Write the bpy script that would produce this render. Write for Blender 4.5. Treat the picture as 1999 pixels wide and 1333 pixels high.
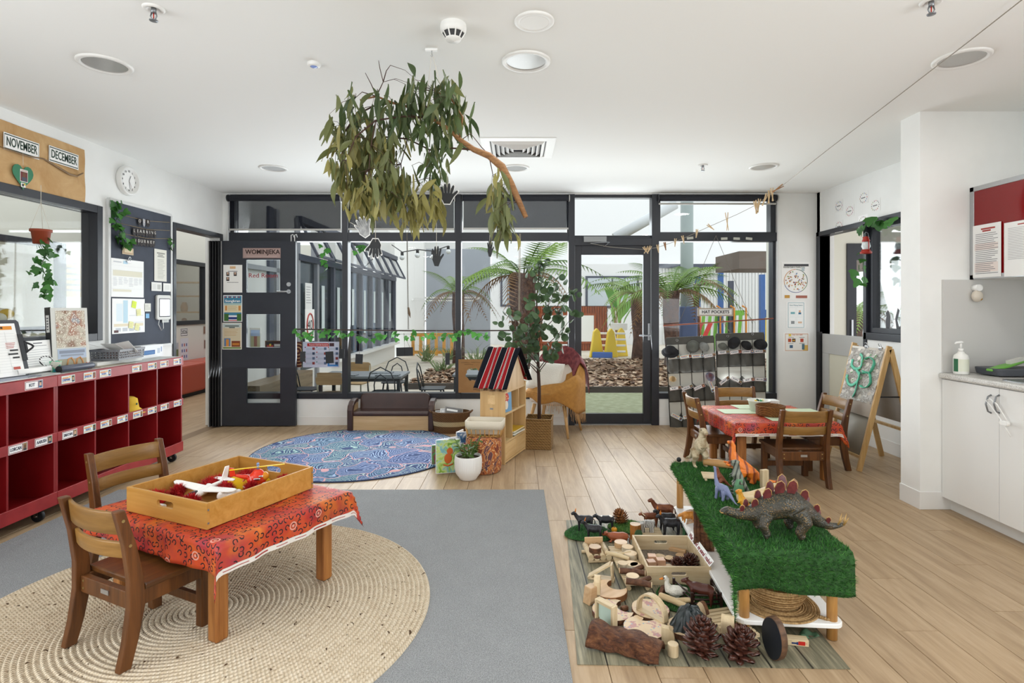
import bpy,math,random
from math import pi,sin,cos,sqrt,atan2,hypot,radians as R
from mathutils import Vector as V,Matrix as Mx,Euler
import numpy as np
rnd=random.Random(7)
S=bpy.context.scene
COL=S.collection
for o in list(bpy.data.objects):
    bpy.data.objects.remove(o)
# ---------------------------------------------------------------- camera
FPX,CX,CY,HC=1090.0,1008.0,600.0,1.37 # focal length and principal point in px, eye height in m
cam=bpy.data.cameras.new('camera');co=bpy.data.objects.new('camera',cam);COL.objects.link(co)
co.location=(0,0,HC);co.rotation_euler=(pi/2,0,0)
cam.sensor_width=36;cam.lens=FPX*36/1999
cam.shift_x=(999.5-CX)/1999;cam.shift_y=(CY-666.5)/1999
cam.clip_start=.05;cam.clip_end=200
S.camera=co
# ---------------------------------------------------------------- light
S.view_settings.view_transform='Standard';S.view_settings.look='None'
S.view_settings.gamma=1;S.view_settings.use_curve_mapping=False
S.view_settings.exposure=0.2
S.cycles.use_denoising=True
S.cycles.max_bounces=8;S.cycles.diffuse_bounces=5;S.cycles.glossy_bounces=3
S.cycles.transparent_max_bounces=16;S.cycles.sample_clamp_indirect=6
S.cycles.caustics_reflective=False;S.cycles.caustics_refractive=False
W=bpy.data.worlds.new('sky');S.world=W;W.use_nodes=True
bg=W.node_tree.nodes['Background'];bg.inputs[0].default_value=(.96,.98,1,1);bg.inputs[1].default_value=1.55
def portal(name,loc,rot,sx,sy): # guides the sky's light through a real opening, gives no light of its own
    l=bpy.data.lights.new(name,'AREA');l.shape='RECTANGLE';l.size=sx;l.size_y=sy;l.cycles.is_portal=True
    o=bpy.data.objects.new(name,l);COL.objects.link(o);o.location=loc;o.rotation_euler=rot
portal('portal_rear_glazing',(-1.5,-2.25,1.36),(R(90),0,0),3.4,2.45)
def fill_lamp(name,loc,rot,sx,sy,watts): # added area lamps that strengthen the window light, one in each opening
    l=bpy.data.lights.new(name,'AREA');l.shape='RECTANGLE';l.size=sx;l.size_y=sy;l.energy=watts;l.color=(.92,.965,1)
    o=bpy.data.objects.new(name,l);COL.objects.link(o);o.location=loc;o.rotation_euler=rot
fill_lamp('fill_lamp_left',(-3.40,.0,1.45),(0,R(-104),0),2.0,3.3,72)  # added lamp at an unseen opening beside the camera
fill_lamp('fill_lamp_right',(3.48,.2,1.45),(0,R(102),0),2.0,3.3,115)  # added lamp out of view, brightens the left wall
fill_lamp('fill_lamp_court',(-.42,6.72,1.45),(R(-112),0,0),6.2,2.2,200)  # added lamp at the back glazing, tilted up to brighten the ceiling
# ---------------------------------------------------------------- helpers
def at(x,y,Y):return V(((x-CX)/FPX*Y,Y,HC-(y-CY)/FPX*Y)) # photo pixel at a known depth
def gp(x,y,z=0):return at(x,y,(HC-z)*FPX/(y-CY)) # photo pixel on a level of height z
def lin(h):
    if not isinstance(h,str):return tuple(h)[:3]
    c=[int(h[i:i+2],16)/255 for i in(0,2,4)]
    return tuple(x/12.92 if x<=.04045 else((x+.055)/1.055)**2.4 for x in c)
def tag(o,label=None,cat=None,group=None,kind=None):
    for k,v in(('label',label),('category',cat),('group',group),('kind',kind)):
        if v:o[k]=v
    return o
def thing(name,label,cat,loc=(0,0,0),rz=0,group=None,rot=None):
    o=bpy.data.objects.new(name,None);o.empty_display_size=.05;COL.objects.link(o)
    o.location=loc;o.rotation_euler=rot or(0,0,rz)
    return tag(o,label,cat,group)
def put(name,me,parent=None,loc=(0,0,0),rot=(0,0,0),sc=None):
    o=bpy.data.objects.new(name,me);COL.objects.link(o);o.parent=parent
    o.location=loc;o.rotation_euler=rot
    if sc is not None:o.scale=(sc,)*3 if isinstance(sc,(int,float))else sc
    return o
def copy_tree(o,parent=None):
    c=o.copy();COL.objects.link(c);c.parent=parent
    for ch in o.children:copy_tree(ch,c)
    return c
def clone(o,loc,rz=0,label=None,sc=None):
    c=copy_tree(o);c.location=loc;c.rotation_euler=(0,0,rz)
    if label:c['label']=label
    if sc:c.scale=(sc,)*3
    return c
def frame(d,up=V((0,0,1))):
    d=V(d).normalized()
    if abs(d.dot(up))>.999:up=V((0,1,0))
    x=up.cross(d).normalized();return x,d.cross(x)
class MB:
    def __init__(s):s.v,s.f,s.sm,s.c,s.uv=[],[],[],[],{}
    def add(s,vs,fs,smooth=False,col=None):
        n=len(s.v);s.v+=[tuple(p)for p in vs]
        for q in fs:s.f.append([i+n for i in q]);s.sm.append(smooth);s.c.append(col)
        return s
    def box(s,c,d,rot=None,col=None,taper=1):
        x,y,z=d[0]/2,d[1]/2,d[2]/2
        p=[V((a*x*(taper if k>0 else 1),b*y*(taper if k>0 else 1),k*z))for k in(-1,1)for a,b in((-1,-1),(1,-1),(1,1),(-1,1))]
        if rot is not None:
            m=Euler(rot).to_matrix()if not isinstance(rot,Mx)else rot
            p=[m@q for q in p]
        c=V(c)
        return s.add([q+c for q in p],[(3,2,1,0),(4,5,6,7),(0,1,5,4),(1,2,6,5),(2,3,7,6),(3,0,4,7)],False,col)
    def b(s,x0,x1,y0,y1,z0,z1,col=None):
        return s.box(((x0+x1)/2,(y0+y1)/2,(z0+z1)/2),(abs(x1-x0),abs(y1-y0),abs(z1-z0)),None,col)
    def bar(s,p,q,w,h,col=None,up=V((0,0,1))):
        p,q=V(p),V(q);x,y=frame(q-p,up);vs=[]
        for c in(p,q):
            for a,b in((-1,-1),(1,-1),(1,1),(-1,1)):vs.append(c+x*(a*w/2)+y*(b*h/2))
        return s.add(vs,[(3,2,1,0),(4,5,6,7),(0,1,5,4),(1,2,6,5),(2,3,7,6),(3,0,4,7)],False,col)
    def tube(s,pts,r,n=8,col=None,caps=True,closed=False,smooth=True,sq=None):
        pts=[V(p)for p in pts];k=len(pts);rr=r if isinstance(r,(list,tuple))else[r]*k
        vs,fs,px=[],[],None
        for i,p in enumerate(pts):
            a=pts[(i-1)%k]if closed or i>0 else p
            b=pts[(i+1)%k]if closed or i<k-1 else p
            d=(b-a)
            if d.length<1e-9:d=V((0,0,1))
            d.normalize()
            if px is None:x,y=frame(d)
            else:
                x=(px-d*px.dot(d))
                if x.length<1e-6:x,y=frame(d)
                x.normalize();y=d.cross(x)
            px=x
            for j in range(n):
                t=2*pi*j/n;vs.append(p+x*(cos(t)*rr[i])+y*(sin(t)*rr[i]*(sq or 1)))
        for i in range(k if closed else k-1):
            for j in range(n):
                a,b=i*n+j,i*n+(j+1)%n;c,d=((i+1)%k)*n+(j+1)%n,((i+1)%k)*n+j
                fs.append((a,b,c,d))
        s.add(vs,fs,smooth,col)
        if caps and not closed:
            o=len(s.v)-len(vs)
            s.f+=[[o+j for j in range(n-1,-1,-1)],[o+(k-1)*n+j for j in range(n)]];s.sm+=[False]*2;s.c+=[col]*2
        return s
    def cyl(s,p,q,r0,r1=None,n=16,col=None):return s.tube([p,q],[r0,r0 if r1 is None else r1],n,col)
    def lathe(s,prof,n=24,c=(0,0,0),col=None,smooth=True,sy=1,a0=0,a1=2*pi):
        c=V(c);vs,fs=[],[];full=abs(a1-a0-2*pi)<1e-6;m=n if full else n+1
        for r,z in prof:
            for j in range(m):
                t=a0+(a1-a0)*j/n;vs.append(c+V((r*cos(t),r*sin(t)*sy,z)))
        for i in range(len(prof)-1):
            for j in range(n):
                a,b=i*m+j,i*m+(j+1)%m
                fs.append((a,b,b+m,a+m))
        return s.add(vs,fs,smooth,col)
    def disc(s,c,r,n=24,col=None,up=1,sy=1):
        c=V(c);vs=[c+V((r*cos(2*pi*j/n),r*sin(2*pi*j/n)*sy,0))for j in range(n)]
        return s.add(vs,[tuple(range(n))if up>0 else tuple(range(n-1,-1,-1))],False,col)
    def prism(s,pts,z0,z1,M=None,col=None,smooth=False,top=1.0):
        n=len(pts)
        cx=sum(p[0]for p in pts)/n;cy=sum(p[1]for p in pts)/n
        vs=[V((p[0],p[1],z0))for p in pts]+[V((cx+(p[0]-cx)*top,cy+(p[1]-cy)*top,z1))for p in pts]
        if M is not None:vs=[M@v for v in vs]
        area2=sum(pts[i][0]*pts[(i+1)%n][1]-pts[(i+1)%n][0]*pts[i][1]for i in range(n))
        side=[(i,(i+1)%n,n+(i+1)%n,n+i)for i in range(n)]
        caps=[tuple(range(n-1,-1,-1)),tuple(range(n,2*n))]
        if area2<0:side=[q[::-1]for q in side];caps=[q[::-1]for q in caps]
        s.add(vs,side,smooth,col);o=len(s.v)-2*n
        for q in caps:s.f.append([i+o for i in q]);s.sm.append(False);s.c.append(col)
        return s
    def ell(s,c,r,rot=None,n=14,k=9,col=None):
        c=V(c);r=r if isinstance(r,(tuple,list))else(r,r,r);m=Euler(rot).to_matrix()if rot else None
        vs,fs=[],[]
        for i in range(k+1):
            a=-pi/2+pi*i/k
            for j in range(n):
                t=2*pi*j/n;p=V((r[0]*cos(a)*cos(t),r[1]*cos(a)*sin(t),r[2]*sin(a)))
                vs.append(c+(m@p if m else p))
        for i in range(k):
            for j in range(n):fs.append((i*n+j,i*n+(j+1)%n,(i+1)*n+(j+1)%n,(i+1)*n+j))
        return s.add(vs,fs,True,col)
    def sheet(s,fn,nu,nv,col=None,smooth=True,uv=None,cu=False):
        o=len(s.v);vs=[fn(i/nu,j/nv)for j in range(nv+1)for i in range(nu+1)]
        fs=[(j*(nu+1)+i,j*(nu+1)+i+1,(j+1)*(nu+1)+i+1,(j+1)*(nu+1)+i)for j in range(nv)for i in range(nu)]
        s.add(vs,fs,smooth,col)
        if uv:
            for j in range(nv+1):
                for i in range(nu+1):s.uv[o+j*(nu+1)+i]=uv(i/nu,j/nv)
        return s
    def quad(s,x0,x1,y0,y1,z,col=None):return s.add([(x0,y0,z),(x1,y0,z),(x1,y1,z),(x0,y1,z)],[(0,1,2,3)],False,col)
    def mesh(s,name,mat=None):
        me=bpy.data.meshes.new(name);me.from_pydata(s.v,[],s.f)
        me.polygons.foreach_set('use_smooth',s.sm)
        if any(c is not None for c in s.c):
            at_=me.color_attributes.new('Col','FLOAT_COLOR','CORNER');a=[]
            for q,c in zip(s.f,s.c):
                l=lin(c)if c is not None else(.8,.8,.8)
                a+=[l[0],l[1],l[2],1]*len(q)
            at_.data.foreach_set('color',a)
        if s.uv:
            ul=me.uv_layers.new(name='UVMap');a=[]
            for q in s.f:
                for i in q:a+=list(s.uv.get(i,(0,0)))
            ul.data.foreach_set('uv',a)
        if mat:me.materials.append(mat)
        me.update()
        return me
    def build(s,name,mat=None,parent=None,loc=(0,0,0),rot=(0,0,0),bevel=0,seg=2,solid=0,sub=0,remesh=0,smooth=0,ang=35):
        o=put(name,s.mesh(name,mat),parent,loc,rot)
        if remesh:
            q=o.modifiers.new('remesh','REMESH');q.mode='VOXEL';q.voxel_size=remesh;q.use_smooth_shade=True
            q=o.modifiers.new('smooth','SMOOTH');q.iterations=smooth or 4;q.factor=.5
        if solid:q=o.modifiers.new('solid','SOLIDIFY');q.thickness=solid;q.offset=0
        if sub:q=o.modifiers.new('sub','SUBSURF');q.levels=sub;q.render_levels=sub
        if bevel:
            q=o.modifiers.new('bevel','BEVEL');q.width=bevel;q.segments=seg;q.limit_method='ANGLE';q.angle_limit=R(ang);q.harden_normals=False
        return o
def tree(pr,fn=None,sub=None):pass
# ---------------------------------------------------------------- materials
MATS={}
class NT:
    def __init__(s,name):
        s.m=bpy.data.materials.new(name);s.m.use_nodes=True;s.t=s.m.node_tree
        s.p=s.t.nodes['Principled BSDF'];s.out=s.t.nodes['Material Output']
    def n(s,typ,ins=None,**pr):
        q=s.t.nodes.new('ShaderNode'+typ)
        for k,v in pr.items():setattr(q,k,v)
        for k,v in(ins or{}).items():s.set(q.inputs[k],v)
        return q
    def set(s,sock,v):
        if isinstance(v,bpy.types.NodeSocket):s.t.links.new(v,sock)
        elif isinstance(v,str):sock.default_value=(*lin(v),1)
        elif isinstance(v,tuple)and len(v)==3 and len(sock.default_value)==4:sock.default_value=(*v,1)
        else:sock.default_value=v
    def math(s,op,a,b=0.0,c=0.0):return s.n('Math',{0:a,1:b,2:c},operation=op).outputs[0]
    def vm(s,op,a,b=(0,0,0)):return s.n('VectorMath',{0:a,1:b},operation=op).outputs[0]
    def mix(s,f,a,b,bt='MIX'):
        q=s.n('Mix',data_type='RGBA',blend_type=bt);s.set(q.inputs[0],f);s.set(q.inputs[6],a);s.set(q.inputs[7],b)
        return q.outputs[2]
    def co(s,which='Object',scale=(1,1,1),off=0):
        t=s.n('TexCoord').outputs[which]
        if off:
            t=s.vm('ADD',t,s.vm('SCALE',t))if False else t
            r=s.n('ObjectInfo').outputs['Random']
            t=s.vm('ADD',t,s.n('CombineXYZ',{0:s.math('MULTIPLY',r,off),1:s.math('MULTIPLY',r,off*1.7),2:s.math('MULTIPLY',r,off*.6)}).outputs[0])
        return s.n('Mapping',{0:t,3:scale}).outputs[0]
    def noise(s,vec,scale=5,detail=3,rough=.55,dist=0):
        return s.n('TexNoise',{'Vector':vec,'Scale':scale,'Detail':detail,'Roughness':rough,'Distortion':dist}).outputs[0]
    def ramp(s,f,*st,mode='LINEAR'):
        q=s.n('ValToRGB',{0:f});q.color_ramp.interpolation=mode;e=q.color_ramp.elements
        while len(e)<len(st):e.new(.5)
        for el,(p,c)in zip(e,st):el.position=p;el.color=(*lin(c),1)
        return q.outputs[0]
    def bump(s,h,st=.3,dist=.01):
        s.set(s.p.inputs['Normal'],s.n('Bump',{'Strength':st,'Distance':dist,'Height':h}).outputs[0])
    def fin(s,col=None,rough=None,metal=None,spec=None,coat=None):
        for k,v in(('Base Color',col),('Roughness',rough),('Metallic',metal),('Specular IOR Level',spec),('Coat Weight',coat)):
            if v is not None:s.set(s.p.inputs[k],v)
        MATS[s.m.name]=s.m
        return s.m
def m(name,c='888888',rough=.6,metal=0,c2=None,scale=12,bump=0,bs=60,spec=.4,var=0,coat=0,detail=3,trans=0):
    if name in MATS:return MATS[name]
    t=NT(name);col=lin(c)
    if c2:col=t.mix(t.ramp(t.noise(t.co(off=3),scale,detail),(.35,'000000'),(.65,'ffffff')),c,c2)
    if var:
        v=t.math('MULTIPLY_ADD',t.n('ObjectInfo').outputs['Random'],var*2,1-var)
        col=t.mix(1.0,col,t.n('CombineColor',{0:v,1:v,2:v}).outputs[0],'MULTIPLY')
    if bump:t.bump(t.noise(t.co(),bs,3),bump,.01)
    if trans:t.set(t.p.inputs['Transmission Weight'],trans)
    return t.fin(col,rough,metal,spec,coat)
def wood(name,c1,c2,rough=.42,ax=0,s=1.0,var=.1,bump=.08,spec=.4,coat=0):
    if name in MATS:return MATS[name]
    t=NT(name);sc=[16*s]*3;sc[ax]=1.1*s
    v=t.co('Object',tuple(sc),off=5)
    n=t.noise(v,1.6,6,.6,.6);n2=t.noise(v,6,3)
    g=t.math('ADD',t.math('MULTIPLY',n,.8),t.math('MULTIPLY',n2,.2))
    col=t.ramp(g,(.32,c1),(.68,c2))
    k=t.math('MULTIPLY_ADD',t.n('ObjectInfo').outputs['Random'],var*2,1-var)
    col=t.mix(1.0,col,t.n('CombineColor',{0:k,1:k,2:k}).outputs[0],'MULTIPLY')
    if bump:t.bump(g,bump,.01)
    return t.fin(col,rough,0,spec,coat)
def attr_mat(name='print',rough=.55,spec=.3):
    if name in MATS:return MATS[name]
    t=NT(name);return t.fin(t.n('VertexColor',layer_name='Col').outputs[0],rough,0,spec)
def glass(name='glass',refl=.06,tint='fbfdfd',haze=0.0):
    if name in MATS:return MATS[name]
    t=NT(name);a=t.n('BsdfTransparent',{0:tint}).outputs[0];b=t.n('BsdfGlossy',{'Roughness':.02}).outputs[0]
    f=t.n('Fresnel',{'IOR':1.25}).outputs[0]
    t.t.links.new(t.n('MixShader',{0:t.math('ADD',t.math('MULTIPLY',f,.7),refl*.06),1:a,2:b}).outputs[0],t.out.inputs[0]);MATS[name]=t.m
    return t.m
FONT=None
def text(s,h,mat,parent=None,loc=(0,0,0),rot=(0,0,0),name='lettering',w=None,bold=0.0,ex=.0006,ax='CENTER'):
    c=bpy.data.curves.new('t','FONT');c.body=s;c.size=h*1.38;c.align_x=ax;c.align_y='CENTER';c.extrude=ex;c.offset=bold*h;c.resolution_u=3
    o=bpy.data.objects.new('t',c);me=bpy.data.meshes.new_from_object(o);bpy.data.objects.remove(o);bpy.data.curves.remove(c)
    me.name=name;me.materials.clear();me.materials.append(mat)
    q=put(name,me,parent,loc,rot)
    if w and len(me.vertices):
        xs=[v.co.x for v in me.vertices];ww=max(xs)-min(xs)
        if ww>0:q.scale=(w/ww,1,1)
    return q
WALLV=Euler((pi/2,0,0)) # a card in local x/y stood up, facing -Y
def FACE(d): # rotation of a card (local x right, y up, +z to the viewer) facing: S = -Y, E = +X, W = -X, N = +Y
    return{'S':(pi/2,0,0),'E':(pi/2,0,pi/2),'W':(pi/2,0,-pi/2),'N':(pi/2,0,pi),'U':(0,0,0)}[d]
# ---------------------------------------------------------------- shell of the room
HT,XL,XR,YB,YR=2.70,-3.42,3.50,6.50,-2.2
def floor_mat():
    t=NT('oak_vinyl');v=t.co('Object',(9,.9,9),off=9)
    n=t.noise(v,1.5,7,.62,.9);n2=t.noise(t.co('Object',(60,4,60),off=9),2,3)
    g=t.math('ADD',t.math('MULTIPLY',n,.75),t.math('MULTIPLY',n2,.25))
    col=t.ramp(g,(.3,'8f765a'),(.5,'a88f70'),(.72,'bca486'))
    k=t.math('MULTIPLY_ADD',t.n('ObjectInfo').outputs['Random'],.05,.975)
    col=t.mix(1.0,col,t.n('CombineColor',{0:k,1:k,2:k}).outputs[0],'MULTIPLY')
    t.bump(g,.05,.01)
    return t.fin(col,.42,0,.35)
M_floor=floor_mat()
M_wall=m('wall_paint','edeeec',.75,c2='e8e9e7',scale=3,bump=.02,bs=300,spec=.2)
M_ceil=m('ceiling_paint','edeeec',.85,spec=.15)
M_skirt=m('skirting_paint','e6e6e4',.5)
M_black=m('black_aluminium','23252c',.38,spec=.45,c2='272a31',scale=4)
M_rub=m('black_rubber','17171a',.6)
M_white=m('white_plastic','eeeeec',.4)
M_paper=m('white_paper','f0f0ee',.7)
M_print=attr_mat()
M_alu=m('brushed_aluminium','b9bbbd',.3,.85)
M_chrome=m('chrome','d0d2d4',.18,1)
M_grey=m('grey_metal','8b8e92',.35,.7)
M_glass=glass()
def struct(mb,name,mat,**k):return tag(mb.build(name,mat,**k),kind='structure')
fl=struct(MB().b(XL-.15,XR+.15,YR,YB+.1,-.05,-.004),'floor',m('floor_joint','866f56',.7))
pm=MB()
w_,l_,e_=.1785,1.2185,.0012
pm.add([(-w_/2,-l_/2,0),(w_/2,-l_/2,0),(w_/2,l_/2,0),(-w_/2,l_/2,0),(-w_/2+e_,-l_/2+e_,.004),(w_/2-e_,-l_/2+e_,.004),(w_/2-e_,l_/2-e_,.004),(-w_/2+e_,l_/2-e_,.004)],
       [(4,5,6,7),(0,1,5,4),(1,2,6,5),(2,3,7,6),(3,0,4,7)])
pme=pm.mesh('plank',M_floor)
i=0;x=XL-.01+.09
while x<XR+.05:
    off=(i*.457)%1.22;y=.55+off-1.22+.61
    while y<YB+.5:
        if y+.61>.6 and not(-2.8<x<.1 and y+.61<4.1):
            ln=min(y+.61,YB+.02)-(y-.61)
            if ln>.05:
                o=put('plank',pme,fl,(x,y-.61+ln/2,-.004));o.scale=(1,ln/1.22,1)
        y+=1.22
    x+=.18;i+=1
struct(MB().b(XL-.2,XR+.15,YR-.1,YB+.2,HT,HT+.12),'ceiling',M_ceil)
# back wall: nib on the left, strip below the sill, pier on the right
def bx(px):return(px-CX)*.006009
def bz(py):return HC-(py-CY)*.006009
wb=MB()
wb.b(XL-.2,bx(452),YB,YB+.2,0,HT);wb.b(bx(452),bx(1110),YB,YB+.2,0,bz(777));wb.b(bx(1512),XR+.2,YB,YB+.2,0,HT)
wb.b(bx(1283),bx(1512),YB,YB+.2,0,bz(777));wb.b(bx(452),bx(1512),YB,YB+.2,bz(381),HT)
struct(wb,'wall_back',M_wall)
# left wall with window and doorway openings, going back behind the camera
wl=MB();T=XL-.12
DY0,DY1,DZ=5.60,6.44,2.17 # doorway
WY0,WY1,WZ0,WZ1=1.9,4.60,1.10,2.20 # window
wl.b(T,XL,YR,-1.7,0,HT);wl.b(T,XL,-1.7,1.7,0,.45);wl.b(T,XL,-1.7,1.7,2.45,HT);wl.b(T,XL,1.7,WY0,0,HT)
wl.b(T,XL,WY0,WY1,0,WZ0);wl.b(T,XL,WY0,WY1,WZ1,HT);wl.b(T,XL,WY1,DY0,0,HT)
wl.b(T,XL,DY0,DY1,DZ,HT);wl.b(T,XL,DY1,YB,0,HT)
struct(wl,'wall_left',M_wall)
# right wall: doorway with half gate, window beyond the pier, nib wall of the kitchenette
wr=MB();T=XR+.12
GY0,GY1,GZ,VY0,VZ0=5.62,6.44,2.19,4.05,1.10
wr.b(XR,T,YR,-1.5,0,HT);wr.b(XR,T,-1.5,1.9,0,.45);wr.b(XR,T,-1.5,1.9,2.45,HT);wr.b(XR,T,1.9,VY0,0,HT);wr.b(XR,T,VY0,GY0-.05,0,VZ0);wr.b(XR,T,VY0,YB,GZ,HT);wr.b(XR,T,GY1,YB,0,HT)
struct(wr,'wall_right',M_wall)
PX,PY0,PY1=2.74,3.79,3.98
struct(MB().b(PX,XR,PY0,PY1,0,HT),'wall_nib',M_wall)
struct(MB().b(PX-.006,XR,PY0-.006,PY1+.006,0,.12),'baseboard_nib',M_skirt,bevel=.002)
struct(MB().b(XL-.1,XR+.1,YR-.1,YR,0,.12).b(XL-.1,XR+.1,YR-.1,YR,2.6,HT).b(.2,XR+.1,YR-.1,YR,.12,2.6),'wall_rear',M_wall)
bb=MB();bb.b(bx(452),bx(1108),YB-.006,YB,0,.10);bb.b(bx(1285),XR,YB-.006,YB,0,.10);struct(bb,'baseboard_back',M_skirt,bevel=.002)
struct(MB().b(XR-.006,XR,PY1,GY0-.06,0,.12),'baseboard_right',M_skirt,bevel=.002)
struct(MB().b(XL,XL+.006,-1,DY0-.06,0,.10),'baseboard_left',M_skirt,bevel=.002)
# ---- glazed wall at the back
F0,F1=YB+.02,YB+.13
def win(name,x0,x1,z0,z1,fr=.035,y0=F0,y1=F1,panes=True,gm=None):
    o=tag(bpy.data.objects.new(name,None),kind='structure');COL.objects.link(o)
    f=MB();f.b(x0,x0+fr,y0,y1,z0,z1);f.b(x1-fr,x1,y0,y1,z0,z1);f.b(x0+fr,x1-fr,y0,y1,z0,z0+fr);f.b(x0+fr,x1-fr,y0,y1,z1-fr,z1)
    f.build('window_frame',M_black,o,bevel=.003)
    if panes:MB().b(x0+fr,x1-fr,(y0+y1)/2-.003,(y0+y1)/2+.003,z0+fr,z1-fr).build('pane',gm or M_glass,o)
    return o
tr0,tr1=bz(472),bz(455)
XS=[bx(452),bx(676),bx(895),bx(1114)]
for i in range(3):
    win('window_%d'%(i+1),XS[i],XS[i+1],bz(777),(tr0+tr1)/2,.03)
    o=win('window_%d'%(i+4),XS[i],XS[i+1],(tr0+tr1)/2,bz(381),.045)
win('window_7',bx(1278),bx(1512),bz(777),(tr0+tr1)/2,.035)
o=win('window_8',bx(1278),bx(1512),(tr0+tr1)/2,bz(381),.06)
win('window_9',bx(1114),bx(1278),bz(466),bz(381),.035)
# dark sill board below the panes
struct(MB().b(bx(452),bx(1114),F0-.03,F1,bz(777),bz(766)).b(bx(1278),bx(1512),F0-.03,F1,bz(777),bz(766)),'trim_1',M_black,bevel=.003)
# mullion covers a little proud of the frames
mc=MB()
for px0,px1 in((671,682),(890,901),(1109,1121),(1270,1284)):mc.b(bx(px0),bx(px1),F0-.035,F1-.02,bz(777)if px0<1000 else.0,bz(381))
mc.b(bx(452),bx(1114),F0-.03,F1-.02,tr0,tr1);mc.b(bx(1278),bx(1512),F0-.03,F1-.02,tr0,tr1);mc.b(bx(1114),bx(1278),F0-.03,F1-.02,bz(480),bz(466))
struct(mc,'trim_2',M_black,bevel=.003)
struct(MB().b(bx(452)-.008,bx(452),YB-.03,F1,bz(777),bz(381)).b(bx(1512),bx(1512)+.012,YB-.02,F1,0.0,bz(381)),'trim_3',m('reveal_white','d9dad9',.4))
# glass door to the courtyard
dd=tag(bpy.data.objects.new('door_1',None),kind='structure');COL.objects.link(dd)
x0,x1,z1=bx(1122),bx(1269),bz(479)
f=MB();f.b(x0,x0+.075,F0,F0+.05,.01,z1);f.b(x1-.085,x1,F0,F0+.05,.01,z1);f.b(x0+.075,x1-.085,F0,F0+.05,.01,.13);f.b(x0+.075,x1-.085,F0,F0+.05,bz(498),z1)
f.build('door_frame',M_black,dd,bevel=.003)
MB().b(x0+.075,x1-.085,F0+.02,F0+.028,.13,bz(498)).build('pane',M_glass,dd)
h=MB();h.b(bx(1265)-.011,bx(1265)+.014,F0-.012,F0,bz(664),bz(631));h.build('handle_plate',M_grey,dd,bevel=.003)
h=MB();h.tube([(bx(1266),F0-.005,bz(654)),(bx(1266),F0-.05,bz(654)),(bx(1262),F0-.055,bz(654)),(bx(1245),F0-.055,bz(654))],.008,8);h.build('door_handle',M_grey,dd)
h=MB();h.b(bx(1138),bx(1182),F0-.06,F0-.005,bz(474),bz(463));h.build('door_closer',m('closer_silver','8d8f90',.4,.5),dd,bevel=.004)
h=MB();h.bar((bx(1152),F0-.04,bz(476)),(bx(1186),F0-.09,bz(475)),.02,.006).bar((bx(1186),F0-.09,bz(475)),(bx(1178),F0-.01,bz(482)),.018,.006);h.build('closer_arm',M_grey,dd)
struct(MB().b(x0,x1,YB,YB+.15,0,.012),'trim_4',m('threshold_aluminium','9a9c9e',.35,.6))
# ---- roller blinds
def mesh_fabric():
    t=NT('blind_mesh');a=t.n('BsdfTransparent',{0:(1,1,1)}).outputs[0];b=t.n('BsdfDiffuse',{0:'26282e'}).outputs[0]
    t.t.links.new(t.n('MixShader',{0:.66,1:a,2:b}).outputs[0],t.out.inputs[0]);MATS['blind_mesh']=t.m;return t.m
M_blind=mesh_fabric();M_roll=m('blind_cloth','2b2d34',.8,bump=.1,bs=400)
M_bar=m('blind_bar','b4b3ae',.45)
def blind(a,b,zb,lab,sheet=True):
    t=thing('roller_blind',lab,'blind',(bx((a+b)/2),YB-.03,bz(381)),group='roller blinds');w=bx(b)-bx(a);z=bz(zb)-bz(381)
    MB().cyl((-w/2,0,-.05),(w/2,0,-.05),.034,n=20).build('roll',M_roll,t)
    for s in(-1,1):MB().cyl((s*(w/2),0,-.05),(s*(w/2+.012),0,-.05),.04,n=16).build('end_cap',m('blind_cap','3a3b3f',.4)if s<0 else M_bar,t)
    if sheet:MB().b(-w/2+.005,w/2-.005,.02,.0215,z,-.05).build('fabric',M_blind,t)
    MB().b(-w/2,w/2,.004,.022,z-.022,z).build('bottom_bar',M_bar,t,bevel=.004)
    return t
blind(453,669,448,'dark roller blind lowered over the leftmost top window')
blind(683,888,447,'dark roller blind lowered behind the hanging branch')
blind(905,1109,446,'dark roller blind lowered left of the glass door')
blind(1283,1510,398,'dark roller blind rolled up above the hat pockets',False)
# ---- left window towards the corridor, doorway frame
def fr_x(name,X,y0,y1,z0,z1,fr,d0,d1,mull=(),gm=None):
    o=tag(bpy.data.objects.new(name,None),kind='structure');COL.objects.link(o);f=MB()
    f.b(X+d0,X+d1,y0,y0+fr,z0,z1);f.b(X+d0,X+d1,y1-fr,y1,z0,z1);f.b(X+d0,X+d1,y0+fr,y1-fr,z0,z0+fr);f.b(X+d0,X+d1,y0+fr,y1-fr,z1-fr,z1)
    for y in mull:f.b(X+d0+.005,X+d1-.005,y-fr/2,y+fr/2,z0+fr,z1-fr)
    f.build('window_frame',M_black,o,bevel=.003)
    MB().b(X+(d0+d1)/2-.003,X+(d0+d1)/2+.003,y0+fr,y1-fr,z0+fr,z1-fr).build('pane',gm or glass('glass_corridor',.35),o)
    return o
fr_x('window_10',XL,WY0,WY1,WZ0,WZ1,.06,-.12,.015)
struct(MB().b(XL-.12,XL+.012,DY0-.05,DY0,0,DZ+.05).b(XL-.12,XL+.012,DY1,DY1+.05,0,DZ+.05).b(XL-.12,XL+.012,DY0,DY1,DZ,DZ+.05),'trim_5',M_black,bevel=.003)
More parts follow.
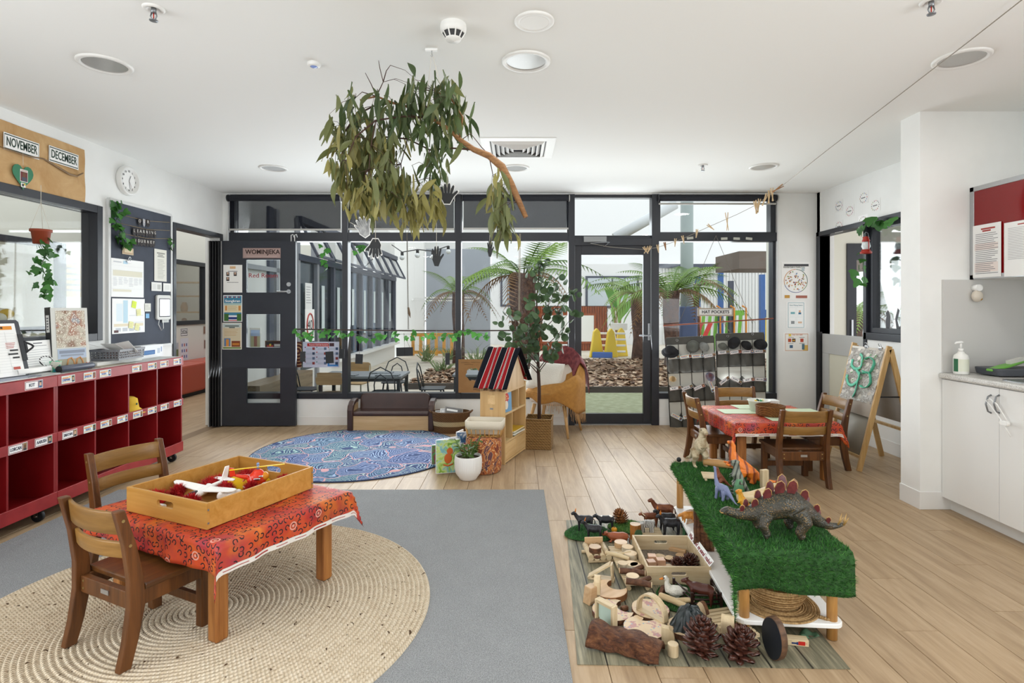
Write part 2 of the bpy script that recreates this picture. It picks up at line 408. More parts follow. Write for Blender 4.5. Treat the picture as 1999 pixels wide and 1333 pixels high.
# ---- open red-room door folded back against the glazing
DX0,DX1,DYY=-3.385,-2.535,6.41
o=tag(bpy.data.objects.new('door_2',None),kind='structure');COL.objects.link(o);M_door=m('door_charcoal','2a2d35',.42,c2='2e3139',scale=5)
def dzp(py):return HC-(py-CY)*DYY/FPX
def dxp(px):return(px-CX)*DYY/FPX
f=MB();ops=[(506,572),(612,679),(718,788)];a,b=dxp(480),dxp(548)
f.b(DX0,a,DYY,DYY+.042,.012,dzp(470));f.b(b,DX1,DYY,DYY+.042,.012,dzp(470))
zs=[dzp(470)]+[dzp(q)for p in ops for q in p]+[.012]
for k in range(0,8,2):f.b(a,b,DYY,DYY+.042,zs[k+1],zs[k])
f.build('door_leaf',M_door,o)
for p in ops:MB().b(a,b,DYY+.018,DYY+.024,dzp(p[1]),dzp(p[0])).build('pane',M_glass,o)
g=MB()
for p in ops:
    z0,z1=dzp(p[1]),dzp(p[0])
    g.b(a,a+.006,DYY-.002,DYY+.02,z0,z1).b(b-.006,b,DYY-.002,DYY+.02,z0,z1).b(a,b,DYY-.002,DYY+.02,z0,z0+.006).b(a,b,DYY-.002,DYY+.02,z1-.006,z1)
g.build('glazing_bead',M_door,o)
hx=dxp(564)
MB().cyl((hx,DYY-.012,dzp(569)),(hx,DYY,dzp(569)),.024,n=20).build('handle_rose',M_alu,o)
MB().cyl((hx,DYY-.01,dzp(555)),(hx,DYY,dzp(555)),.024,n=20).cyl((hx,DYY-.016,dzp(555)),(hx,DYY-.01,dzp(555)),.013,n=16).build('lock_cylinder',M_alu,o)
MB().tube([(hx,DYY-.01,dzp(569)),(hx,DYY-.045,dzp(569)),(hx-.01,DYY-.05,dzp(569)),(hx-.12,DYY-.05,dzp(569.5))],.009,8).build('door_handle',M_alu,o)
q=MB();hk=dxp(572)
for s in(-.02,.02):q.tube([(hk+s,DYY-.004,dzp(471)),(hk+s,DYY-.004,dzp(459)),(hk+s+.012,DYY+.02,dzp(457)),(hk+s+.012,DYY+.045,dzp(462))],.004,6)
q.build('hook',M_white,o)
# concertina finger guard at the hinge side
g=MB();n=7
for k in range(n):
    xx=DX0-.115+k*.016;g.box((xx+.006,DYY-.02+(.03 if k%2 else 0),1.07),(.012,.05,2.12))
struct(g,'trim_6',M_rub)
struct(MB().b(DX0-.13,DX0-.119,DYY-.05,DYY+.02,.01,2.13).b(DX0-.006,DX0+.004,DYY-.004,DYY+.02,.012,2.13),'trim_7',m('guard_strip','a7a8a6',.4))
# ---- right wall: door frame, half gate and window
struct(MB().b(XR-.012,XR+.12,GY1,GY1+.06,0,GZ+.05).b(XR-.012,XR+.12,GY0-.05,GY0,0,GZ+.02).b(XR-.012,XR+.12,VY0,GY1+.06,GZ,GZ+.05).b(XR-.012,XR+.12,VY0,GY0,VZ0-.05,VZ0+.02),'trim_8',M_black,bevel=.003)
fr_x('window_11',XR+.06,VY0,GY0-.05,VZ0+.02,GZ,.05,-.04,.04,(),M_glass)
o=tag(bpy.data.objects.new('door_3',None),kind='structure');COL.objects.link(o);M_gate=m('gate_grey','b9bab8',.5)
g=MB();gz=1.07;x0,x1=XR+.01,XR+.05
g.b(x0,x1,GY0+.01,GY1-.02,gz-.22,gz).b(x0,x1,GY0+.01,GY1-.02,.02,.16).b(x0,x1,GY1-.16,GY1-.02,.16,gz-.22).b(x0,x1,GY0+.01,GY0+.12,.16,gz-.22)
g.build('gate_frame',M_gate,o,bevel=.004)
MB().b(x0+.012,x1-.012,GY0+.12,GY1-.16,.16,gz-.22).build('gate_panel',m('gate_cream','d8d6c4',.3),o)
struct(MB().b(XR-.02,XR+.01,GY1-.035,GY1+.03,.0,1.09),'trim_9',M_rub)
# ---------------------------------------------------------------- carpet and rugs
def carpet_mat():
    t=NT('grey_carpet');v=t.co()
    n=t.noise(v,260,2,.7);n2=t.noise(v,7,4)
    col=t.ramp(t.math('ADD',t.math('MULTIPLY',n,.93),t.math('MULTIPLY',n2,.07)),(.3,'6f7173'),(.7,'aeb0b1'))
    t.bump(n,.6,.01);return t.fin(col,.95,0,.1)
tag(MB().b(-2.97,.205,.4,4.17,.001,.011).build('carpet',carpet_mat(),bevel=.003),'large grey loop pile carpet under the round jute rug','carpet')
def jute_mat():
    t=NT('jute_braid');v=t.co();sx=t.n('SeparateXYZ',{0:v}).outputs
    r=t.n('VectorMath',{0:v},operation='LENGTH').outputs['Value']
    a=t.math('ARCTAN2',sx[1],sx[0])
    ring=t.math('MULTIPLY',r,2*pi/.022)
    w=t.math('SINE',t.math('ADD',t.math('MULTIPLY',t.math('MULTIPLY',a,t.math('ADD',t.math('FLOOR',t.math('DIVIDE',r,.022)),1)),9),t.math('MULTIPLY',ring,.5)))
    g=t.math('SINE',ring)
    h=t.math('ADD',t.math('MULTIPLY',w,.5),t.math('MULTIPLY',g,.6))
    n=t.noise(v,90,3,.7);n2=t.noise(v,26,4,.75);spots=t.noise(v,38,1,.4)
    f=t.math('ADD',t.math('MULTIPLY',h,.10),t.math('ADD',t.math('MULTIPLY',n,.5),t.math('MULTIPLY',n2,.35)))
    col=t.ramp(f,(.2,'a08a6e'),(.42,'d2c1a6'),(.7,'efe5d3'))
    col=t.mix(t.ramp(spots,(.7,'000000'),(.76,'ffffff')),col,'5b4632')
    t.bump(t.math('ADD',t.math('MULTIPLY',h,.45),t.math('MULTIPLY',n,.6)),.8,.010);return t.fin(col,.9,0,.15)
rp=[]
for k in range(46):
    r0=1.0-k*.022
    rp+=[(r0,.015),(r0-.005,.021),(r0-.011,.0225),(r0-.017,.021)]
    if r0<.05:break
rp=[(1.002,.011)]+[q for q in rp if q[0]>0]+[(.001,.021)]
tag(MB().lathe(rp,96).build('jute_rug',jute_mat(),loc=(-1.40,2.50,0)),'round natural jute rug braided in rings under the front table','rug')
def dot_rug():
    t=NT('dot_painting');v=t.co();vd=t.vm('ADD',v,t.vm('SCALE',v))
    wob=t.n('TexNoise',{'Vector':v,'Scale':3,'Detail':1}).outputs[1]
    q=t.vm('ADD',v,t.n('VectorMath',{0:t.vm('SUBTRACT',wob,(.5,.5,.5)),'Scale':.55},operation='SCALE').outputs[0])
    vo=t.n('TexVoronoi',{'Vector':q,'Scale':3.6},voronoi_dimensions='2D');ed=t.n('TexVoronoi',{'Vector':q,'Scale':3.6},voronoi_dimensions='2D',feature='DISTANCE_TO_EDGE').outputs['Distance']
    d=vo.outputs['Distance'];cr=t.n('SeparateColor',{0:vo.outputs['Color']}).outputs
    rings=t.math('SINE',t.math('MULTIPLY',d,80));dots=t.n('TexVoronoi',{'Vector':v,'Scale':44},voronoi_dimensions='2D').outputs['Distance']
    base=t.ramp(cr[0],(.0,'6476a8'),(.28,'5f92a0'),(.5,'7d94bd'),(.72,'5a709c'),(.9,'86a8ac'),mode='CONSTANT')
    lite=t.ramp(cr[1],(.0,'b4cbe2'),(.4,'bcd6d0'),(.75,'a9b8dc'),mode='CONSTANT')
    f=t.math('MULTIPLY',t.ramp(rings,(.35,'000000'),(.7,'ffffff')),t.ramp(dots,(.42,'ffffff'),(.62,'303030')))
    col=t.mix(f,base,lite)
    col=t.mix(t.ramp(rings,(-.0,'ffffff'),(.12,'000000')),col,'44547c')
    col=t.mix(t.ramp(ed,(.012,'ffffff'),(.024,'000000')),col,'d6a6a8')
    col=t.mix(t.math('MULTIPLY',t.math('GREATER_THAN',cr[2],.88),t.math('GREATER_THAN',.17,d)),col,'d8a6ac')
    t.bump(rings,.1,.004);return t.fin(col,.85,0,.15)
tag(MB().lathe([(.97,.001),(.972,.004),(.965,.008),(0.001,.008)],96).build('dot_art_rug',dot_rug(),loc=(-1.50,5.33,0)),'round blue and teal rug of dotted line art before the brown sofa','rug')
MB().tube([(-1.5+.968*cos(2*pi*k/96),5.33+.968*sin(2*pi*k/96),.005)for k in range(96)],.006,6,closed=True).build('binding',m('navy_binding','2a3657',.8),bpy.data.objects['dot_art_rug'],loc=(1.5,-5.33,0))
# ---------------------------------------------------------------- children's chairs and tables
M_walnut=wood('chair_walnut','40240f','6f4420',ax=2,s=1.2,rough=.35);M_seat=wood('chair_seat','402611','6d4420',ax=1,s=.9,rough=.33)
M_slat=wood('chair_slat','775423','97703a',ax=0,s=1.0,rough=.33);M_leg=wood('table_leg_wood','7f4a20','ad743c',ax=2,s=1.6,rough=.4)
M_brass=m('screw_brass','b5a06a',.3,.8)
def make_chair(label):
    t=thing('child_chair',label,'chair',group='dark wooden children\'s chairs');zz=[0,.10,.22,.33,.46,.60];yc=[-.205,-.18,-.16,-.163,-.185,-.222];hw=[.022,.025,.029,.026,.021,.017]
    for s in(-1,1):
        mb=MB();pts=[(yc[i]-hw[i],zz[i])for i in range(6)]+[(yc[i]+hw[i],zz[i])for i in range(5,-1,-1)]
        Mm=Mx(((0,0,1,0),(1,0,0,0),(0,1,0,0),(0,0,0,1)))
        mb.prism(pts,s*.180-.016,s*.180+.016,Mm);post=mb.build('leg',M_walnut,t,bevel=.004)
        sc=MB()
        for z,y in((.56,-.212),(.46,-.187)):sc.cyl((s*.1965,y,z),(s*.1955,y,z),.006,n=10)
        tag(sc.build('screw',M_brass,post),kind='stuff')
        MB().box((s*.165,.125,.135),(.04,.042,.27)).build('leg',M_walnut,t,bevel=.004)
        MB().box((s*.168,-.018,.240),(.026,.25,.06)).build('side_rail',M_walnut,t,bevel=.003)
    MB().box((0,.125,.105),(.30,.022,.042)).build('stretcher',M_walnut,t,bevel=.003)
    MB().box((0,-.158,.236),(.33,.026,.066)).build('rear_rail',M_walnut,t,bevel=.003)
    p=MB().box((.005,-.173,.24),(.05,.003,.017)).build('maker_plate',M_alu,t)
    q=MB();[q.cyl((a,-.1725,z),(a,-.1715,z),.005,n=8)for a in(-.145,.145)for z in(.222,.252)];tag(q.build('screw',M_brass,t),kind='stuff')
    seat=MB();seat.prism([(-.19,-.13),(.19,-.13),(.195,.16),(.185,.172),(-.185,.172),(-.195,.16)],.268,.292);seat.build('seat',M_seat,t,bevel=.006)
    def slat(z0,z1,y0,bow,nm):
        mb=MB();n=10;vs,fs=[],[]
        for i in range(n+1):
            x=-.168+.336*i/n;y=y0-bow*(1-(x/.168)**2)
            for z in(z0,z1):
                lean=-.12*(z-z0);vs+=[(x,y+lean-.008,z),(x,y+lean+.008,z)]
        for i in range(n):
            a=i*4;b=a+4
            fs+=[(a,b,b+2,a+2),(a+1,a+3,b+3,b+1),(a+2,b+2,b+3,a+3),(a,a+1,b+1,b)]
        fs+=[(0,2,3,1),(n*4,n*4+1,n*4+3,n*4+2)]
        mb.add(vs,fs,True);mb.build(nm,M_slat,t,bevel=.004,ang=50)
    slat(.500,.588,-.196,.03,'back_slat');slat(.405,.468,-.176,.03,'back_slat')
    return t
chair0=make_chair('wooden child chair nearest the camera on the jute rug')
chair0.location=(-1.535,2.335,.021);chair0.rotation_euler=(0,0,R(-25.5))
def chair(x,y,deg,lab,z=0):return clone(chair0,(x,y,z),R(deg),lab)
chair(-1.915,2.935,-114,'wooden child chair beside the red cubbies behind the wooden tray',.022)
chair(2.183,4.42,0,'wooden child chair with its back to the camera at the right table')
chair(1.755,4.93,-90,'wooden child chair at the window side left end of the right table')
chair(2.125,5.225,180,'wooden child chair in front of the grey hat pockets')
chair(2.575,4.86,93,'wooden child chair between the right table and the easel')
def cloth_mat():
    t=NT('printed_cloth');uv=t.n('TexCoord').outputs['UV']
    n1=t.noise(uv,3.5,4,.6,.6);n2=t.noise(t.vm('ADD',uv,(3.1,1.7,0)),6,3,.6,.5)
    base=t.ramp(n1,(.28,'7f2632'),(.42,'b03329'),(.54,'c24a20'),(.66,'a8363c'),(.78,'8a4a5c'))
    base=t.mix(t.ramp(n2,(.52,'000000'),(.72,'ffffff')),base,'d07426')
    base=t.mix(t.ramp(t.noise(uv,40,3,.7),(.5,'000000'),(.9,'909090')),base,'6f2a35')
    vo=t.n('TexVoronoi',{'Vector':uv,'Scale':31,'Randomness':.6},voronoi_dimensions='2D')
    d=t.vm('SUBTRACT',uv,vo.outputs['Position']);cc=t.n('SeparateColor',{0:vo.outputs['Color']}).outputs
    rv=t.n('VectorRotate',{0:d,3:t.math('MULTIPLY',cc[0],6.28)},rotation_type='Z_AXIS').outputs[0]
    sx=t.n('SeparateXYZ',{0:rv}).outputs;l=t.n('VectorMath',{0:rv},operation='LENGTH').outputs['Value']
    ring=t.math('MULTIPLY',t.math('LESS_THAN',t.math('ABSOLUTE',t.math('SUBTRACT',l,.0095)),.0024),t.math('GREATER_THAN',sx[1],-.0045))
    arms=t.math('MULTIPLY',t.math('LESS_THAN',t.math('ABSOLUTE',t.math('SUBTRACT',t.math('ABSOLUTE',sx[0]),.0086)),.0024),t.math('MULTIPLY',t.math('LESS_THAN',sx[1],0.0),t.math('GREATER_THAN',sx[1],-.0075)))
    col=t.mix(t.math('MULTIPLY',t.math('MAXIMUM',ring,arms),t.math('GREATER_THAN',cc[1],.16)),base,'241a20')
    vr=t.n('TexVoronoi',{'Vector':uv,'Scale':4.2,'Randomness':.9},voronoi_dimensions='2D').outputs['Distance']
    rr=t.math('MULTIPLY',t.math('GREATER_THAN',t.math('SINE',t.math('MULTIPLY',vr,120)),.1),t.math('LESS_THAN',vr,.09))
    col=t.mix(rr,col,'d79a8c')
    t.bump(t.noise(uv,500,2),.15,.004);return t.fin(col,.5,0,.35)
M_cloth=cloth_mat()
def tablecloth(W_,D_,dx,dy,name,label,loc,rz,selv,seed,taper=(1,1,1,1)):
    rs=random.Random(seed);ph=[rs.uniform(0,6)for _ in range(4)]
    def drape(s,t,out=0.0):
        es,et=max(0,abs(s)-W_/2),max(0,abs(t)-D_/2);a,b=(1 if s>0 else-1),(1 if t>0 else-1);k=min(es,et);mx=max(es,et)
        r=.012;x,y=max(-W_/2,min(W_/2,s)),max(-D_/2,min(D_/2,t))
        w1=.007*sin(t*21+ph[0])+.004*sin(t*47+ph[1]);w2=.007*sin(s*19+ph[2])+.004*sin(s*43+ph[3])
        x+=a*((min(es,r)+w1*min(1,es/.09)+out)if es>0 else 0)+a*.32*k;y+=b*((min(et,r)+w2*min(1,et/.09)+out)if et>0 else 0)+b*.32*k
        z=-max(0,mx-.004)*(1 if mx>0 else 0)-.62*k+(.0015*sin(s*38+t*23+ph[0])if mx==0 else 0)+(out if mx==0 else 0)
        return(x,y,z)
    mb=MB();n1,n2=int((W_+2*dx)/.016),int((D_+2*dy)/.016)
    def f(u,v):return drape((u-.5)*(W_+2*dx),(v-.5)*(D_+2*dy))
    mb.sheet(f,n1,n2,uv=lambda u,v:((u-.5)*(W_+2*dx)+seed*.37,(v-.5)*(D_+2*dy)+seed*.21))
    o=tag(mb.build(name,M_cloth,None,loc,(0,0,rz),solid=.0015),label,'tablecloth')
    for sd in selv:
        q=MB();red=MB()
        def g(u,v,e0=0.0,e1=.022,ou=.0022):
            e=e0+(e1-e0)*v
            if sd=='x+':return drape(W_/2+dx-.022+e,(u-.5)*(D_+2*dy),ou)
            if sd=='y-':return drape((u-.5)*(W_+2*dx),-(D_/2+dy-.022+e),ou)
        q.sheet(lambda u,v:g(.075+.85*u,v),60,1);q.build('selvedge',m('selvedge_white','dfd9d2',.7),o)
        for a,b,hh in((.06,.10,.005),(.13,.25,.003),(.28,.36,.006),(.40,.46,.003),(.5,.56,.003),(.62,.70,.006),(.74,.82,.003),(.86,.93,.003)):
            red.sheet(lambda u,v:g(a+(b-a)*u,v,.011-hh/2,.011+hh/2,.0035),10,1)
        red.build('selvedge_print',m('selvedge_red','a23a33',.7),o)
    return o
def table(name,label,loc,rz,W_,D_,H_,lx,ly,leg=.058):
    t=thing(name,label,'table',loc,rz)
    MB().box((0,0,H_-.012),(W_-.006,D_-.006,.022)).build('tabletop',M_leg,t,bevel=.006)
    for a in(-1,1):
        for b in(-1,1):MB().box((a*lx,b*ly,(H_-.024)/2),(leg,leg,H_-.024)).build('leg',M_leg,t,bevel=.01)
    for b in(-1,1):MB().box((0,b*ly,H_-.055),(2*lx-leg,.02,.06)).build('apron',M_leg,t)
    for a in(-1,1):MB().box((a*lx,0,H_-.055),(.02,2*ly-leg,.06)).build('apron',M_leg,t)
    return t
RZ1=R(-26.5)
table('child_table','low wooden table on the jute rug under a printed cloth',(-1.385,2.675,.021),RZ1,.865,.70,.425,.335,.285)
tablecloth(.87,.705,.12,.12,'tablecloth','orange printed tablecloth with dark arch marks on the front table',(-1.385,2.675,.450),RZ1,('x+',),1)
table('child_table','low wooden table at right ringed by four chairs',(2.12,4.755,0),0,.80,.78,.462,.33,.32)
tablecloth(.805,.785,.13,.105,'tablecloth','orange printed tablecloth on the table ringed by four chairs',(2.12,4.755,.4665),0,('y-',),2)
# ---------------------------------------------------------------- wooden tray and toys on the front table
def stadium(w,h,n=6):
    r=h/2;p=[]
    for k in range(n+1):a=-pi/2+pi*k/n;p.append((w/2-r+r*cos(a),r*sin(a)))
    for k in range(n+1):a=pi/2+pi*k/n;p.append((-w/2+r+r*cos(a),r*sin(a)))
    return p
def holed(mb,w,h,inner,c,th,M=None,col=None):
    """panel of w x h (origin at its bottom middle) with a hole, in local xz, thickness th in y"""
    n=len(inner);out=[]
    for x,y in inner:
        k=min((w/2)/abs(x)if abs(x)>1e-9 else 1e9,(((h-c)if y>0 else c))/abs(y)if abs(y)>1e-9 else 1e9);out.append((x*k,y*k))
    cor=[(w/2,-c),(w/2,h-c),(-w/2,h-c),(-w/2,-c)]
    for q in cor:
        j=min(range(n),key=lambda i:hypot(out[i][0]-q[0],out[i][1]-q[1]));out[j]=q
    vs=[V((p[0],y,p[1]+c))for y in(-th/2,th/2)for p in out+inner]
    if M is not None:vs=[M@v for v in vs]
    fs=[]
    for i in range(n):
        j=(i+1)%n
        fs+=[(i,j,n+j,n+i),(2*n+j,2*n+i,3*n+i,3*n+j),(n+i,n+j,3*n+j,3*n+i),(j,i,2*n+i,2*n+j)]
    mb.add(vs,fs,False,col);return mb
def tray(name,label,loc,rz,W_,D_,H_,mat,th=.012,slot=(.11,.03),slots=('y-','y+'),screws=True):
    t=thing(name,label,'tray',loc,rz)
    MB().b(-W_/2+th,W_/2-th,-D_/2+th,D_/2-th,0,.008).build('bottom',mat,t)
    for s in(-1,1):
        if('y-' if s<0 else 'y+')in slots:holed(MB(),W_,H_,stadium(*slot),H_*.62,th).build('end_panel',mat,t,(0,s*(D_/2-th/2),0))
        else:MB().b(-W_/2,W_/2,-th/2,th/2,0,H_).build('end_panel',mat,t,(0,s*(D_/2-th/2),0),bevel=.002)
        MB().b(-th/2,th/2,-D_/2+th,D_/2-th,0,H_).build('side_panel',mat,t,(s*(W_/2-th/2),0,0),bevel=.002)
    if screws:
        q=MB();[q.cyl((s*(W_/2),u*(D_/2-.006),z),(s*(W_/2+.0012),u*(D_/2-.006),z),.0045,n=10)for s in(-1,1)for u in(-1,1)for z in(.025,.08)];tag(q.build('screw',M_grey,t),kind='stuff')
    return t
M_ply=wood('tray_plywood','a9772f','c2924c',ax=0,s=.9,rough=.38)
TR=tray('wooden_tray','deep wooden tray of toy aircraft on the front table',(-1.395,2.677,.4535),R(-24.3),.53,.588,.108,M_ply)
Mt=TR.matrix_basis.copy()
def tp(x,y,z):c,s=cos(R(-24.3)),sin(R(-24.3));return(-1.395+x*c-y*s,2.677+x*s+y*c,.4535+z)
M_foam=m('white_foam','f1f1ef',.5)
# glider
g=thing('toy_glider','white foam toy glider with a black canopy in the tray','toy plane',tp(-.065,-.06,.046),rot=(R(2),R(-6),R(-24.3+98)));g.scale=(.84,)*3
MB().tube([(-.135,0,-.008),(-.12,0,-.003),(-.07,0,.004),(-.0,0,.006),(.06,0,.004),(.13,0,.006),(.165,0,.010)],[.006,.017,.024,.024,.016,.009,.006],14,sq=.9).build('fuselage',M_foam,g)
MB().ell((-.085,0,.016),(.046,.0175,.016),n=16).build('canopy',m('black_gloss','15161a',.12),g)
for s in(-1,1):
    MB().prism([(-.035,0),(.035,0),(.022,s*.19),(.012,s*.215),(-.008,s*.212),(-.022,s*.19)],-.0045,.0045).build('wing',M_foam,g,(.0,0,.012),(R(s*5),0,0),bevel=.003)
    MB().prism([(-.022,0),(.02,0),(.014,s*.065),(-.008,s*.07)],-.003,.003).build('tailplane',M_foam,g,(.145,0,.012),bevel=.002)
Mv=Mx(((1,0,0,0),(0,0,1,0),(0,1,0,0),(0,0,0,1)))
MB().prism([(.115,0),(.165,0),(.185,.07),(.155,.075)],-.003,.003,Mv).build('fin',M_foam,g,(0,0,.008),bevel=.002)
tag(MB().prism([(-.10,-.022),(.10,-.026),(.115,-.015),(.115,.015),(.10,.026),(-.10,.022)],0,.008).build('loose_foam_wing',M_foam,None,tp(-.02,.09,.035),(0,R(6),R(-6)),bevel=.003),'loose flat white foam wing behind the toy glider','toy part')
# red toy helicopter
h=thing('toy_helicopter','red toy helicopter with yellow rotor in the tray','toy helicopter',tp(.06,.135,.012),0,rot=(0,0,R(18)));M_red=m('toy_red','d8371c',.25);M_yel=m('toy_yellow','e8c51e',.3)
MB().ell((0,0,.058),(.045,.034,.036),n=18,k=12).ell((-.02,0,.052),(.032,.028,.026)).ell((.0,0,.088),(.026,.02,.014)).build('body',M_red,h,remesh=.004,smooth=6)
MB().tube([(-.03,0,.062),(-.075,.004,.07),(-.115,.006,.082)],[.016,.009,.006],10).build('tail_boom',M_red,h)
MB().prism([(-.125,.075),(-.1,.078),(-.108,.115),(-.128,.118)],-.003,.003,Mv).build('tail_fin',M_red,h)
MB().ell((.03,0,.064),(.022,.027,.022),n=14).build('windscreen',m('toy_amber','d98a1d',.1),h)
for s in(-1,1):
    MB().tube([(-.05,s*.032,.006),(.045,s*.032,.004),(.058,s*.032,.012)],.004,8).build('skid',M_yel,h)
    MB().cyl((-.02,s*.018,.035),(-.022,s*.032,.006),.003,n=6).cyl((.02,s*.018,.035),(.022,s*.032,.006),.003,n=6).build('strut',M_yel,h)
MB().cyl((0,0,.098),(0,0,.122),.006,n=10).ell((0,0,.126),(.007,.007,.008)).build('rotor_hub',m('toy_blue_metal','7f8fb5',.3,.5),h)
rb=MB().prism([(-.125,-.007),(-.1,-.009),(0,-.004),(.1,-.009),(.125,-.007),(.125,.004),(.1,.006),(0,.004),(-.1,.006),(-.125,.004)],.112,.1145);rb.build('rotor',M_yel,h,(0,0,0),(R(2),R(-1),R(4)))
MB().box((0,-.034,.06),(.03,.012,.012)).box((.018,-.036,.074),(.02,.008,.008)).build('engine_detail',M_chrome,h,bevel=.003)
# feathers, felt, ribbon, cotton
def fluff(name,lab,cat,loc,size,col,n,ln,seed,grp=None):
    rs=random.Random(seed);mb=MB()
    mb.ell((0,0,size[2]*.5),(size[0]*.8,size[1]*.8,size[2]*.5),n=10,k=6)
    for k in range(n):
        a,b=rs.uniform(0,2*pi),rs.uniform(0,1)**.6*pi/2
        p=V((size[0]*.75*cos(a)*sin(b),size[1]*.75*sin(a)*sin(b),size[2]*(.5+.45*cos(b))));d=V((cos(a)*sin(b),sin(a)*sin(b),.35+.6*cos(b)))
        d=(d+V((rs.uniform(-.5,.5),rs.uniform(-.5,.5),rs.uniform(-.2,.3)))).normalized()*ln*rs.uniform(.6,1.2);sd=V((-d.y,d.x,0)).normalized()*.0022
        mb.add([p-sd,p+sd,p+d],[(0,1,2)])
    return tag(mb.build(name,col,None,loc,(0,0,R(seed*40))),lab,cat,grp)
M_feather=m('red_feather','c61f22',.8,c2='9c1218',scale=60);M_cot=m('cotton_white','eceae8',.95)
for k,(x,y,sx,sy,lb)in enumerate(((-.135,.055,.085,.045,'red feather bundle beside the glider tail'),(-.085,.19,.07,.05,'red feather bundle in the far tray corner'),(.0,.0,.05,.035,'red feather bundle under the glider wing'),(.015,-.185,.045,.03,'red feather tuft by the near tray corner'),(-.19,-.215,.06,.04,'red feather tuft behind the tray handle slot'),(.165,.2,.035,.035,'red feather pompom beside the far tray handle'),(-.17,-.12,.045,.03,'red feather tuft under the glider left wing'),(.10,.06,.03,.03,'red feather tuft under the red helicopter'))):
    fluff('feather_bundle',lb,'feather',tp(x,y,.008),(sx*1.15,sy*1.15,.06),M_feather,520,.024,k+1,'red feathers in the tray')
for k,(x,y,lb)in enumerate(((-.11,-.02,'white cotton ball left of the glider body'),(.055,-.04,'white cotton ball between glider and helicopter'),(.085,-.015,'second white cotton ball between glider and helicopter'),(.12,.12,'white cotton ball right of the red helicopter'),(.15,.14,'rightmost white cotton ball under the tray handle'))):
    mb=MB();rs=random.Random(k+30)
    for q in range(7):mb.ell((rs.uniform(-.02,.02),rs.uniform(-.02,.02),.018+rs.uniform(0,.016)),rs.uniform(.012,.018),n=10,k=6)
    tag(mb.build('cotton_ball',M_cot,None,tp(x,y,.012),remesh=.005,smooth=3),lb,'cotton ball','cotton balls in the tray')
mb=MB();mb.sheet(lambda u,v:((u-.5)*.17,(v-.5)*.24,.018+.02*sin(u*5+1)+.022*sin(v*6)),16,16)
tag(mb.build('felt_sheet',m('yellow_felt','dcb711',.9,bump=.2,bs=300),None,tp(.0,.17,.012),(0,0,R(-10)),solid=.002),'wavy yellow felt sheet behind the red helicopter','felt')
mb=MB();mb.sheet(lambda u,v:(.012*(v-.5)+.02*sin(u*3),(u-.5)*.1,.02+.06*sin(u*pi)),14,2)
tag(mb.build('ribbon',m('pink_ribbon','dd8a88',.4),None,tp(.035,.085,.008),(0,0,R(60)),solid=.0012),'looped pink ribbon left of the red helicopter','ribbon')
tag(MB().cyl((-.03,0,0),(.03,0,0),.011,n=14).build('foam_stick',M_foam,None,tp(-.13,-.235,.022),(0,0,R(-15))),'short white foam stick behind the tray handle slot','toy part')
# ---------------------------------------------------------------- red cubbies
M_redp=m('cubby_red_shaded','7c0f13',.4,c2='861519',scale=4,spec=.35);M_redr=m('cubby_rail_red','9d2a2b',.38,c2='8c1f22',scale=9)  # same paint on both; panels coloured darker for the shade inside the cubbies
M_ctop=m('cubby_top','c9cbc8',.6,c2='a9aaa6',scale=14)
CF,CBk,CT,CB0=-3.03,-3.405,.925,.105
def hexp(seed,n):rs=random.Random(seed);return[rs.choice(n)for _ in range(40)]
def card(name,w,h,parent,loc,face,rects=(),bg='f0f0ee',th=.0012,rot=None):
    mb=MB();mb.b(-w/2,w/2,-h/2,h/2,0,th,bg)
    for k,r in enumerate(rects):
        z=th+.0003+.00004*k;mb.quad((r[0]-.5)*w,(r[2]-.5)*w,(r[1]-.5)*h,(r[3]-.5)*h,z,r[4])
    return mb.build(name,M_print,parent,loc,rot or FACE(face))
M_ink=m('ink_navy','1d2440',.6);M_inkb=m('ink_blue','2c4f9e',.6);M_inkk=m('ink_black','17171a',.6);M_inkr=m('ink_red','7d1a1c',.5)
SK=['c69a7c','8a5a3c','d9b090','6b4530','b98b6a']
def name_tag(parent,x,y,z,nm,kind,k,w=.118,h=.046,face='E',roll=0,name='name_tag'):
    sk=SK[k%5];hair=['2a1c14','6b4a2a','1a1414','8f6a3a'][k%4]
    ph=[(.74,.08,.97,.92,['6d7f60','7c5f58','8494a8','9a8f7c'][k%4]),(.78,.08,.93,.32,['24365e','a34a3a','2f5a86','3a3a3e'][k%4]),(.79,.4,.92,.86,hair),(.805,.3,.905,.7,sk)]
    if kind=='A':rc=[(.015,.05,.985,.95,'7a2226'),(.04,.12,.71,.88,'f1f1f1')]+ph
    else:rc=[(.02,.06,.7,.94,'cfe0dc'),(.05,.62,.5,.82,'e09a68'),(.52,.66,.68,.9,'e6b878'),(.05,.12,.66,.26,'e3c39a'),(.03,.3,.7,.58,'e9efee')]+ph
    c=card(name,w,h,parent,(x,y,z),face,rc,'e4e8e6' if kind=='B' else 'f3f3f3',th=.0015)
    c.rotation_euler=(Euler(FACE(face)).to_matrix()@Euler((0,0,roll)).to_matrix()).to_euler()
    text(nm,h*(.40 if kind=='A' else.30),M_ink if kind=='A' else M_inkb,c,((-.125 if kind=='A' else-.15)*w,(0 if kind=='A' else-.06)*h,.0024),w=min(.58*w,.085*w*len(nm)+.06*w),bold=.02)
    return c
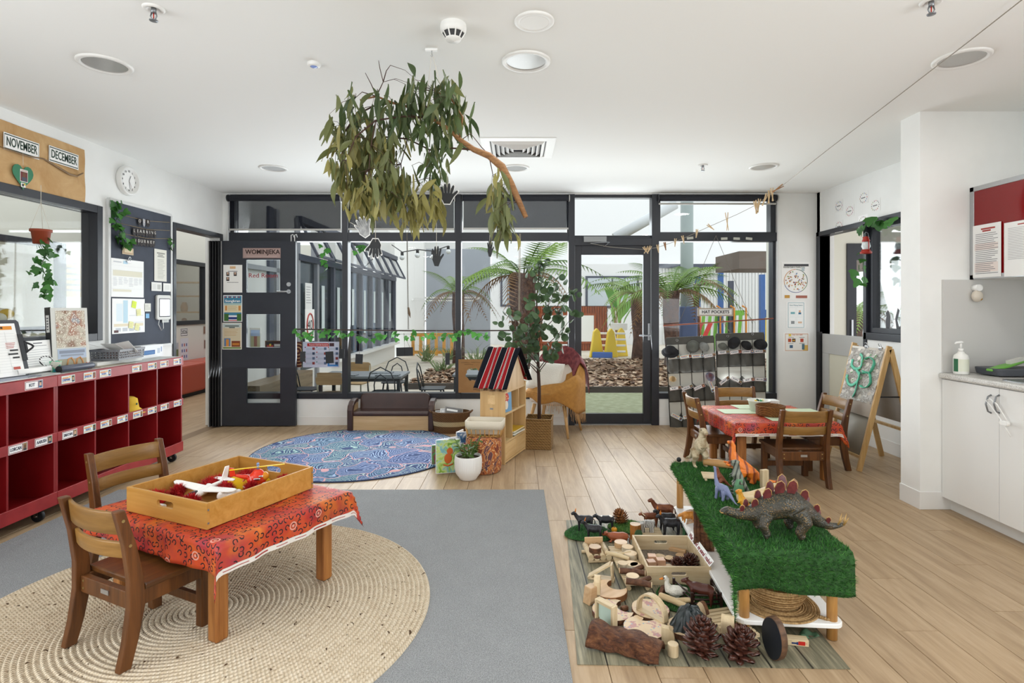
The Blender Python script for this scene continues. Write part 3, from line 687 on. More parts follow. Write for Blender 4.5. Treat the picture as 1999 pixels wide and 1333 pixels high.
def cubby(y0,y1,label):
    t=thing('cubby_shelf',label,'shelf',(0,y0,0),group='red cubby units');L=y1-y0;cw=L/4
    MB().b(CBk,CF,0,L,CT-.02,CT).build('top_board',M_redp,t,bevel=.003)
    MB().b(CBk+.004,CF-.006,.004,L-.004,CT,CT+.002).build('top_laminate',M_ctop,t)
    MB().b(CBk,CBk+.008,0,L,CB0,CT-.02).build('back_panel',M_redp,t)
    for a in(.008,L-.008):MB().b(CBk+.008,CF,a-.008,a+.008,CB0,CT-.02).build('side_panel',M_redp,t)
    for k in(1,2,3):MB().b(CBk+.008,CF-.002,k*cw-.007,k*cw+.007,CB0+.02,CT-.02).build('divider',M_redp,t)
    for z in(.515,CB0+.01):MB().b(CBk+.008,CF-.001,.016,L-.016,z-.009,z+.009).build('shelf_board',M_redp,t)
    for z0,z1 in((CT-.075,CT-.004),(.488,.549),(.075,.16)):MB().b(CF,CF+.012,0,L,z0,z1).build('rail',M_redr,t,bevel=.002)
    for a in(.12,L-.10):
        for X in(CF-.03,CBk+.06):
            c=MB();c.cyl((X,a-.011,.037),(X,a+.011,.037),.037,n=20);w=c.build('caster',M_rub,t)
            MB().box((X,a,.078),(.05,.05,.008)).box((X,a-.017,.055),(.028,.003,.05)).box((X,a+.017,.055),(.028,.003,.05)).cyl((X,a-.022,.037),(X,a+.022,.037),.006,n=8).build('caster_fork',M_chrome,w)
    return t
YJ=3.674
u1=cubby(YJ,5.06,'red cubby unit ending at the doorway with a yellow hat inside')
u2=cubby(2.288,YJ-.002,'red cubby unit at the left picture edge with tags for three names')
def cy(px):return-(CF+.012)*FPX/(CX-px)
for k,(px,z,nm,kd)in enumerate(((133,.89,'JOSEPHINE','B'),(175,.89,'JENSON','B'),(205.5,.89,'IVAN','B'),(267,.888,'LUCA','B'),(297,.888,'ALFRED','B'),(320.5,.89,'KIARA','B'),(346,.892,'CLARE','B'),
        (136,.517,'SMAYAN','A'),(175,.517,'HUGO','B'),(207,.518,'ERICA','B'),(239,.519,'LOU','B'),(269,.52,'ELOISA','B'),(297,.52,'AZIRA','B'),(321.5,.52,'EDEN','B'),(346.5,.52,'MATTEO','B'))):
    name_tag(u1,CF+.0125,cy(px)-YJ,z-.003,nm,kd,k,w=.125 if kd=='A' else.112,h=.05)
for k,(px,z,nm)in enumerate(((66,.886,'KIT'),(35,.517,'LORCAN'),(85,.517,'AARUSH'))):name_tag(u2,CF+.0125,cy(px)-2.288,z,nm,'A',k+2,w=.13,h=.052)
# yellow sun hat in a cubby
t=thing('sun_hat','yellow bucket hat lying in a red cubby','hat',(-3.145,4.505,.526),0);t.scale=(.92,.92,1.1);M_hat=m('hat_yellow','dcb63c',.85,bump=.3,bs=200)
MB().lathe([(.001,.115),(.05,.112),(.075,.10),(.085,.06),(.092,.035),(.145,.006),(.148,.004),(.143,.003),(.09,.03)],28,sy=.85).build('crown',M_hat,t,(0,0,0),(0,R(4),R(20)))
MB().cyl((.088,-.0,.06),(.092,-.0,.06),.008,n=10).build('badge',m('badge_green','1f4a34',.5),t)
# picture book in a lower cubby
t=thing('picture_book','book lying upside down in a lower red cubby','book',(-3.17,4.49,.126),R(4))
MB().b(-.1,.1,-.13,.13,0,.045).build('pages',M_paper,t);q=MB().b(-.105,.105,-.135,.135,-.002,.003).b(-.105,.105,-.135,.135,.045,.05).b(.1,.105,-.135,.135,0,.05);q.build('cover',m('book_maroon','6a3338',.5),t)
text('A YEAR BOOK',.022,m('book_ink','ece4dc',.6),t,(.1062,0,.024),(Euler(FACE('E')).to_matrix()@Euler((0,0,pi)).to_matrix()).to_euler(),w=.2)
# ---------------------------------------------------------------- things on the cubbies
ZT=CT+.0025
def lines(n,x0,x1,y0,y1,col='8a8c92',seed=1,fill=.45,var=.35):
    rs=random.Random(seed);o=[]
    for k in range(n):
        y=y1-(y1-y0)*(k+.5)/n;hh=(y1-y0)/n*fill/2;o.append((x0,y-hh,x1-(x1-x0)*rs.random()*var,y+hh,col))
    return o
def sheets(name,lab,x,y,z,w,h,deg,col='e9e9e6',cat='paper',th=.003,rects=()):return tag(card(name,w,h,None,(x,y,z),'U',rects,col,th,rot=(0,0,R(deg))),lab,cat)
sheets('paper_sheet','loose white paper lying flat at the near end of the cubbies',-3.12,3.32,ZT,.19,.42,3,'e6e6e2')
sheets('folder','dark edged folder lying along the cubby front edge',-3.09,3.36,ZT+.004,.10,.44,2,'9aa0ad','folder',.006)
sheets('tan_folder','tan card folder lying under the grey basket',-3.12,4.27,ZT,.17,.34,-4,'a89f8d','folder',.004)
sheets('paper_stack','stack of papers under the grey plastic basket',-3.25,4.42,ZT+.001,.24,.5,0,'dcdcd8',th=.028)
# large clipboard leaning in a stand
cb=thing('clipboard','large dark clipboard with a roster sheet and black clip','clipboard',(-3.13,3.33,ZT+.008),0,rot=(R(76),0,R(84)))
MB().prism([(-.28,0),(.22,0),(.235,.015),(.235,.35),(.22,.365),(-.28,.365)],0,.004).build('board',m('clip_board','3c3e43',.5),cb)
card('roster_sheet',.47,.335,cb,(-.03,.175,.0045),'U',[(.30,.02,.301+.0,.98,'aaaaaa')]+[(.06,.08+.052*k,.97,.083+.052*k,'c3c7c6')for k in range(15)]+[(.2+.16*k,.08,.203+.16*k,.84,'c8cccb')for k in range(5)]
     +[(.78,.88,.95,.95,'d98a2b'),(.80,.9,.83,.94,'3a2a1a'),(.5,.90,.72,.93,'c06a5a')]+[(.62,.1+.05*k,.65,.115+.05*k,'c98a84')for k in range(14)]+[(.82,.62-.03*k,.95-.01*(k%4),.63-.03*k,'b5584c')for k in range(4)]
     +[(.86,.47,.97,.5,'2a2a2c'),(.83,.40,.96,.43,'2a2a2c'),(.88,.33,.97,.36,'2a2a2c'),(.86,.12,.95,.17,'b5584c')]+[(.4,.3-.07*k,.46,.33-.07*k,'33353a')for k in range(4)],'eeeeec',.001)
q=MB();q.b(.205,.236,.10,.27,.004,.012).tube([(.236,.15,.01),(.275,.175,.018),(.285,.185,.018),(.275,.195,.018),(.236,.22,.01)],.006,8).b(.236,.25,.16,.21,.002,.014);q.build('spring_clip',m('clip_black','1c1c1f',.35),cb)
# display sheet and binder standing behind
sh=card('form_sheet',.36,.21,None,(-3.225,3.79,ZT+.115),'E',[(.36,.9,.55,.93,'5a5c62'),(.3,.82,.64,.835,'7a7c82')]+lines(9,.2,.72,.08,.74,'b4b6ba',4,.16),'f1f1ef',.0012,rot=(R(82),0,R(88)));tag(sh,'white printed form leaning behind the clipboard','paper')
bd=thing('display_binder','clear covered display binder standing beside the window frame','binder',(-3.21,3.865,ZT),0,rot=(R(86),0,R(72)))
MB().b(0,.245,0,.44,0,.006).build('cover',m('binder_cover','d7d8d2',.35),bd)
MB().b(-.002,.004,0,.445,-.05,.004).b(0,.23,0,.44,-.05,-.044).build('spine',m('binder_black','1e1f23',.35),bd)
card('spine_label',.03,.12,bd,(-.0025,.33,-.022),'U',lines(5,.2,.9,.1,.9,'6a6c70',3),'eeeeec',rot=(0,R(-90),0))
def mosaic():
    t=NT('binder_art');v=t.co();vo=t.n('TexVoronoi',{'Vector':v,'Scale':90}).outputs['Distance'];big=t.noise(v,9,2)
    c=t.ramp(big,(.35,'8b6a55'),(.5,'c9c2b0'),(.6,'a4735c'),(.72,'9fb0b8'));c=t.mix(t.ramp(vo,(.25,'ffffff'),(.4,'000000')),c,'efe9dc');return t.fin(c,.15)
MB().b(.03,.225,.16,.42,.0065,.0075).build('cover_art',mosaic(),bd)
card('cover_title',.19,.12,bd,(.128,.09,.0068),'U',[(.05,.72,.95,.9,'8f98a8'),(.1,.55,.9,.66,'9aa2b0'),(0,0,1,.4,'a9a48f')],'b5c3d6')
q=MB();[q.tube([(x,.03,.0085),(x+.01,.075,.0085),(x+.03,.085,.0085),(x+.045,.06,.0085),(x+.052,.02,.0085)],.0055,6)for x in(.09,.15)];q.build('worm_motif',m('worm_orange','c9935f',.5),bd)
# rolled notebook, pencil case, cup, flower, cushion
t=thing('spiral_notebook','open spiral notebook with a rolled page on the cubbies','notebook',(-3.10,3.60,ZT),R(2))
MB().b(-.07,.05,-.13,.14,0,.006).build('cover',M_paper,t)
mb=MB();mb.sheet(lambda u,v:(-.065+.07*u+.02*sin(u*pi)-.01,-.12+.26*v,.008+.045*sin(u*pi*.9)),14,2);mb.build('rolled_page',M_paper,t,solid=.001)
mb=MB();[mb.tube([(.05+.006*cos(a),-.12+.26*k/26,.006+.006*sin(a))for a in(0,1.5,3,4.5)],.001,4,closed=True)for k in range(27)];mb.build('wire_spiral',M_rub,t)
q=MB();[q.quad(-.02,.03,-.1+.02*k,-.098+.02*k,.0535,'8a8c90')for k in range(0)]
tag(MB().tube([(0,-.10,.022),(0,-.085,.024),(0,.17,.024),(0,.185,.022)],[.018,.022,.022,.018],16).build('pencil_case',m('case_grey','4d5260',.3),None,(-3.075,3.86,ZT+.002),(0,0,R(-3))),'dark grey round pencil case at the cubby edge','pencil case')
MB().cyl((0,-.103,.022),(0,-.096,.022),.0235,n=16).build('end_cap',m('case_cap','1a1a1e',.4),bpy.data.objects['pencil_case'])
t=thing('paper_cup','small paper cup painted green beside the display binder','cup',(-3.16,3.83,ZT),0)
def cupmat():
    k=NT('painted_cup');v=k.co();f=k.noise(v,28,1);c=k.ramp(f,(.45,'e7e8da'),(.5,'7fd3a6'),(.58,'3fb7a8'),(.66,'2f8fbf'),mode='CONSTANT');return k.fin(c,.6)
MB().lathe([(.001,0),(.026,0),(.034,.072),(.0355,.074),(.033,.073),(.025,.004),(.001,.004)],24).build('cup_body',cupmat(),t)
def stripe():
    k=NT('black_white_cord');sx=k.n('SeparateXYZ',{0:k.co()}).outputs;f=k.math('GREATER_THAN',k.math('SINE',k.math('MULTIPLY',k.math('ADD',sx[1],sx[2]),300)),0.0);return k.fin(k.mix(f,'18181a','e4e4e2'),.7)
tag(MB().tube([(-.0,-.02+.055*cos(a)-.02*sin(a),.075+.035*sin(a))for a in[k*2*pi/28 for k in range(28)]],.0042,6,closed=True).build('cord_loop',stripe(),None,(-3.16,3.78,ZT+.005)),'black and white twisted cord loop at the painted cup','cord')
t=thing('foam_flower','orange foam flower in front of the display binder','ornament',(-3.10,4.045,ZT+.02),0,rot=(R(65),0,R(75)))
pts=[((.030 if k%2 else.018)*cos(k*pi/8),(.030 if k%2 else.018)*sin(k*pi/8))for k in range(16)]
MB().prism(pts,0,.012).build('petals',m('foam_orange','e2541c',.7),t,bevel=.003)
tag(MB().ell((0,0,.12),(.03,.07,.12),n=16,k=10).build('blue_pouch',m('pouch_blue','1f6fb0',.6),None,(-3.30,4.13,ZT),(0,0,R(10))),'blue fabric pouch between the binder and the grey basket','pouch')
# grey plastic basket with papers
bk=thing('plastic_basket','grey perforated plastic basket of papers on the cubbies','basket',(-3.18,4.46,ZT+.032),R(4));M_bsk=m('basket_grey','7e8084',.4)
bw,bl,bh=.20,.32,.085
for s in(-1,1):
    mb=MB();n=15
    for k in range(n+1):y=-bl/2+bl*k/n;mb.b(-.002,.002,y-.0035,y+.0035,.012,bh-.018)
    for z in(.014,.032,.05):mb.b(-.002,.002,-bl/2,bl/2,z-.003,z+.003)
    mb.b(-.002,.002,-bl/2,bl/2,0,.012).b(-.006,.006,-bl/2-.004,bl/2+.004,bh-.018,bh);mb.build('side_grille',M_bsk,bk,(s*bw/2,0,0),(0,R(s*5),0))
    mb=MB();n=9
    for k in range(n+1):x=-bw/2+bw*k/n;mb.b(x-.0035,x+.0035,-.002,.002,.012,bh-.018)
    for z in(.014,.032,.05):mb.b(-bw/2,bw/2,-.002,.002,z-.003,z+.003)
    mb.b(-bw/2,bw/2,-.002,.002,0,.012).b(-bw/2-.004,bw/2+.004,-.006,.006,bh-.018,bh);mb.build('end_grille',M_bsk,bk,(0,s*bl/2,0),(R(-s*5),0,0))
MB().b(-bw/2,bw/2,-bl/2,bl/2,0,.004).build('base',M_bsk,bk)
for k,(dy,dx,tilt,w,h,lb)in enumerate(((-.07,-.02,20,.16,.20,'white envelope standing tallest in the grey basket'),(-.02,.01,35,.18,.15,'striped card leaning in the grey basket'),(.05,.03,52,.18,.12,'folded white paper lying over the basket rim'))):
    tag(card('loose_paper',w,h,None,(-3.18+dx,4.44+dy,ZT+.115),'E',lines(5,.1,.9,.1,.9,'d3b9b4' if k==1 else 'dcdde0',k,.3),'f0f0ee',.0015,rot=(R(tilt),R(8*k-6),R(150+8*k))),lb,'paper','papers in the grey basket')
mb=MB();mb.b(-.09,.09,-.01,.15,.005,.055);tag(mb.build('card_pack',m('pack_pink','c99a96',.7,c2='e8e2e0',scale=90),None,(-3.18,4.45,ZT+.034),(0,0,R(4))),'pink patterned card pack inside the grey basket','cards')
t=thing('succulent','small spiky green succulent behind the grey basket','plant',(-3.30,4.66,ZT),0)
MB().lathe([(.001,0),(.03,0),(.035,.06),(.03,.058),(.001,.055)],16).build('pot',M_white,t)
for k in range(14):
    a=k*2.4;e=.3+.9*(k/14);d=V((cos(a)*cos(e),sin(a)*cos(e),sin(e)))
    MB().tube([(0,0,.055),d*.05+V((0,0,.06)),d*.095+V((0,0,.06))],[.006,.009,.001],6).build('leaf',m('succulent_green','3f5a3a',.5),t)
bx_=tag(card('tissue_box',.30,.11,None,(-3.30,4.94,ZT+.055),'E',[(.12,.25,.62,.6,'2f5f9a'),(.14,.3,.58,.5,'4a78ad'),(.72,.3,.85,.7,'b9c2d0'),(.9,.4,.93,.8,'3a6fb0')],'e6e8ea',.08,rot=FACE('E')),'white and blue cardboard box at the far end of the cubbies','box')
# ---------------------------------------------------------------- play mat, bench, dinosaurs and farm toys
def px2m(px,py,n,z=0):return n*gp(px,py,z).y/FPX
A,B_,D_=gp(1127,1298),gp(1660,1307),gp(1105,1016);C_=D_+(B_-A)
def mat_mat():
    t=NT('weathered_plank_print');v=t.co('Object',(26,1.6,1));n=t.noise(v,1.8,6,.65,.5);n2=t.noise(t.co('Object',(90,4,1)),1.2,3)
    st=t.math('SINE',t.math('MULTIPLY',t.n('SeparateXYZ',{0:t.co()}).outputs[0],2*pi/.155))
    g=t.math('ADD',t.math('MULTIPLY',n,.7),t.math('MULTIPLY',n2,.3))
    c=t.ramp(g,(.3,'3b382f'),(.48,'77735f'),(.62,'99927a'),(.75,'b3ab93'));c=t.mix(t.ramp(st,(.985,'000000'),(.995,'ffffff')),c,'2a2822')
    return t.fin(c,.5,0,.3)
mb=MB();mb.prism([(p.x,p.y)for p in(A,B_,C_,D_)],.001,.0035);tag(mb.build('play_mat',mat_mat()),'weathered plank print vinyl mat under the animal toys','mat')
ZM=.0037
M_pine=wood('pale_wood','b59d78','d6c4a2',ax=0,s=1.2,rough=.5);M_pinez=wood('pale_wood_up','b59d78','d6c4a2',ax=2,s=1.2,rough=.5)
M_cut=wood('cut_wood','cfae83','e6d2b2',ax=2,s=.6,rough=.6);M_bark=m('bark_brown','4a2f20',.8,c2='7a5236',scale=40,bump=.6,bs=60)
M_barkr=m('bark_rough','3f2c20',.85,c2='8a6a4a',scale=22,bump=.9,bs=40,detail=6);M_peg=wood('peg_wood','a9763c','c99a5a',ax=2,s=1.2)
# blades of artificial grass on any surface fn(u,v) -> point
def grass_mat(name,c1,c2,c3):
    t=NT(name);c=t.n('VertexColor',layer_name='Col').outputs[0];return t.fin(c,.45,0,.35)
M_blade=grass_mat('turf_blade',0,0,0);M_turf=m('turf_backing','1f3d1c',.9,c2='2f5a28',scale=60)
def blades(fn,n,ln,seed,parent,cols=('1f4a1c','2c6326','3a7a30','245220','4f8a3a'),wd=.0016,up=.55,sag=1.0):
    rs=random.Random(seed);vs,fs,cs=[],[],[];e=1e-3;lc=[lin(c)for c in cols]
    for k in range(n):
        u,v=rs.random(),rs.random();p=V(fn(u,v));du=V(fn(min(1,u+e),v))-V(fn(max(0,u-e),v));dv=V(fn(u,min(1,v+e)))-V(fn(u,max(0,v-e)))
        nr=du.cross(dv)
        if nr.length<1e-12:continue
        nr.normalize();d=(nr*up+V((rs.uniform(-1,1),rs.uniform(-1,1),rs.uniform(-.5,.9)))*.45).normalized()*ln*rs.uniform(.6,1.25)
        s=V((rs.uniform(-1,1),rs.uniform(-1,1),rs.uniform(-.3,.3))).cross(d)
        if s.length<1e-9:continue
        s=s.normalized()*wd;i=len(vs);vs+=[p-s,p+s,p+d];fs.append((i,i+1,i+2));c=rs.choice(lc);cs+=[*c,1]*3
    me=bpy.data.meshes.new('grass_blades');me.from_pydata([tuple(q)for q in vs],[],fs);a=me.color_attributes.new('Col','FLOAT_COLOR','CORNER');a.data.foreach_set('color',cs);me.materials.append(M_blade)
    return tag(put('grass_blades',me,parent),kind='stuff')
# ---- bench
BC,BR=V((1.180,2.955,0)),R(-4.6)
bn=thing('low_bench','low two level bench with round wooden legs under artificial grass','bench',BC,BR);bL,bW=.635,.176
def bl(x,y,z=0):c,s=cos(BR),sin(BR);return V((BC.x+x*c-y*s,BC.y+x*s+y*c,z))
for a in(-1,1):
    for b in(-1,1):MB().cyl((a*bW,b*bL,ZM if b<0 or a<0 else.0),(a*bW,b*bL,.345),.0205,n=20).build('leg',M_peg,bn)
def rrect(w,h,r,n=5):
    p=[]
    for cx,cy,a0 in((w/2-r,h/2-r,0),(-w/2+r,h/2-r,pi/2),(-w/2+r,-h/2+r,pi),(w/2-r,-h/2+r,1.5*pi)):
        for k in range(n+1):a=a0+pi/2*k/n;p.append((cx+r*cos(a),cy+r*sin(a)))
    return p
MB().prism(rrect(.44,1.33,.035),.345,.366).build('top_board',M_pine,bn,bevel=.003);MB().prism(rrect(.43,1.34,.04),.060,.080).build('lower_shelf',M_white,bn,bevel=.004)
gt=thing('grass_cover','sheet of artificial grass draped over the low bench','grass mat',BC,BR)
def gfn(u,v):
    # u across (left -> right), v along (near -> far); hangs over the near end and the left side
    y=-.668-.175+v*(.668+.175+.62);near=max(0,-.668-y);yy=max(-.668,y)
    left=.05+.085*max(0,1-(max(y,-.70)+.70)/1.0)
    w=.44;x=-w/2-left+u*(w+left+.02);over=max(0,-.222-x);xx=max(-.225-.25*min(over,.04),x)
    z=.376-over*.95-near*.95+.004*sin(x*30+y*17);y2=yy-.018*min(1,near/.02)-(.02*sin(x*12)*near/.15)
    return(xx,y2,z)
mb=MB();mb.sheet(gfn,28,60);mb.build('backing',M_turf,gt,solid=.004);blades(gfn,30000,.019,3,gt,wd=.0013)
ZG=.383
def patch(name,lab,px,py,wx,wy,seed,cols,n=2600,ln=.013):
    p=gp(px,py);rs=random.Random(seed);ph=rs.uniform(0,6)
    t=thing(name,lab,'grass mat',(p.x,p.y,ZM),R(rs.uniform(-6,6)))
    def f(u,v):
        x,y=(u-.5)*2,(v-.5)*2;r=.86+.07*sin(3*atan2(y,x)+ph);k=max(abs(x),abs(y));l=hypot(x,y)or 1;s=k/l*1.12 if l>0 else 1
        return(x*s*r*wx/2,y*s*r*wy/2,.006)
    mb=MB();mb.sheet(f,14,14);mb.build('backing',M_turf,t,solid=.004);blades(f,n,ln,seed,t,cols,wd=.0011,up=.7);return t
patch('grass_patch','dark green grass patch under the goats at the mat corner',1150,1043,.30,.27,5,('215227','2f6f30','3f8a3c'))
patch('grass_patch','light green grass patch beside the far pine cone',1222,1031,.22,.22,6,('5a8a3c','6f9a48','8aae5c','4a7a34'))
patch('grass_patch','green grass patch under the goose and the fenced cow',1345,1172,.34,.26,7,('21481f','2f6a2a','447a38'),3600)
# ---- organic toys
def org(name,parent,mat,parts,vox=.005,sm=4):
    mb=MB()
    for q in parts:
        if q[0]=='t':mb.tube(q[1],q[2],10)
        else:mb.ell(q[1],q[2],q[3]if len(q)>3 else None,n=12,k=8)
    return mb.build(name,mat,parent,remesh=vox,smooth=sm)
def patchy(name,c1,c2,scale=18,c3=None,thr=.52,rough=.45):
    if name in MATS:return MATS[name]
    t=NT(name);n=t.noise(t.co(),scale,2);c=t.ramp(n,(thr,c1),(thr+.02,c2));t.bump(t.noise(t.co(),220,2),.25,.002)
    return t.fin(c,rough,0,.4)
M_blk=patchy('goat_black','1d1d20','2c2c31',60);M_horn=m('horn_orange','d07a22',.5);M_bw=patchy('cow_black_white','202024','e4e0d8',22,thr=.56)
M_brw=patchy('cow_brown_white','4a2318','e6e0d2',16,thr=.58);M_brn=patchy('animal_brown','6b3a22','7d4a2e',30);M_red_b=patchy('animal_russet','96502f','8a4628',30)
def beast(name,lab,cat,px,py,L,mat,deg,hl=.40,neck=.26,tail='s',horns=None,hmat=None,z=ZM,headdrop=0.0,body=.28,hl2=None,lying=False,ears=True,grp=None):
    p=gp(px,py,z);t=thing(name,lab,cat,(p.x,p.y,z),R(deg),grp);h=0.02*L if lying else hl*L;r=body*L/2*1.25;bz_=h+r*.95
    hx,hz=.50*L,bz_+neck*L-headdrop*L
    pr=[('t',[(-.36*L,0,bz_),(-.2*L,0,bz_+.02*L),(0,0,bz_-.01*L),(.2*L,0,bz_+.01*L),(.34*L,0,bz_+.02*L)],[r*.75,r*1.0,r*1.05,r*1.0,r*.7]),
          ('t',[(.28*L,0,bz_+.03*L),(.40*L,0,(bz_+hz)/2+.02*L),(.46*L,0,hz)],[r*.72,r*.52,r*.46]),
          ('t',[(.44*L,0,hz+.02*L),(.54*L,0,hz-.01*L),(.62*L,0,hz-.05*L)],[r*.5,r*.42,r*.30])]
    if not lying:
        for a in(-.28,.27):
            for s in(-1,1):pr.append(('t',[(a*L,s*r*.55,bz_-.02*L),(a*L-.01*L,s*r*.6,h*.55),(a*L,s*r*.6,h*.2),(a*L+.015*L,s*r*.6,.004*L)],[r*.42,r*.24,r*.17,r*.22]))
    else:
        for a in(-.2,.25):
            for s in(-1,1):pr.append(('t',[(a*L,s*r*.8,r*.4),(a*L+.12*L,s*r*1.0,r*.22),(a*L+.03*L,s*r*1.05,r*.18)],[r*.3,r*.2,r*.16]))
    if ears:
        for s in(-1,1):pr.append(('t',[(.45*L,s*r*.35,hz+.05*L),(.43*L,s*r*.85,hz+.06*L)],[r*.18,r*.12]))
    org('body',t,mat,pr,vox=max(.0022,L*.02),sm=3)
    MB().tube([(-.36*L,0,bz_+.03*L),(-.43*L,0,bz_-.02*L),(-.44*L,0,bz_-.2*L)],[r*.14,r*.1,r*.14],6).build('tail',mat,t)
    if horns:
        for s in(-1,1):MB().tube([(.45*L,s*r*.2,hz+.05*L),(.42*L,s*r*(.35+horns[1]),hz+(.05+horns[0]*.6)*L),(.40*L,s*r*(.35+horns[1]*1.2),hz+(.05+horns[0])*L)],[r*.16,r*.12,r*.04],6).build('horn',hmat or M_horn,t)
    return t
GG='black toy goats with orange horns'
beast('toy_goat','black goat with orange horns at the far left mat corner','toy goat',1142,1038,.135,M_blk,175,horns=(.16,.1),grp=GG)
beast('toy_goat','black goat with orange horns in front on the left grass patch','toy goat',1160,1055,.125,M_blk,168,horns=(.16,.1),grp=GG)
beast('toy_cow','black and white toy cow on the left grass patch','toy cow',1183,1037,.13,M_bw,178,neck=.16)
beast('toy_calf','russet toy calf lying before the stump block','toy cow',1207,1057,.15,M_red_b,172,neck=.10,lying=True)
beast('toy_bull','brown toy bull with long pale horns beside the zebra','toy bull',1270,1028,.12,M_brn,180,neck=.10,horns=(.06,2.4),hmat=M_pine)
beast('toy_horse','brown toy horse behind the black goats','toy horse',1296,1020,.16,M_brn,172,neck=.30,ears=False)
beast('toy_goat','black goat with orange horns behind the other right hand goat','toy goat',1302,1033,.135,M_blk,174,horns=(.16,.1),grp=GG)
beast('toy_goat','black goat with orange horns beside the green block','toy goat',1310,1047,.145,M_blk,176,horns=(.16,.1),grp=GG)
beast('toy_pig','orange toy pig at the far end of the lower shelf','toy pig',1343,1018,.10,patchy('pig_orange','c98538','d99a4c',20),188,hl=.2,neck=.0,body=.34,z=.10)
beast('toy_cow','brown and white toy cow standing inside the fence','toy cow',1370,1182,.15,M_brw,150,neck=.14,hl=.36,body=.26)
def zeb():
    t=NT('zebra_stripe');w=t.n('TexWave',{'Vector':t.co(),'Scale':38,'Distortion':6,'Detail Scale':.6}).outputs[0];return t.fin(t.ramp(w,(.5,'1c1c1e'),(.55,'e8e6e2')),.6)
p=gp(1268,1045);z=thing('zebra_block','painted zebra cut from a white wooden block','toy zebra',(p.x,p.y,ZM),R(-8))
MB().prism([(-.05,0),(-.03,0),(-.028,.045),(.0,.045),(.0,0),(.022,0),(.026,.05),(.03,.085),(-.03,.088),(-.034,.07),(-.055,.068),(-.056,.05)],-.012,.012,Mv).build('body',zeb(),z,bevel=.003)
# goose
p=gp(1317,1170);g=thing('toy_goose','white toy goose with an orange beak on the green grass patch','toy goose',(p.x,p.y,ZM),R(172));M_goose=m('goose_white','d9d6cb',.55,bump=.5,bs=160)
org('body',g,M_goose,[('t',[(-.06,0,.05),(-.03,0,.04),(.005,0,.036),(.028,0,.045),(.036,0,.07),(.034,0,.088),(.042,0,.095),(.05,0,.093)],[.006,.022,.027,.022,.012,.010,.013,.009]),('e',(-.005,0,.02),(.02,.018,.02))],.0035,3)
MB().cyl((.052,0,.092),(.07,0,.087),.0065,.003,n=8).build('beak',M_horn,g)
def eye(t,pts,r=.003):
    for q in pts:MB().ell(q,r,n=8,k=6).build('eye',M_rub,t)
eye(g,[(.05,.009,.098),(.05,-.009,.098)])
# ---- wood blocks, slices, sticks
def cutoff(name,lab,px,py,outline,h,deg=0,face=M_cut,side=M_bark,cat='wood slice',z=ZM,lift=0,rot=None,grp=None,loc=None):
    p=loc or gp(px,py,z);t=thing(name,lab,cat,(p.x,p.y,z+lift),R(deg),grp,rot)
    MB().prism([(x*.985,y*.985)for x,y in outline],h-.0012,h+.0008).build('cut_face',face,t);MB().prism(outline,0,h-.0005).build('bark_edge',side,t);return t
def blob(r,n=20,seed=0,amp=.05,sy=1):rs=random.Random(seed);a=rs.uniform(0,6);return[(r*(1+amp*sin(3*k*2*pi/n+a)+amp*.6*sin(5*k*2*pi/n+a*2))*cos(k*2*pi/n),sy*r*(1+amp*sin(3*k*2*pi/n+a)+amp*.6*sin(5*k*2*pi/n+a*2))*sin(k*2*pi/n))for k in range(n)]
def crescent(r,br,off,n=18):
    # disc with a circular bite
    out=[]
    d=off;a=(r*r-br*br+d*d)/(2*d);hh=sqrt(max(1e-9,r*r-a*a));a0=atan2(hh,a)
    for k in range(n+1):t=a0+(2*pi-2*a0)*k/n;out.append((r*cos(t),r*sin(t)))
    b0=atan2(-hh,a-d);b1=atan2(hh,a-d)
    if b1>b0:b1=b1;b0=b0+2*pi
    for k in range(1,10):t=b0+(b1-b0)*k/10;out.append((d+br*cos(t),br*sin(t)))
    return out
def speck():
    t=NT('painted_cut_wood');v=t.co();n=t.noise(v,30,2);vo=t.n('TexVoronoi',{'Vector':v,'Scale':70});c=t.mix(t.ramp(n,(.56,'000000'),(.62,'ffffff')),'d6bf9e','b98a86');k=t.math('MULTIPLY',t.math('LESS_THAN',vo.outputs['Distance'],.28),t.math('GREATER_THAN',t.n('SeparateColor',{0:vo.outputs['Color']}).outputs[0],.7));return t.fin(t.mix(k,c,'8fa9b8'),.5)
M_speck=speck()
M_tan=wood('tan_block','b08a60','cfb08a',ax=0,s=1)
ci=blob(.085,24,2,.02,.72)
s1=cutoff('wood_slab','flat wooden slab with a round bite behind the mirror frame',1188,1160,crescent(.088,.05,.062),.028,38,M_tan,m('slab_edge','8a5a33',.6,c2='6b4226',scale=12))
cutoff('crescent_slice','paint speckled crescent wood slice behind the mirror frame',1196,1199,crescent(.092,.055,.082),.022,20,M_speck)
cutoff('wood_slice','paint stained round wood slice under the tall arch',1269,1196,blob(.083,24,4,.02),.02,0,M_speck)
cutoff('crescent_slice','kidney shaped speckled wood slice beside the bark log',1258,1235,crescent(.088,.06,.108),.024,78,M_speck)
cutoff('wood_slice','round wood slice under the dark rock',1340,1232,blob(.08,24,5,.025),.022)
cutoff('wood_disc','small flat wood disc between the speckled slices',1246,1213,blob(.022,16,5,.0),.016)
tag(MB().box((0,0,.012),(.035,.02,.02)).build('bark_chip',M_bark,None,gp(1219,1194)+V((0,0,ZM)),(0,0,.4),bevel=.005),'small reddish bark chip beside the crescent slice','bark')
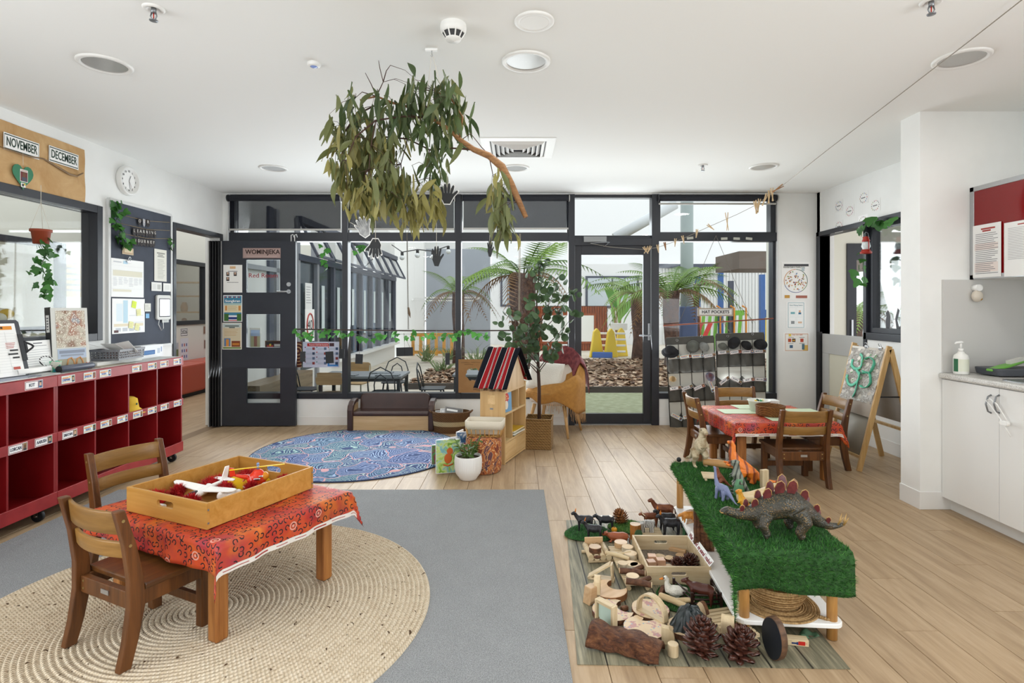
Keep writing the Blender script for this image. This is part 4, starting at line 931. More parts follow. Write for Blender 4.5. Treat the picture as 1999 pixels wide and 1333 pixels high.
# frames and arches
def archshape(w,h,th,n=14):
    o=[(w/2,0)]+[(w/2*cos(pi*k/n),h-w/2+w/2*sin(pi*k/n))for k in range(n+1)]+[(-w/2,0)];i_=w/2-th
    return o+[(-i_,0)]+[(-i_*cos(pi*k/n),h-w/2+i_*sin(pi*k/n))for k in range(n+1)]+[(i_,0)]
def arch(name,lab,px,py,w,h,th,dep,deg,z=ZM,base=True,mat=None,rot=None):
    p=gp(px,py,z);t=thing(name,lab,'wooden arch',(p.x,p.y,z),R(deg));mb=MB();pts=archshape(w,h,th);n=len(pts);k=n//2
    for i in range(k-1):
        q=[pts[i],pts[i+1],pts[n-2-i],pts[n-1-i]];vs=[V((x,y,zz))for y in(-dep/2,dep/2)for x,zz in q]
        mb.add(vs,[(0,1,2,3),(7,6,5,4),(0,4,5,1),(2,6,7,3)],False)
    mb.b(-w/2,-w/2+th,-dep/2,dep/2,0,.002).b(w/2-th,w/2,-dep/2,dep/2,0,.002)
    mb.build('bow',mat or M_pinez,t)
    if base:MB().b(-w/2,w/2,-dep/2,dep/2,0,th).build('base_bar',mat or M_pine,t)
    return t
arch('tall_arch','tall bent plywood arch on the stained wood slice',1273,1203,.15,.095,.008,.03,-52,z=.0245)
arch('small_arch','small plywood arch on the bitten slab',1166,1158,.055,.085,.007,.028,78,z=.0325)
arch('arch_block','wooden block with an arched opening on the near trellis',1421,1237,.055,.075,.008,.05,65,z=.04)
p=gp(1176,1132);t=thing('triangle_frame','triangular wooden frame behind the bitten slab','wooden frame',(p.x,p.y,ZM),R(-18))
for a,b in(((-.07,.006),(.06,.006)),((-.07,.006),(.04,.085)),((.052,.004),(.046,.085))):MB().bar((a[0],0,a[1]),(b[0],0,b[1]),.045,.009,up=V((0,1,0))if False else V((0,0,1))).build('frame_bar',M_pine,t)
p=gp(1154,1176);tag(MB().prism([(-.035,0),(.035,0),(.022,.075),(-.022,.075)],-.022,.022,Mv).build('wedge_block',M_tan,None,(p.x,p.y,ZM),(0,0,R(40)),bevel=.003),'tapered wooden block at the left edge of the mat','block')
p=gp(1183,1222);t=thing('mirror_frame','square wooden frame with clear panel standing behind the bark log','wooden frame',(p.x,p.y,ZM),R(-50))
for a in(-1,1):MB().b(a*.045-.006,a*.045+.006,-.016,.016,0,.1).build('frame_bar',M_pinez,t,bevel=.002);MB().b(-.039,.039,-.016,.016,.0 if a<0 else.088,.012 if a<0 else.1).build('frame_bar',M_pine,t)
MB().b(-.039,.039,-.003,.003,.012,.088).build('panel',m('tinted_panel','b5c9bd',.1,spec=.6),t)
# bark log
p=gp(1222,1266);t=thing('bark_log','hollow half log of rough red brown bark at the mat front','log',(p.x,p.y,ZM),R(-27));lg=MB()
def hl_(u,v):
    a=pi*(.02+.96*v);x=(u-.5)*.285;r=.068+.006*sin(u*9+v*3)+.004*sin(u*23+v*17)-.012*u;return(x,-r*cos(a)*1.05,.004+r*sin(a)*.86)
rs=random.Random(4);lg.sheet(lambda u,v:tuple(V(hl_(u,v))+V((0,0,0))),46,22)
def logmat():
    t=NT('log_bark');v=t.co('Object',(1,2,2));n=t.noise(v,26,8,.7,.8);c=t.ramp(n,(.32,'2e1a14'),(.48,'6b4028'),(.62,'8a5a38'),(.75,'a87a54'));t.bump(n,1.0,.03);return t.fin(c,.55,0,.4)
lg.build('bark_shell',logmat(),t,solid=.014)
# small blocks front
p=gp(1306,1257);tag(MB().prism([(-.03,0),(.022,0),(.022,.03),(.016,.05),(.0,.064),(-.03,.07)],-.014,.014,Mv).build('quarter_block',M_pinez,None,(p.x,p.y,ZM),(0,0,R(-12)),bevel=.002),'quarter round wooden block beside the bark log','block')
p=gp(1314,1281);tag(MB().prism([(.021*cos(k*pi/10),.021*sin(k*pi/10))for k in range(20)],0,.047).build('cylinder_block',M_pinez,None,(p.x,p.y,ZM),bevel=.002),'short wooden cylinder block at the mat front edge','block')
# dark rock
p=gp(1347,1235);t=thing('toy_rock','dark grey ridged toy rock on a wood slice','toy rock',(p.x,p.y,.026),0);mb=MB()
def rock(u,v):
    a=2*pi*u;h=v;r=(.048*(1-h)**.55+.022*(1 if h<.97 else.2))*(1+.13*sin(a*9+h*4)+.07*sin(a*17+2))*(1+.2*sin(a*2+.5)*(1-h));return(r*cos(a),r*sin(a)*.85,h*.082+.01*sin(a*5)*h)
mb.sheet(rock,60,14);mb.disc((0,0,.078),.02,12);mb.build('rock_body',m('rock_dark','31393a',.35,c2='1d2324',scale=50),t)
# pine cones
def scale_mesh(L,w):
    mb=MB();mb.add([(0,-w*.2,0),(0,w*.2,0),(L*.6,-w*.5,-.0),(L*.6,w*.5,0),(L,-w*.22,L*.12),(L,w*.22,L*.12),(L*.62,0,L*.12),(L*1.02,0,L*.2),(L*.6,0,-L*.1)],[(0,2,6),(0,6,1),(1,6,3),(2,4,7,6),(6,7,5,3),(0,8,2),(0,1,8),(1,3,8),(2,8,7,4),(8,3,5,7)],True)
    return mb
M_cone=m('cone_brown','3d211a',.28,c2='5f3527',scale=60,spec=.5);M_cone2=m('cone_tan','7a4a26',.5,c2='94602f',scale=60)
def pinecone(name,lab,loc,R_,H_,n,mat,single=True,rot=(0,0,0),grp='pine cones'):
    t=thing(name,lab,'pine cone',loc,0,grp,rot);MB().tube([(0,0,0),(0,0,H_*.3),(0,0,H_*.7),(0,0,H_)],[R_*.35,R_*.5,R_*.36,R_*.1],10).build('core',mat,t)
    me=scale_mesh(1,.7).mesh('scale',mat);J=MB();sb=scale_mesh(1,.7)
    for k in range(n):
        f=(k+.5)/n;a=k*2.39996;z=H_*(.04+.93*f);r=R_*sin(pi*(.16+.78*f)**.9)*.95+.002;L=r*.85+R_*.16;el=-.35+1.35*f
        Mr=Mx.Translation((0,0,z))@Mx.Rotation(a,4,'Z')@Mx.Translation((r*.28,0,0))@Mx.Rotation(-el,4,'Y')@Mx.Scale(L,4)
        if single:o=put('scale',me,t);o.matrix_basis=Mr
        else:J.add([Mr@V(v)for v in sb.v],sb.f,True)
    if not single:tag(J.build('scales',mat,t),kind='stuff')
    return t
p=gp(1369,1284);pinecone('pine_cone','large open pine cone leaning on the dark rock slice',(p.x,p.y,.012),.062,.13,52,M_cone,True,(R(-8),R(6),0))
p=gp(1444,1288);pinecone('pine_cone','large open pine cone beside the near trellis',(p.x,p.y,.012),.058,.112,48,M_cone,True,(R(6),R(-6),1))
p=gp(1217,1027);pinecone('pine_cone','tan pine cone standing at the far mat edge',(p.x,p.y,.02),.04,.085,70,M_cone2,False,(R(-30),R(-25),0))
# log raft and trellises
def raft(name,lab,px,py,w,L,deg,n,r,ax='x',z=ZM,tilt=0,runners=2):
    p=gp(px,py,z);t=thing(name,lab,'wooden raft',(p.x,p.y,z),0,rot=(tilt,0,R(deg)))
    for s in([-1,1]if runners==2 else[0]):MB().cyl((s*w*.36,-L/2,r*1.0),(s*w*.36,L/2,r*1.0),r*.98,n=10).build('runner',M_pine,t)
    for k in range(n):y=-L/2+L*(k+.5)/n;MB().prism([(-w/2,y-L/n*.36),(w/2,y-L/n*.36),(w/2,y+L/n*.36),(-w/2,y+L/n*.36)],r*2,r*3.1).build('slat',M_pine,t,bevel=.002)
    return t
raft('slat_trellis','long slatted wooden trellis carrying wood discs beside the tray',1226,1112,.125,.43,2,20,.011)
raft('slat_trellis','near slatted wooden trellis in front of the fenced cow',1424,1232,.135,.22,14,9,.013)
raft('slat_trellis','small slatted raft under the zebra',1268,1043,.14,.14,-4,8,.006)
p=gp(1165,1088);t=thing('log_raft','small raft of four round logs at the mat left','wooden raft',(p.x,p.y,ZM),R(4))
for k in range(4):MB().cyl((-.048+.032*k,-.085,.032),(-.048+.032*k,.085,.032),.0155,n=14).build('log',M_pine,t)
for y in(-.07,.05):MB().cyl((-.075 if y>0 else-.06,y,.009),(.09,y,.009),.0085,n=10).build('cross_log',M_pine,t)
MB().b(-.052,.052,.078,.088,.03,.075).build('back_board',M_tan,t,bevel=.003)
GD='wood discs on the long trellis';zt=ZM+.0345
p=gp(1161,1075,.05);cutoff('wood_slice','thick wood slice sitting on the log raft',0,0,blob(.033,18,3,.02),.026,0,M_tan,z=.0515,loc=V((p.x,p.y-.01,0)))
tag(MB().ell((0,0,.008),(.02,.012,.009),n=10).build('bark_chip',M_bark,None,gp(1166,1087,.06)+V((0,0,-.0)),(0,0,0)),'small red bark piece on the log raft','bark');bpy.data.objects['bark_chip.001'].location.z=.0515
M_birch=m('birch_bark','cfc6b2',.7,c2='a89c86',scale=30)
for k,(px,py,r,h,fc)in enumerate(((1212,1066,.038,.024,M_tan),(1225,1076,.033,.026,M_cut),(1231,1089,.036,.026,M_cut),(1216,1107,.028,.022,M_cut),(1233,1107,.034,.02,M_cut),(1241,1110,.03,.02,M_cut),(1235,1133,.033,.024,M_cut))):
    lb=['brown topped wood disc at the far end of the trellis','pale wood disc at the far tray corner','pale wood disc with a central hole on the trellis','small pale disc behind the brown forked stick','pale wood disc in the middle of the trellis','pale wood disc tucked under the brown forked stick','pale wood disc between the two brown forked sticks'][k]
    p=gp(px,py,zt);cutoff('wood_disc',lb,0,0,blob(r*.95,18,k,.01),h,0,fc,M_birch if fc is M_cut else M_tan,z=zt+.0005,loc=p,grp=GD)
def fork(name,lab,px,py,deg,L,r,mat,z):
    p=gp(px,py,z);t=thing(name,lab,'stick',(p.x,p.y,z+r),R(deg));org('stick_body',t,mat,[('t',[(-L/2,0,0),(0,0,0),(L/2,-.012,0)],[r,r,r*.9]),('t',[(0,0,.002),(L*.28,L*.2,.008),(L*.45,L*.34,.01)],[r*.8,r*.8,r*.75])],.0035,2)
    for q,d in(((-L/2,0,0),(-1,0,0)),((L/2,-.012,0),(1,-.05,0))):MB().cyl(V(q)-V(d)*.002,V(q)+V(d)*.002,r*.85,n=12).build('cut_end',M_cut,t)
    return t
M_peel=wood('peeled_stick','b59a70','d8c49c',ax=0,s=1);M_brk=m('stick_brown','4c3021',.7,c2='6b4731',scale=50,bump=.4,bs=80)
fork('forked_stick','pale peeled forked stick on the far trellis',1206,1088,-28,.13,.012,M_peel,zt+.001)
fork('forked_stick','brown barked forked stick at the tray side',1234,1121,-8,.125,.015,M_brk,zt+.001)
fork('forked_stick','brown barked forked stick at the near end of the trellis',1247,1143,-14,.12,.0155,M_brk,zt+.001)
fork('forked_stick','pale peeled forked stick lying before the goose',1318,1180,-42,.15,.0155,M_peel,.012)
tag(MB().prism([(-.035,0),(.03,0),(.02,.03),(-.01,.035)],-.012,.012,Mv).build('wood_wedge',M_brk,None,gp(1297,1161)+V((0,0,.01)),(0,0,R(30)),bevel=.003),'reddish wood wedge behind the goose','block')
p=gp(1240,1052);cutoff('stump_block','upright wooden stump block with a green side before the zebra',0,0,blob(.032,14,8,.06),.085,0,M_tan,m('stump_side','b5752f',.6,c2='8a5a2a',scale=20),'block',loc=p,z=ZM)
MB().prism(blob(.03,12,3,.05),0,.004,Mv).build('painted_side',m('stump_green','4a6a48',.5),bpy.data.objects['stump_block'],(.012,-.033,.035),(0,0,R(30)))
for nm,lb,px,py,w,h,dg in(('tree_block','flat green painted tree block by the far black goat',1336,1046,.03,.07,60),):
    p=gp(px,py);tag(MB().prism([(-w/2,0),(w/2,0),(w*.42,h*.7),(w*.1,h),(-w*.35,h*.8)],-.008,.008,Mv).build(nm,m('tree_green','4c7f55',.5),None,(p.x,p.y,ZM),(0,0,R(dg)),bevel=.002),lb,'block')
p=gp(1199,1042);t=thing('toy_pumpkin','tiny yellow toy pumpkin between the cows','toy',(p.x,p.y,ZM+.008),0);q=MB()
for k in range(7):a=k*2*pi/7;q.ell((.009*cos(a),.009*sin(a),.014),(.010,.010,.014),n=8,k=6)
q.build('pumpkin_body',m('pumpkin_yellow','d2941f',.5),t,remesh=.003,smooth=2);MB().cyl((0,0,.026),(.002,0,.034),.002,n=6).build('stem',M_brn,t)
# farm tray with cubes, discs and cones
FT=tray('sorting_tray','pale wooden tray with cubes discs and cones on the mat',(.803,2.938,ZM),R(-1),.315,.385,.09,M_pine,.011,(.075,.018),screws=False)
MB().b(-.145,.145,-.18,.18,.008,.013).build('sand_layer',m('sand_grey','8d8274',.95,c2='6a6258',scale=80,bump=.6,bs=200),FT)
def fp(x,y):return V((.803+x,3.018+y,ZM+.0135))
M_cube=wood('cube_wood','c79a7c','dcb79a',ax=0,s=1)
for k,(x,y,lb)in enumerate(((-.085,-.06,'rear wooden cube inside the pale tray'),(-.05,-.105,'middle wooden cube inside the pale tray'),(-.105,-.125,'front left wooden cube inside the pale tray'))):
    tag(MB().box((0,0,.021),(.042,.042,.042)).build('wood_cube',M_cube,None,fp(x,y),(0,0,R(6*k-5)),bevel=.0015),lb,'block','cubes in the pale tray')
for k,(x,y,lb)in enumerate(((-.03,-.01,'pale knotty wood disc inside the pale tray'),(.018,-.03,'wood disc beside the small pine cone in the tray'),(.085,.0,'yellowish wood disc at the right in the pale tray'),(-.01,-.13,'wood disc at the tray front panel'))):cutoff('wood_disc',lb,0,0,blob(.028,16,k+9,.03),.014,0,M_cut if k!=2 else M_tan,z=ZM+.0135,loc=fp(x,y),grp='discs in the pale tray')
tag(MB().prism([(-.045,0),(.045,-.012),(.05,.01),(-.03,.022)],0,.018).build('wood_offcut',M_tan,None,fp(.085,.07),(0,0,R(-20)),bevel=.002),'angled wood offcut at the back of the pale tray','block')
pinecone('pine_cone','small dark pine cone in the middle of the pale tray',fp(.035,-.125),.034,.05,50,M_cone,False);pinecone('pine_cone','dark pine cone in the near right tray corner',fp(.105,-.105),.04,.055,54,M_cone,False)
tag(MB().prism(blob(.028,12,4,.12),0,.01).build('shell_piece',m('shell_white','e6e2dc',.4),None,fp(.075,-.14),(0,0,.4),bevel=.003),'white shell piece between the cones in the tray','shell')
sg=thing('word_strip','white word strip standing along the tray right panel','sign',(.803+.152,2.938-.02,ZM+.09),0,rot=(R(52),0,R(-91)))
for k,(wd,x,w)in enumerate((('What',-.165,.075),('sound',-.085,.078),('my animal',.015,.118),('make?',.125,.09))):
    c=MB().b(x-w/2,x+w/2,-.006,.034,0,.0012).build('word_card',M_paper,sg);text(wd,.021,M_inkr,c,(x,.013,.0018),w=w*.86,bold=.02)
# fence
p=gp(1374,1177);t=thing('toy_fence','dark brown toy paddock fence around the brown cow','toy fence',(p.x,p.y,ZM),R(-6));t.scale=(.9,.95,1.2);t.location.x-=.03;M_fen=m('fence_brown','2c1a15',.35)
cs=[(-.105,.075),(-.04,-.062),(.105,-.05),(.09,.08)]
for x,y in cs:MB().b(x-.007,x+.007,y-.007,y+.007,0,.062).build('post',M_fen,t,bevel=.002)
for i in range(3):
    for z in(.02,.036,.052):MB().tube([(cs[i][0],cs[i][1],z),((cs[i][0]+cs[i+1][0])/2,(cs[i][1]+cs[i+1][1])/2,z-.002),(cs[i+1][0],cs[i+1][1],z)],.0038,6).build('rail',M_fen,t)
p=gp(1371,1213);t=thing('half_disc','upright spotted half slice of wood beside the fence','wood slice',(p.x,p.y,ZM),R(-60));hd=[(.045*cos(pi*k/12)*.8,.085*sin(pi*k/12))for k in range(13)]
MB().prism(hd,-.009,.009,Mv).build('bark_edge',M_bark,t);MB().prism([(x*.94,y*.97)for x,y in hd],.009,.0098,Mv).prism([(x*.94,y*.97)for x,y in hd],-.0098,-.009,Mv).build('cut_face',M_cut,t)
p=gp(1440,1214,.03);t=thing('printed_block','rounded wooden block with dark print beside the bench leg','block',(p.x,p.y,.0445),R(60));MB().prism([(-.022,0),(.022,0),(.024,.05),(.012,.066),(-.012,.066),(-.024,.05)],-.012,.012,Mv).build('block_body',M_pinez,t,bevel=.003)
MB().prism(blob(.014,10,3,.2),0,.001,Mv).build('print_mark',M_inkk,t,(0,-.0135,.035))
p=gp(1512,1288);t=thing('black_disc','black painted wood disc standing on edge under the bench','wood slice',(p.x,p.y,ZM),R(-72));dk=[(.055*cos(2*pi*k/24),.082+.082*sin(2*pi*k/24))for k in range(24)]
MB().prism(dk,-.014,.014,Mv).build('bark_edge',m('disc_edge','4a3526',.6,c2='6b4d36',scale=30),t,bevel=.003);MB().prism([(x*.95,.082+(y-.082)*.95)for x,y in dk],.014,.0152,Mv).build('black_face',m('disc_black','22252a',.3),t);MB().prism([(x*.95,.082+(y-.082)*.95)for x,y in dk],-.0152,-.014,Mv).build('black_face',m('disc_black'),t)
p=gp(1555,1258);t=thing('figure_block','small wooden block printed with a figure in a red top','block',(p.x,p.y,ZM),R(-10));MB().b(-.042,.042,-.018,.018,0,.026).build('block_body',M_pine,t,bevel=.003)
card('figure_print',.06,.022,t,(.006,-.0186,.013),'S',[(.0,.3,.3,.6,'2a3a6a'),(.3,.2,.42,.7,'2a3a6a'),(.42,.15,.85,.85,'c0281f'),(.86,.35,.98,.7,'d9a88a')],'d9c49c',.0003)
mb=MB();mb.sheet(lambda u,v:((u-.5)*.09,(v-.5)*.05,.006+.012*sin(u*7)*sin(v*5)),10,6);tag(mb.build('leaf_scrap',m('leaf_scrap_green','4f6f55',.6),None,gp(1574,1243)+V((0,0,ZM)),(0,0,.3),solid=.001),'crumpled green cloth leaf under the bench shelf','cloth')
# ---- things on the lower shelf
ZS=.0805
def coil_mat(name,c1,c2):
    t=NT(name);r=t.n('VectorMath',{0:t.co()},operation='LENGTH').outputs['Value'];n=t.noise(t.co(),120,3);c=t.ramp(n,(.3,c1),(.7,c2));t.bump(t.math('ADD',t.math('SINE',t.math('MULTIPLY',r,700)),n),.6,.004);return t.fin(c,.9,0,.1)
M_coil=coil_mat('jute_coil','8a6a42','c3a274')
for y,x,r,lb in((-.52,.0,.165,'coiled jute placemat under the woven basket on the shelf'),):
    p=bl(x,y);t=thing('jute_placemat',lb,'placemat',(p.x,p.y,ZS),0);rp=[]
    for k in range(14):r0=r-k*.0115;rp+=[(r0,.002),(r0-.004,.007),(r0-.008,.006)]
    MB().lathe([(r+.001,0)]+[q for q in rp if q[0]>0]+[(.001,.005)],48).build('coil',M_coil,t);MB().tube([(.11,-.11,.005),(.14,-.135,.005),(.165,-.14,.005)],[.008,.007,.004],6).build('loose_end',M_coil,t)
p=bl(.0,-.50);t=thing('woven_basket','round woven basket on the lower bench shelf','basket',(p.x,p.y,ZS+.007),0);prof=[(.001,.0),(.10,.0)]+[(.10+.035*sin(k/8*1.4)+.002*(k%2),.004+.011*k)for k in range(9)]+[(.125,.09),(.095,.01),(.001,.008)]
MB().lathe(prof,40).build('basket_body',M_coil,t)
bs_=thing('bark_slab','tall rough bark slab leaning at the bench side','bark',(1.005,2.985,.0815),0,rot=(R(3),R(3),R(140)));mb=MB()
mb.sheet(lambda u,v:((u-.5)*.10*(1-.15*v),.018*cos((u-.5)*3)+.004*sin(u*30)+.003*sin(v*23),v*.275),16,20);mb.build('bark_face',logmat()if False else MATS['log_bark'],bs_,solid=.02)
MB().b(-.048,.048,-.022,.0,0,.27).build('timber_back',M_tan,bs_,bevel=.003)
for k,(y,x,sx,lb)in enumerate(((.42,-.10,.17,'flaky pale bark pile at the far end of the lower shelf'),(.13,-.02,.15,'flaky pale bark pile behind the tall bark slab'))):
    p=bl(x,y);t=thing('bark_pile',lb,'bark',(p.x,p.y,ZS),R(10*k));rs=random.Random(k+3)
    for q in range(9):
        mb=MB();w,l=rs.uniform(.04,.08),rs.uniform(.06,.12);mb.sheet(lambda u,v:((u-.5)*l,(v-.5)*w,.012*sin(u*3)+.006*sin(v*5)),6,4);mb.build('bark_flake',m('flake_tan','9a7c60',.9,c2='c4a98a',scale=40),t,(rs.uniform(-.05,.05),rs.uniform(-sx/2,sx/2),.006+.007*q*.5),(rs.uniform(-.3,.3),rs.uniform(-.2,.2),rs.uniform(0,6)),solid=.004)
p=bl(.02,.02);beast('toy_bull','ochre toy bull standing on the lower shelf behind the slab','toy bull',1381,1046,.15,patchy('bull_ochre','8a5424','a3662c',20),200,neck=.12,z=ZS)
p=bl(-.08,.5);t=thing('bark_chunk','dark bark chunk behind the orange pig','bark',(p.x,p.y,ZS),.6);MB().prism([(-.03,0),(.03,0),(.025,.1),(-.01,.14)],-.02,.02,Mv).build('chunk',M_barkr,t,bevel=.008)
# ---- dinosaurs on the grass
def bpx(px,py):return gp(px,py,ZG)
def striped(name,c1,c2,scale,ax=0,thr=.62,dist=3):
    t=NT(name);w=t.n('TexWave',{'Vector':t.co(),'Scale':scale,'Distortion':dist,'Detail':2},bands_direction='XYZ'[ax]).outputs[0];t.bump(t.noise(t.co(),160,3),.45,.004);return t.fin(t.ramp(w,(thr,c1),(thr+.12,c2)),.42)
M_bone=m('dino_bone','c9bda0',.55,c2='8f7a58',scale=26,bump=.6,bs=140);M_odino=striped('dino_orange','d9741f','8a3f1c',11,0,.72);M_grdino=striped('dino_greygreen','7b8072','3a4038',14,0,.6);M_bldino=m('dino_blue','6f7aa0',.45,c2='8087a4',scale=20,bump=.5,bs=160)
M_ydino=m('dino_yellow','dda827',.42,c2='cf5a24',scale=14,bump=.5,bs=150);M_brdino=m('dino_brown','8a4e32',.5,c2='6b3a26',scale=24,bump=.5,bs=150)
def theropod(name,lab,px,py,H,deg,mat,rot=None,lean=0.0,mouth=None):
    p=bpx(px,py);t=thing(name,lab,'toy dinosaur',(p.x,p.y,ZG),R(deg),'toy dinosaurs on the bench',rot);h=H
    pr=[('t',[(-.62*h,0,.06*h),(-.42*h,0,.13*h),(-.22*h,0,.30*h),(-.05*h,0,.44*h),(.06*h,0,.58*h),(.10*h,0,.72*h),(.12*h,0,.84*h)],[.015*h,.045*h,.09*h,.15*h,.155*h,.10*h,.085*h]),
          ('t',[(.07*h,0,.88*h),(.17*h,0,.90*h),(.30*h,0,.86*h)],[.085*h,.085*h,.045*h]),('t',[(.1*h,0,.83*h),(.2*h,0,.80*h),(.27*h,0,.79*h)],[.06*h,.04*h,.025*h])]
    for s in(-1,1):
        pr+=[('t',[(-.08*h,s*.1*h,.42*h),(.05*h,s*.14*h,.26*h),(-.04*h,s*.14*h,.12*h),(.0,s*.14*h,.03*h),(.09*h,s*.14*h,.018*h)],[.11*h,.085*h,.045*h,.04*h,.028*h]),('t',[(.1*h,s*.1*h,.6*h),(.17*h,s*.13*h,.5*h),(.23*h,s*.1*h,.46*h)],[.045*h,.028*h,.018*h])]
    org('body',t,mat,pr,max(.003,H*.018),3);eye(t,[(.17*h,.07*h,.93*h),(.17*h,-.07*h,.93*h)],.014*h)
    MB().b(.18*h,.29*h,-.03*h,.03*h,.825*h,.84*h).build('mouth',m('mouth_red','8a3a30',.5),t)
    return t
theropod('toy_dinosaur','pale cream tyrannosaur standing at the far end of the bench',1366,911,.255,-75,M_bone)
theropod('toy_dinosaur','small yellow and orange tyrannosaur before the driftwood',1452,1006,.125,150,M_ydino)
theropod('toy_dinosaur','small brown dinosaur beside the slatted raft',1406,952,.115,170,M_brdino)
theropod('toy_dinosaur','grey green striped dinosaur behind the green tree block',1432,962,.18,158,M_grdino,rot=(0,R(-14),R(160)))
def sauropod(name,lab,px,py,H,deg,mat,L=1.0,tail=None,rearing=False,rot=None):
    p=bpx(px,py);t=thing(name,lab,'toy dinosaur',(p.x,p.y,ZG),R(deg),'toy dinosaurs on the bench',rot);h=H
    if rearing:pr=[('t',[(-.62*h,0,.16*h),(-.52*h,0,.05*h),(-.34*h,0,.08*h),(-.14*h,0,.24*h),(.02*h,0,.40*h),(.10*h,0,.55*h),(.14*h,0,.72*h),(.13*h,0,.86*h),(.16*h,0,.95*h),(.22*h,0,.94*h)],[.01*h,.03*h,.055*h,.13*h,.15*h,.10*h,.06*h,.05*h,.05*h,.035*h])]
    else:pr=[('t',[(-.75*h,.1*h,.05*h),(-.55*h,.02*h,.06*h),(-.35*h,0,.22*h),(-.15*h,0,.36*h),(.05*h,0,.38*h),(.17*h,0,.44*h),(.22*h,0,.62*h),(.24*h,0,.82*h),(.25*h,0,.94*h),(.31*h,0,.95*h)],[.008*h,.025*h,.06*h,.13*h,.13*h,.08*h,.05*h,.04*h,.045*h,.03*h])]
    for s in(-1,1):
        pr.append(('t',[(-.16*h,s*.08*h,.3*h),(-.17*h,s*.1*h,.12*h),(-.15*h,s*.1*h,.02*h)],[.08*h,.05*h,.052*h]))
        pr.append(('t',[(.09*h,s*.08*h,.36*h),(.10*h,s*.1*h,.14*h),(.12*h,s*.1*h,.02*h)],[.07*h,.045*h,.05*h])if not rearing else('t',[(.08*h,s*.09*h,.48*h),(.2*h,s*.1*h,.42*h),(.26*h,s*.1*h,.46*h)],[.05*h,.035*h,.025*h]))
        if rearing:pr.append(('t',[(-.02*h,s*.1*h,.3*h),(.06*h,s*.13*h,.14*h),(.02*h,s*.13*h,.02*h),(.08*h,s*.13*h,.015*h)],[.1*h,.055*h,.045*h,.03*h]))
    org('body',t,mat,pr,max(.003,H*.018),3);return t
o=sauropod('toy_dinosaur','orange long necked dinosaur rearing in the middle of the bench',1447,942,.24,172,M_odino,rearing=True);o.scale=(1.45,1.15,1)
sauropod('toy_dinosaur','grey blue long necked dinosaur near the raft',1408,975,.165,118,M_bldino)
# stegosaurus
p=bpx(1530,1046);t=thing('toy_stegosaurus','large dark stegosaurus with maroon back plates at the bench front','toy dinosaur',(p.x,p.y+.02,ZG+.002),R(-3),'toy dinosaurs on the bench')
def stegm():
    k=NT('stego_skin');v=k.co();w=k.n('TexVoronoi',{'Vector':v,'Scale':150}).outputs['Distance'];n=k.noise(v,16,3);c=k.ramp(n,(.35,'2c2f27'),(.6,'38342a'),(.75,'584226'));c=k.mix(k.math('MULTIPLY',k.ramp(w,(.2,'ffffff'),(.36,'000000')),k.ramp(k.noise(v,24,2),(.4,'000000'),(.6,'ffffff'))),c,'94743c');k.bump(w,.6,.004);return k.fin(c,.4)
pts=[(-.262,0,.092),(-.235,0,.096),(-.19,0,.082),(-.13,0,.085),(-.07,0,.108),(0,0,.128),(.055,0,.125),(.11,0,.092),(.16,0,.055),(.21,0,.036),(.25,0,.042),(.275,0,.055)]
pr=[('t',pts,[.010,.021,.022,.034,.052,.062,.06,.042,.026,.016,.010,.005])]
for s in(-1,1):pr+=[('t',[(-.085,s*.035,.085),(-.10,s*.055,.05),(-.08,s*.055,.015),(-.095,s*.056,.006)],[.034,.022,.016,.018]),('t',[(.05,s*.04,.11),(.075,s*.06,.065),(.05,s*.058,.025),(.065,s*.058,.007)],[.046,.03,.019,.02])]
org('body',t,stegm(),pr,.005,4);M_plate=m('plate_maroon','4f1f24',.4,c2='6b2f30',scale=40);M_pe=m('plate_edge','b08d52',.45)
MB().prism([(-.262,.088),(-.245,.088),(-.245,.092),(-.262,.092)],-.012,.012,Mv).build('mouth',M_pe,t)
import bisect
def back(x):
    for i in range(len(pts)-1):
        if pts[i][0]<=x<=pts[i+1][0]:
            f=(x-pts[i][0])/(pts[i+1][0]-pts[i][0]);rr=pr[0][2];return pts[i][2]*(1-f)+pts[i+1][2]*f+(rr[i]*(1-f)+rr[i+1]*f)*.9
    return.05
for k in range(15):
    x=-.175+.026*k;e=max(.0,1-abs(x-.005)/.2);hgt=.018+.055*e**.8;w=.014+.024*e;z=back(x);s=1 if k%2 else-1
    sh=[(-w*.35,-.006),(w*.35,-.006),(w*.62,hgt*.45),(w*.4,hgt*.85),(0,hgt),(-w*.45,hgt*.82),(-w*.62,hgt*.4)]
    MB().prism(sh,-.003,.003,Mv).build('plate',M_plate,t,(x,s*.014,z-.003),(R(-s*12),R(8),R(s*8)),bevel=.002)
    q=MB();q.tube([(a,0,b)for a,b in sh[2:7]],.0022,5);q.build('plate_rim',M_pe,t,(x,s*.014,z-.003),(R(-s*12),R(8),R(s*8)))
for k,(x,s)in enumerate(((.235,-1),(.245,1),(.26,-1),(.265,1))):MB().cyl((x,s*.005,.045),(x+.012+.012*(k%2),s*.026,.085),.005,.0008,n=7).build('tail_spike',M_pe,t)
eye(t,[(-.24,.019,.102),(-.24,-.019,.102)],.003)
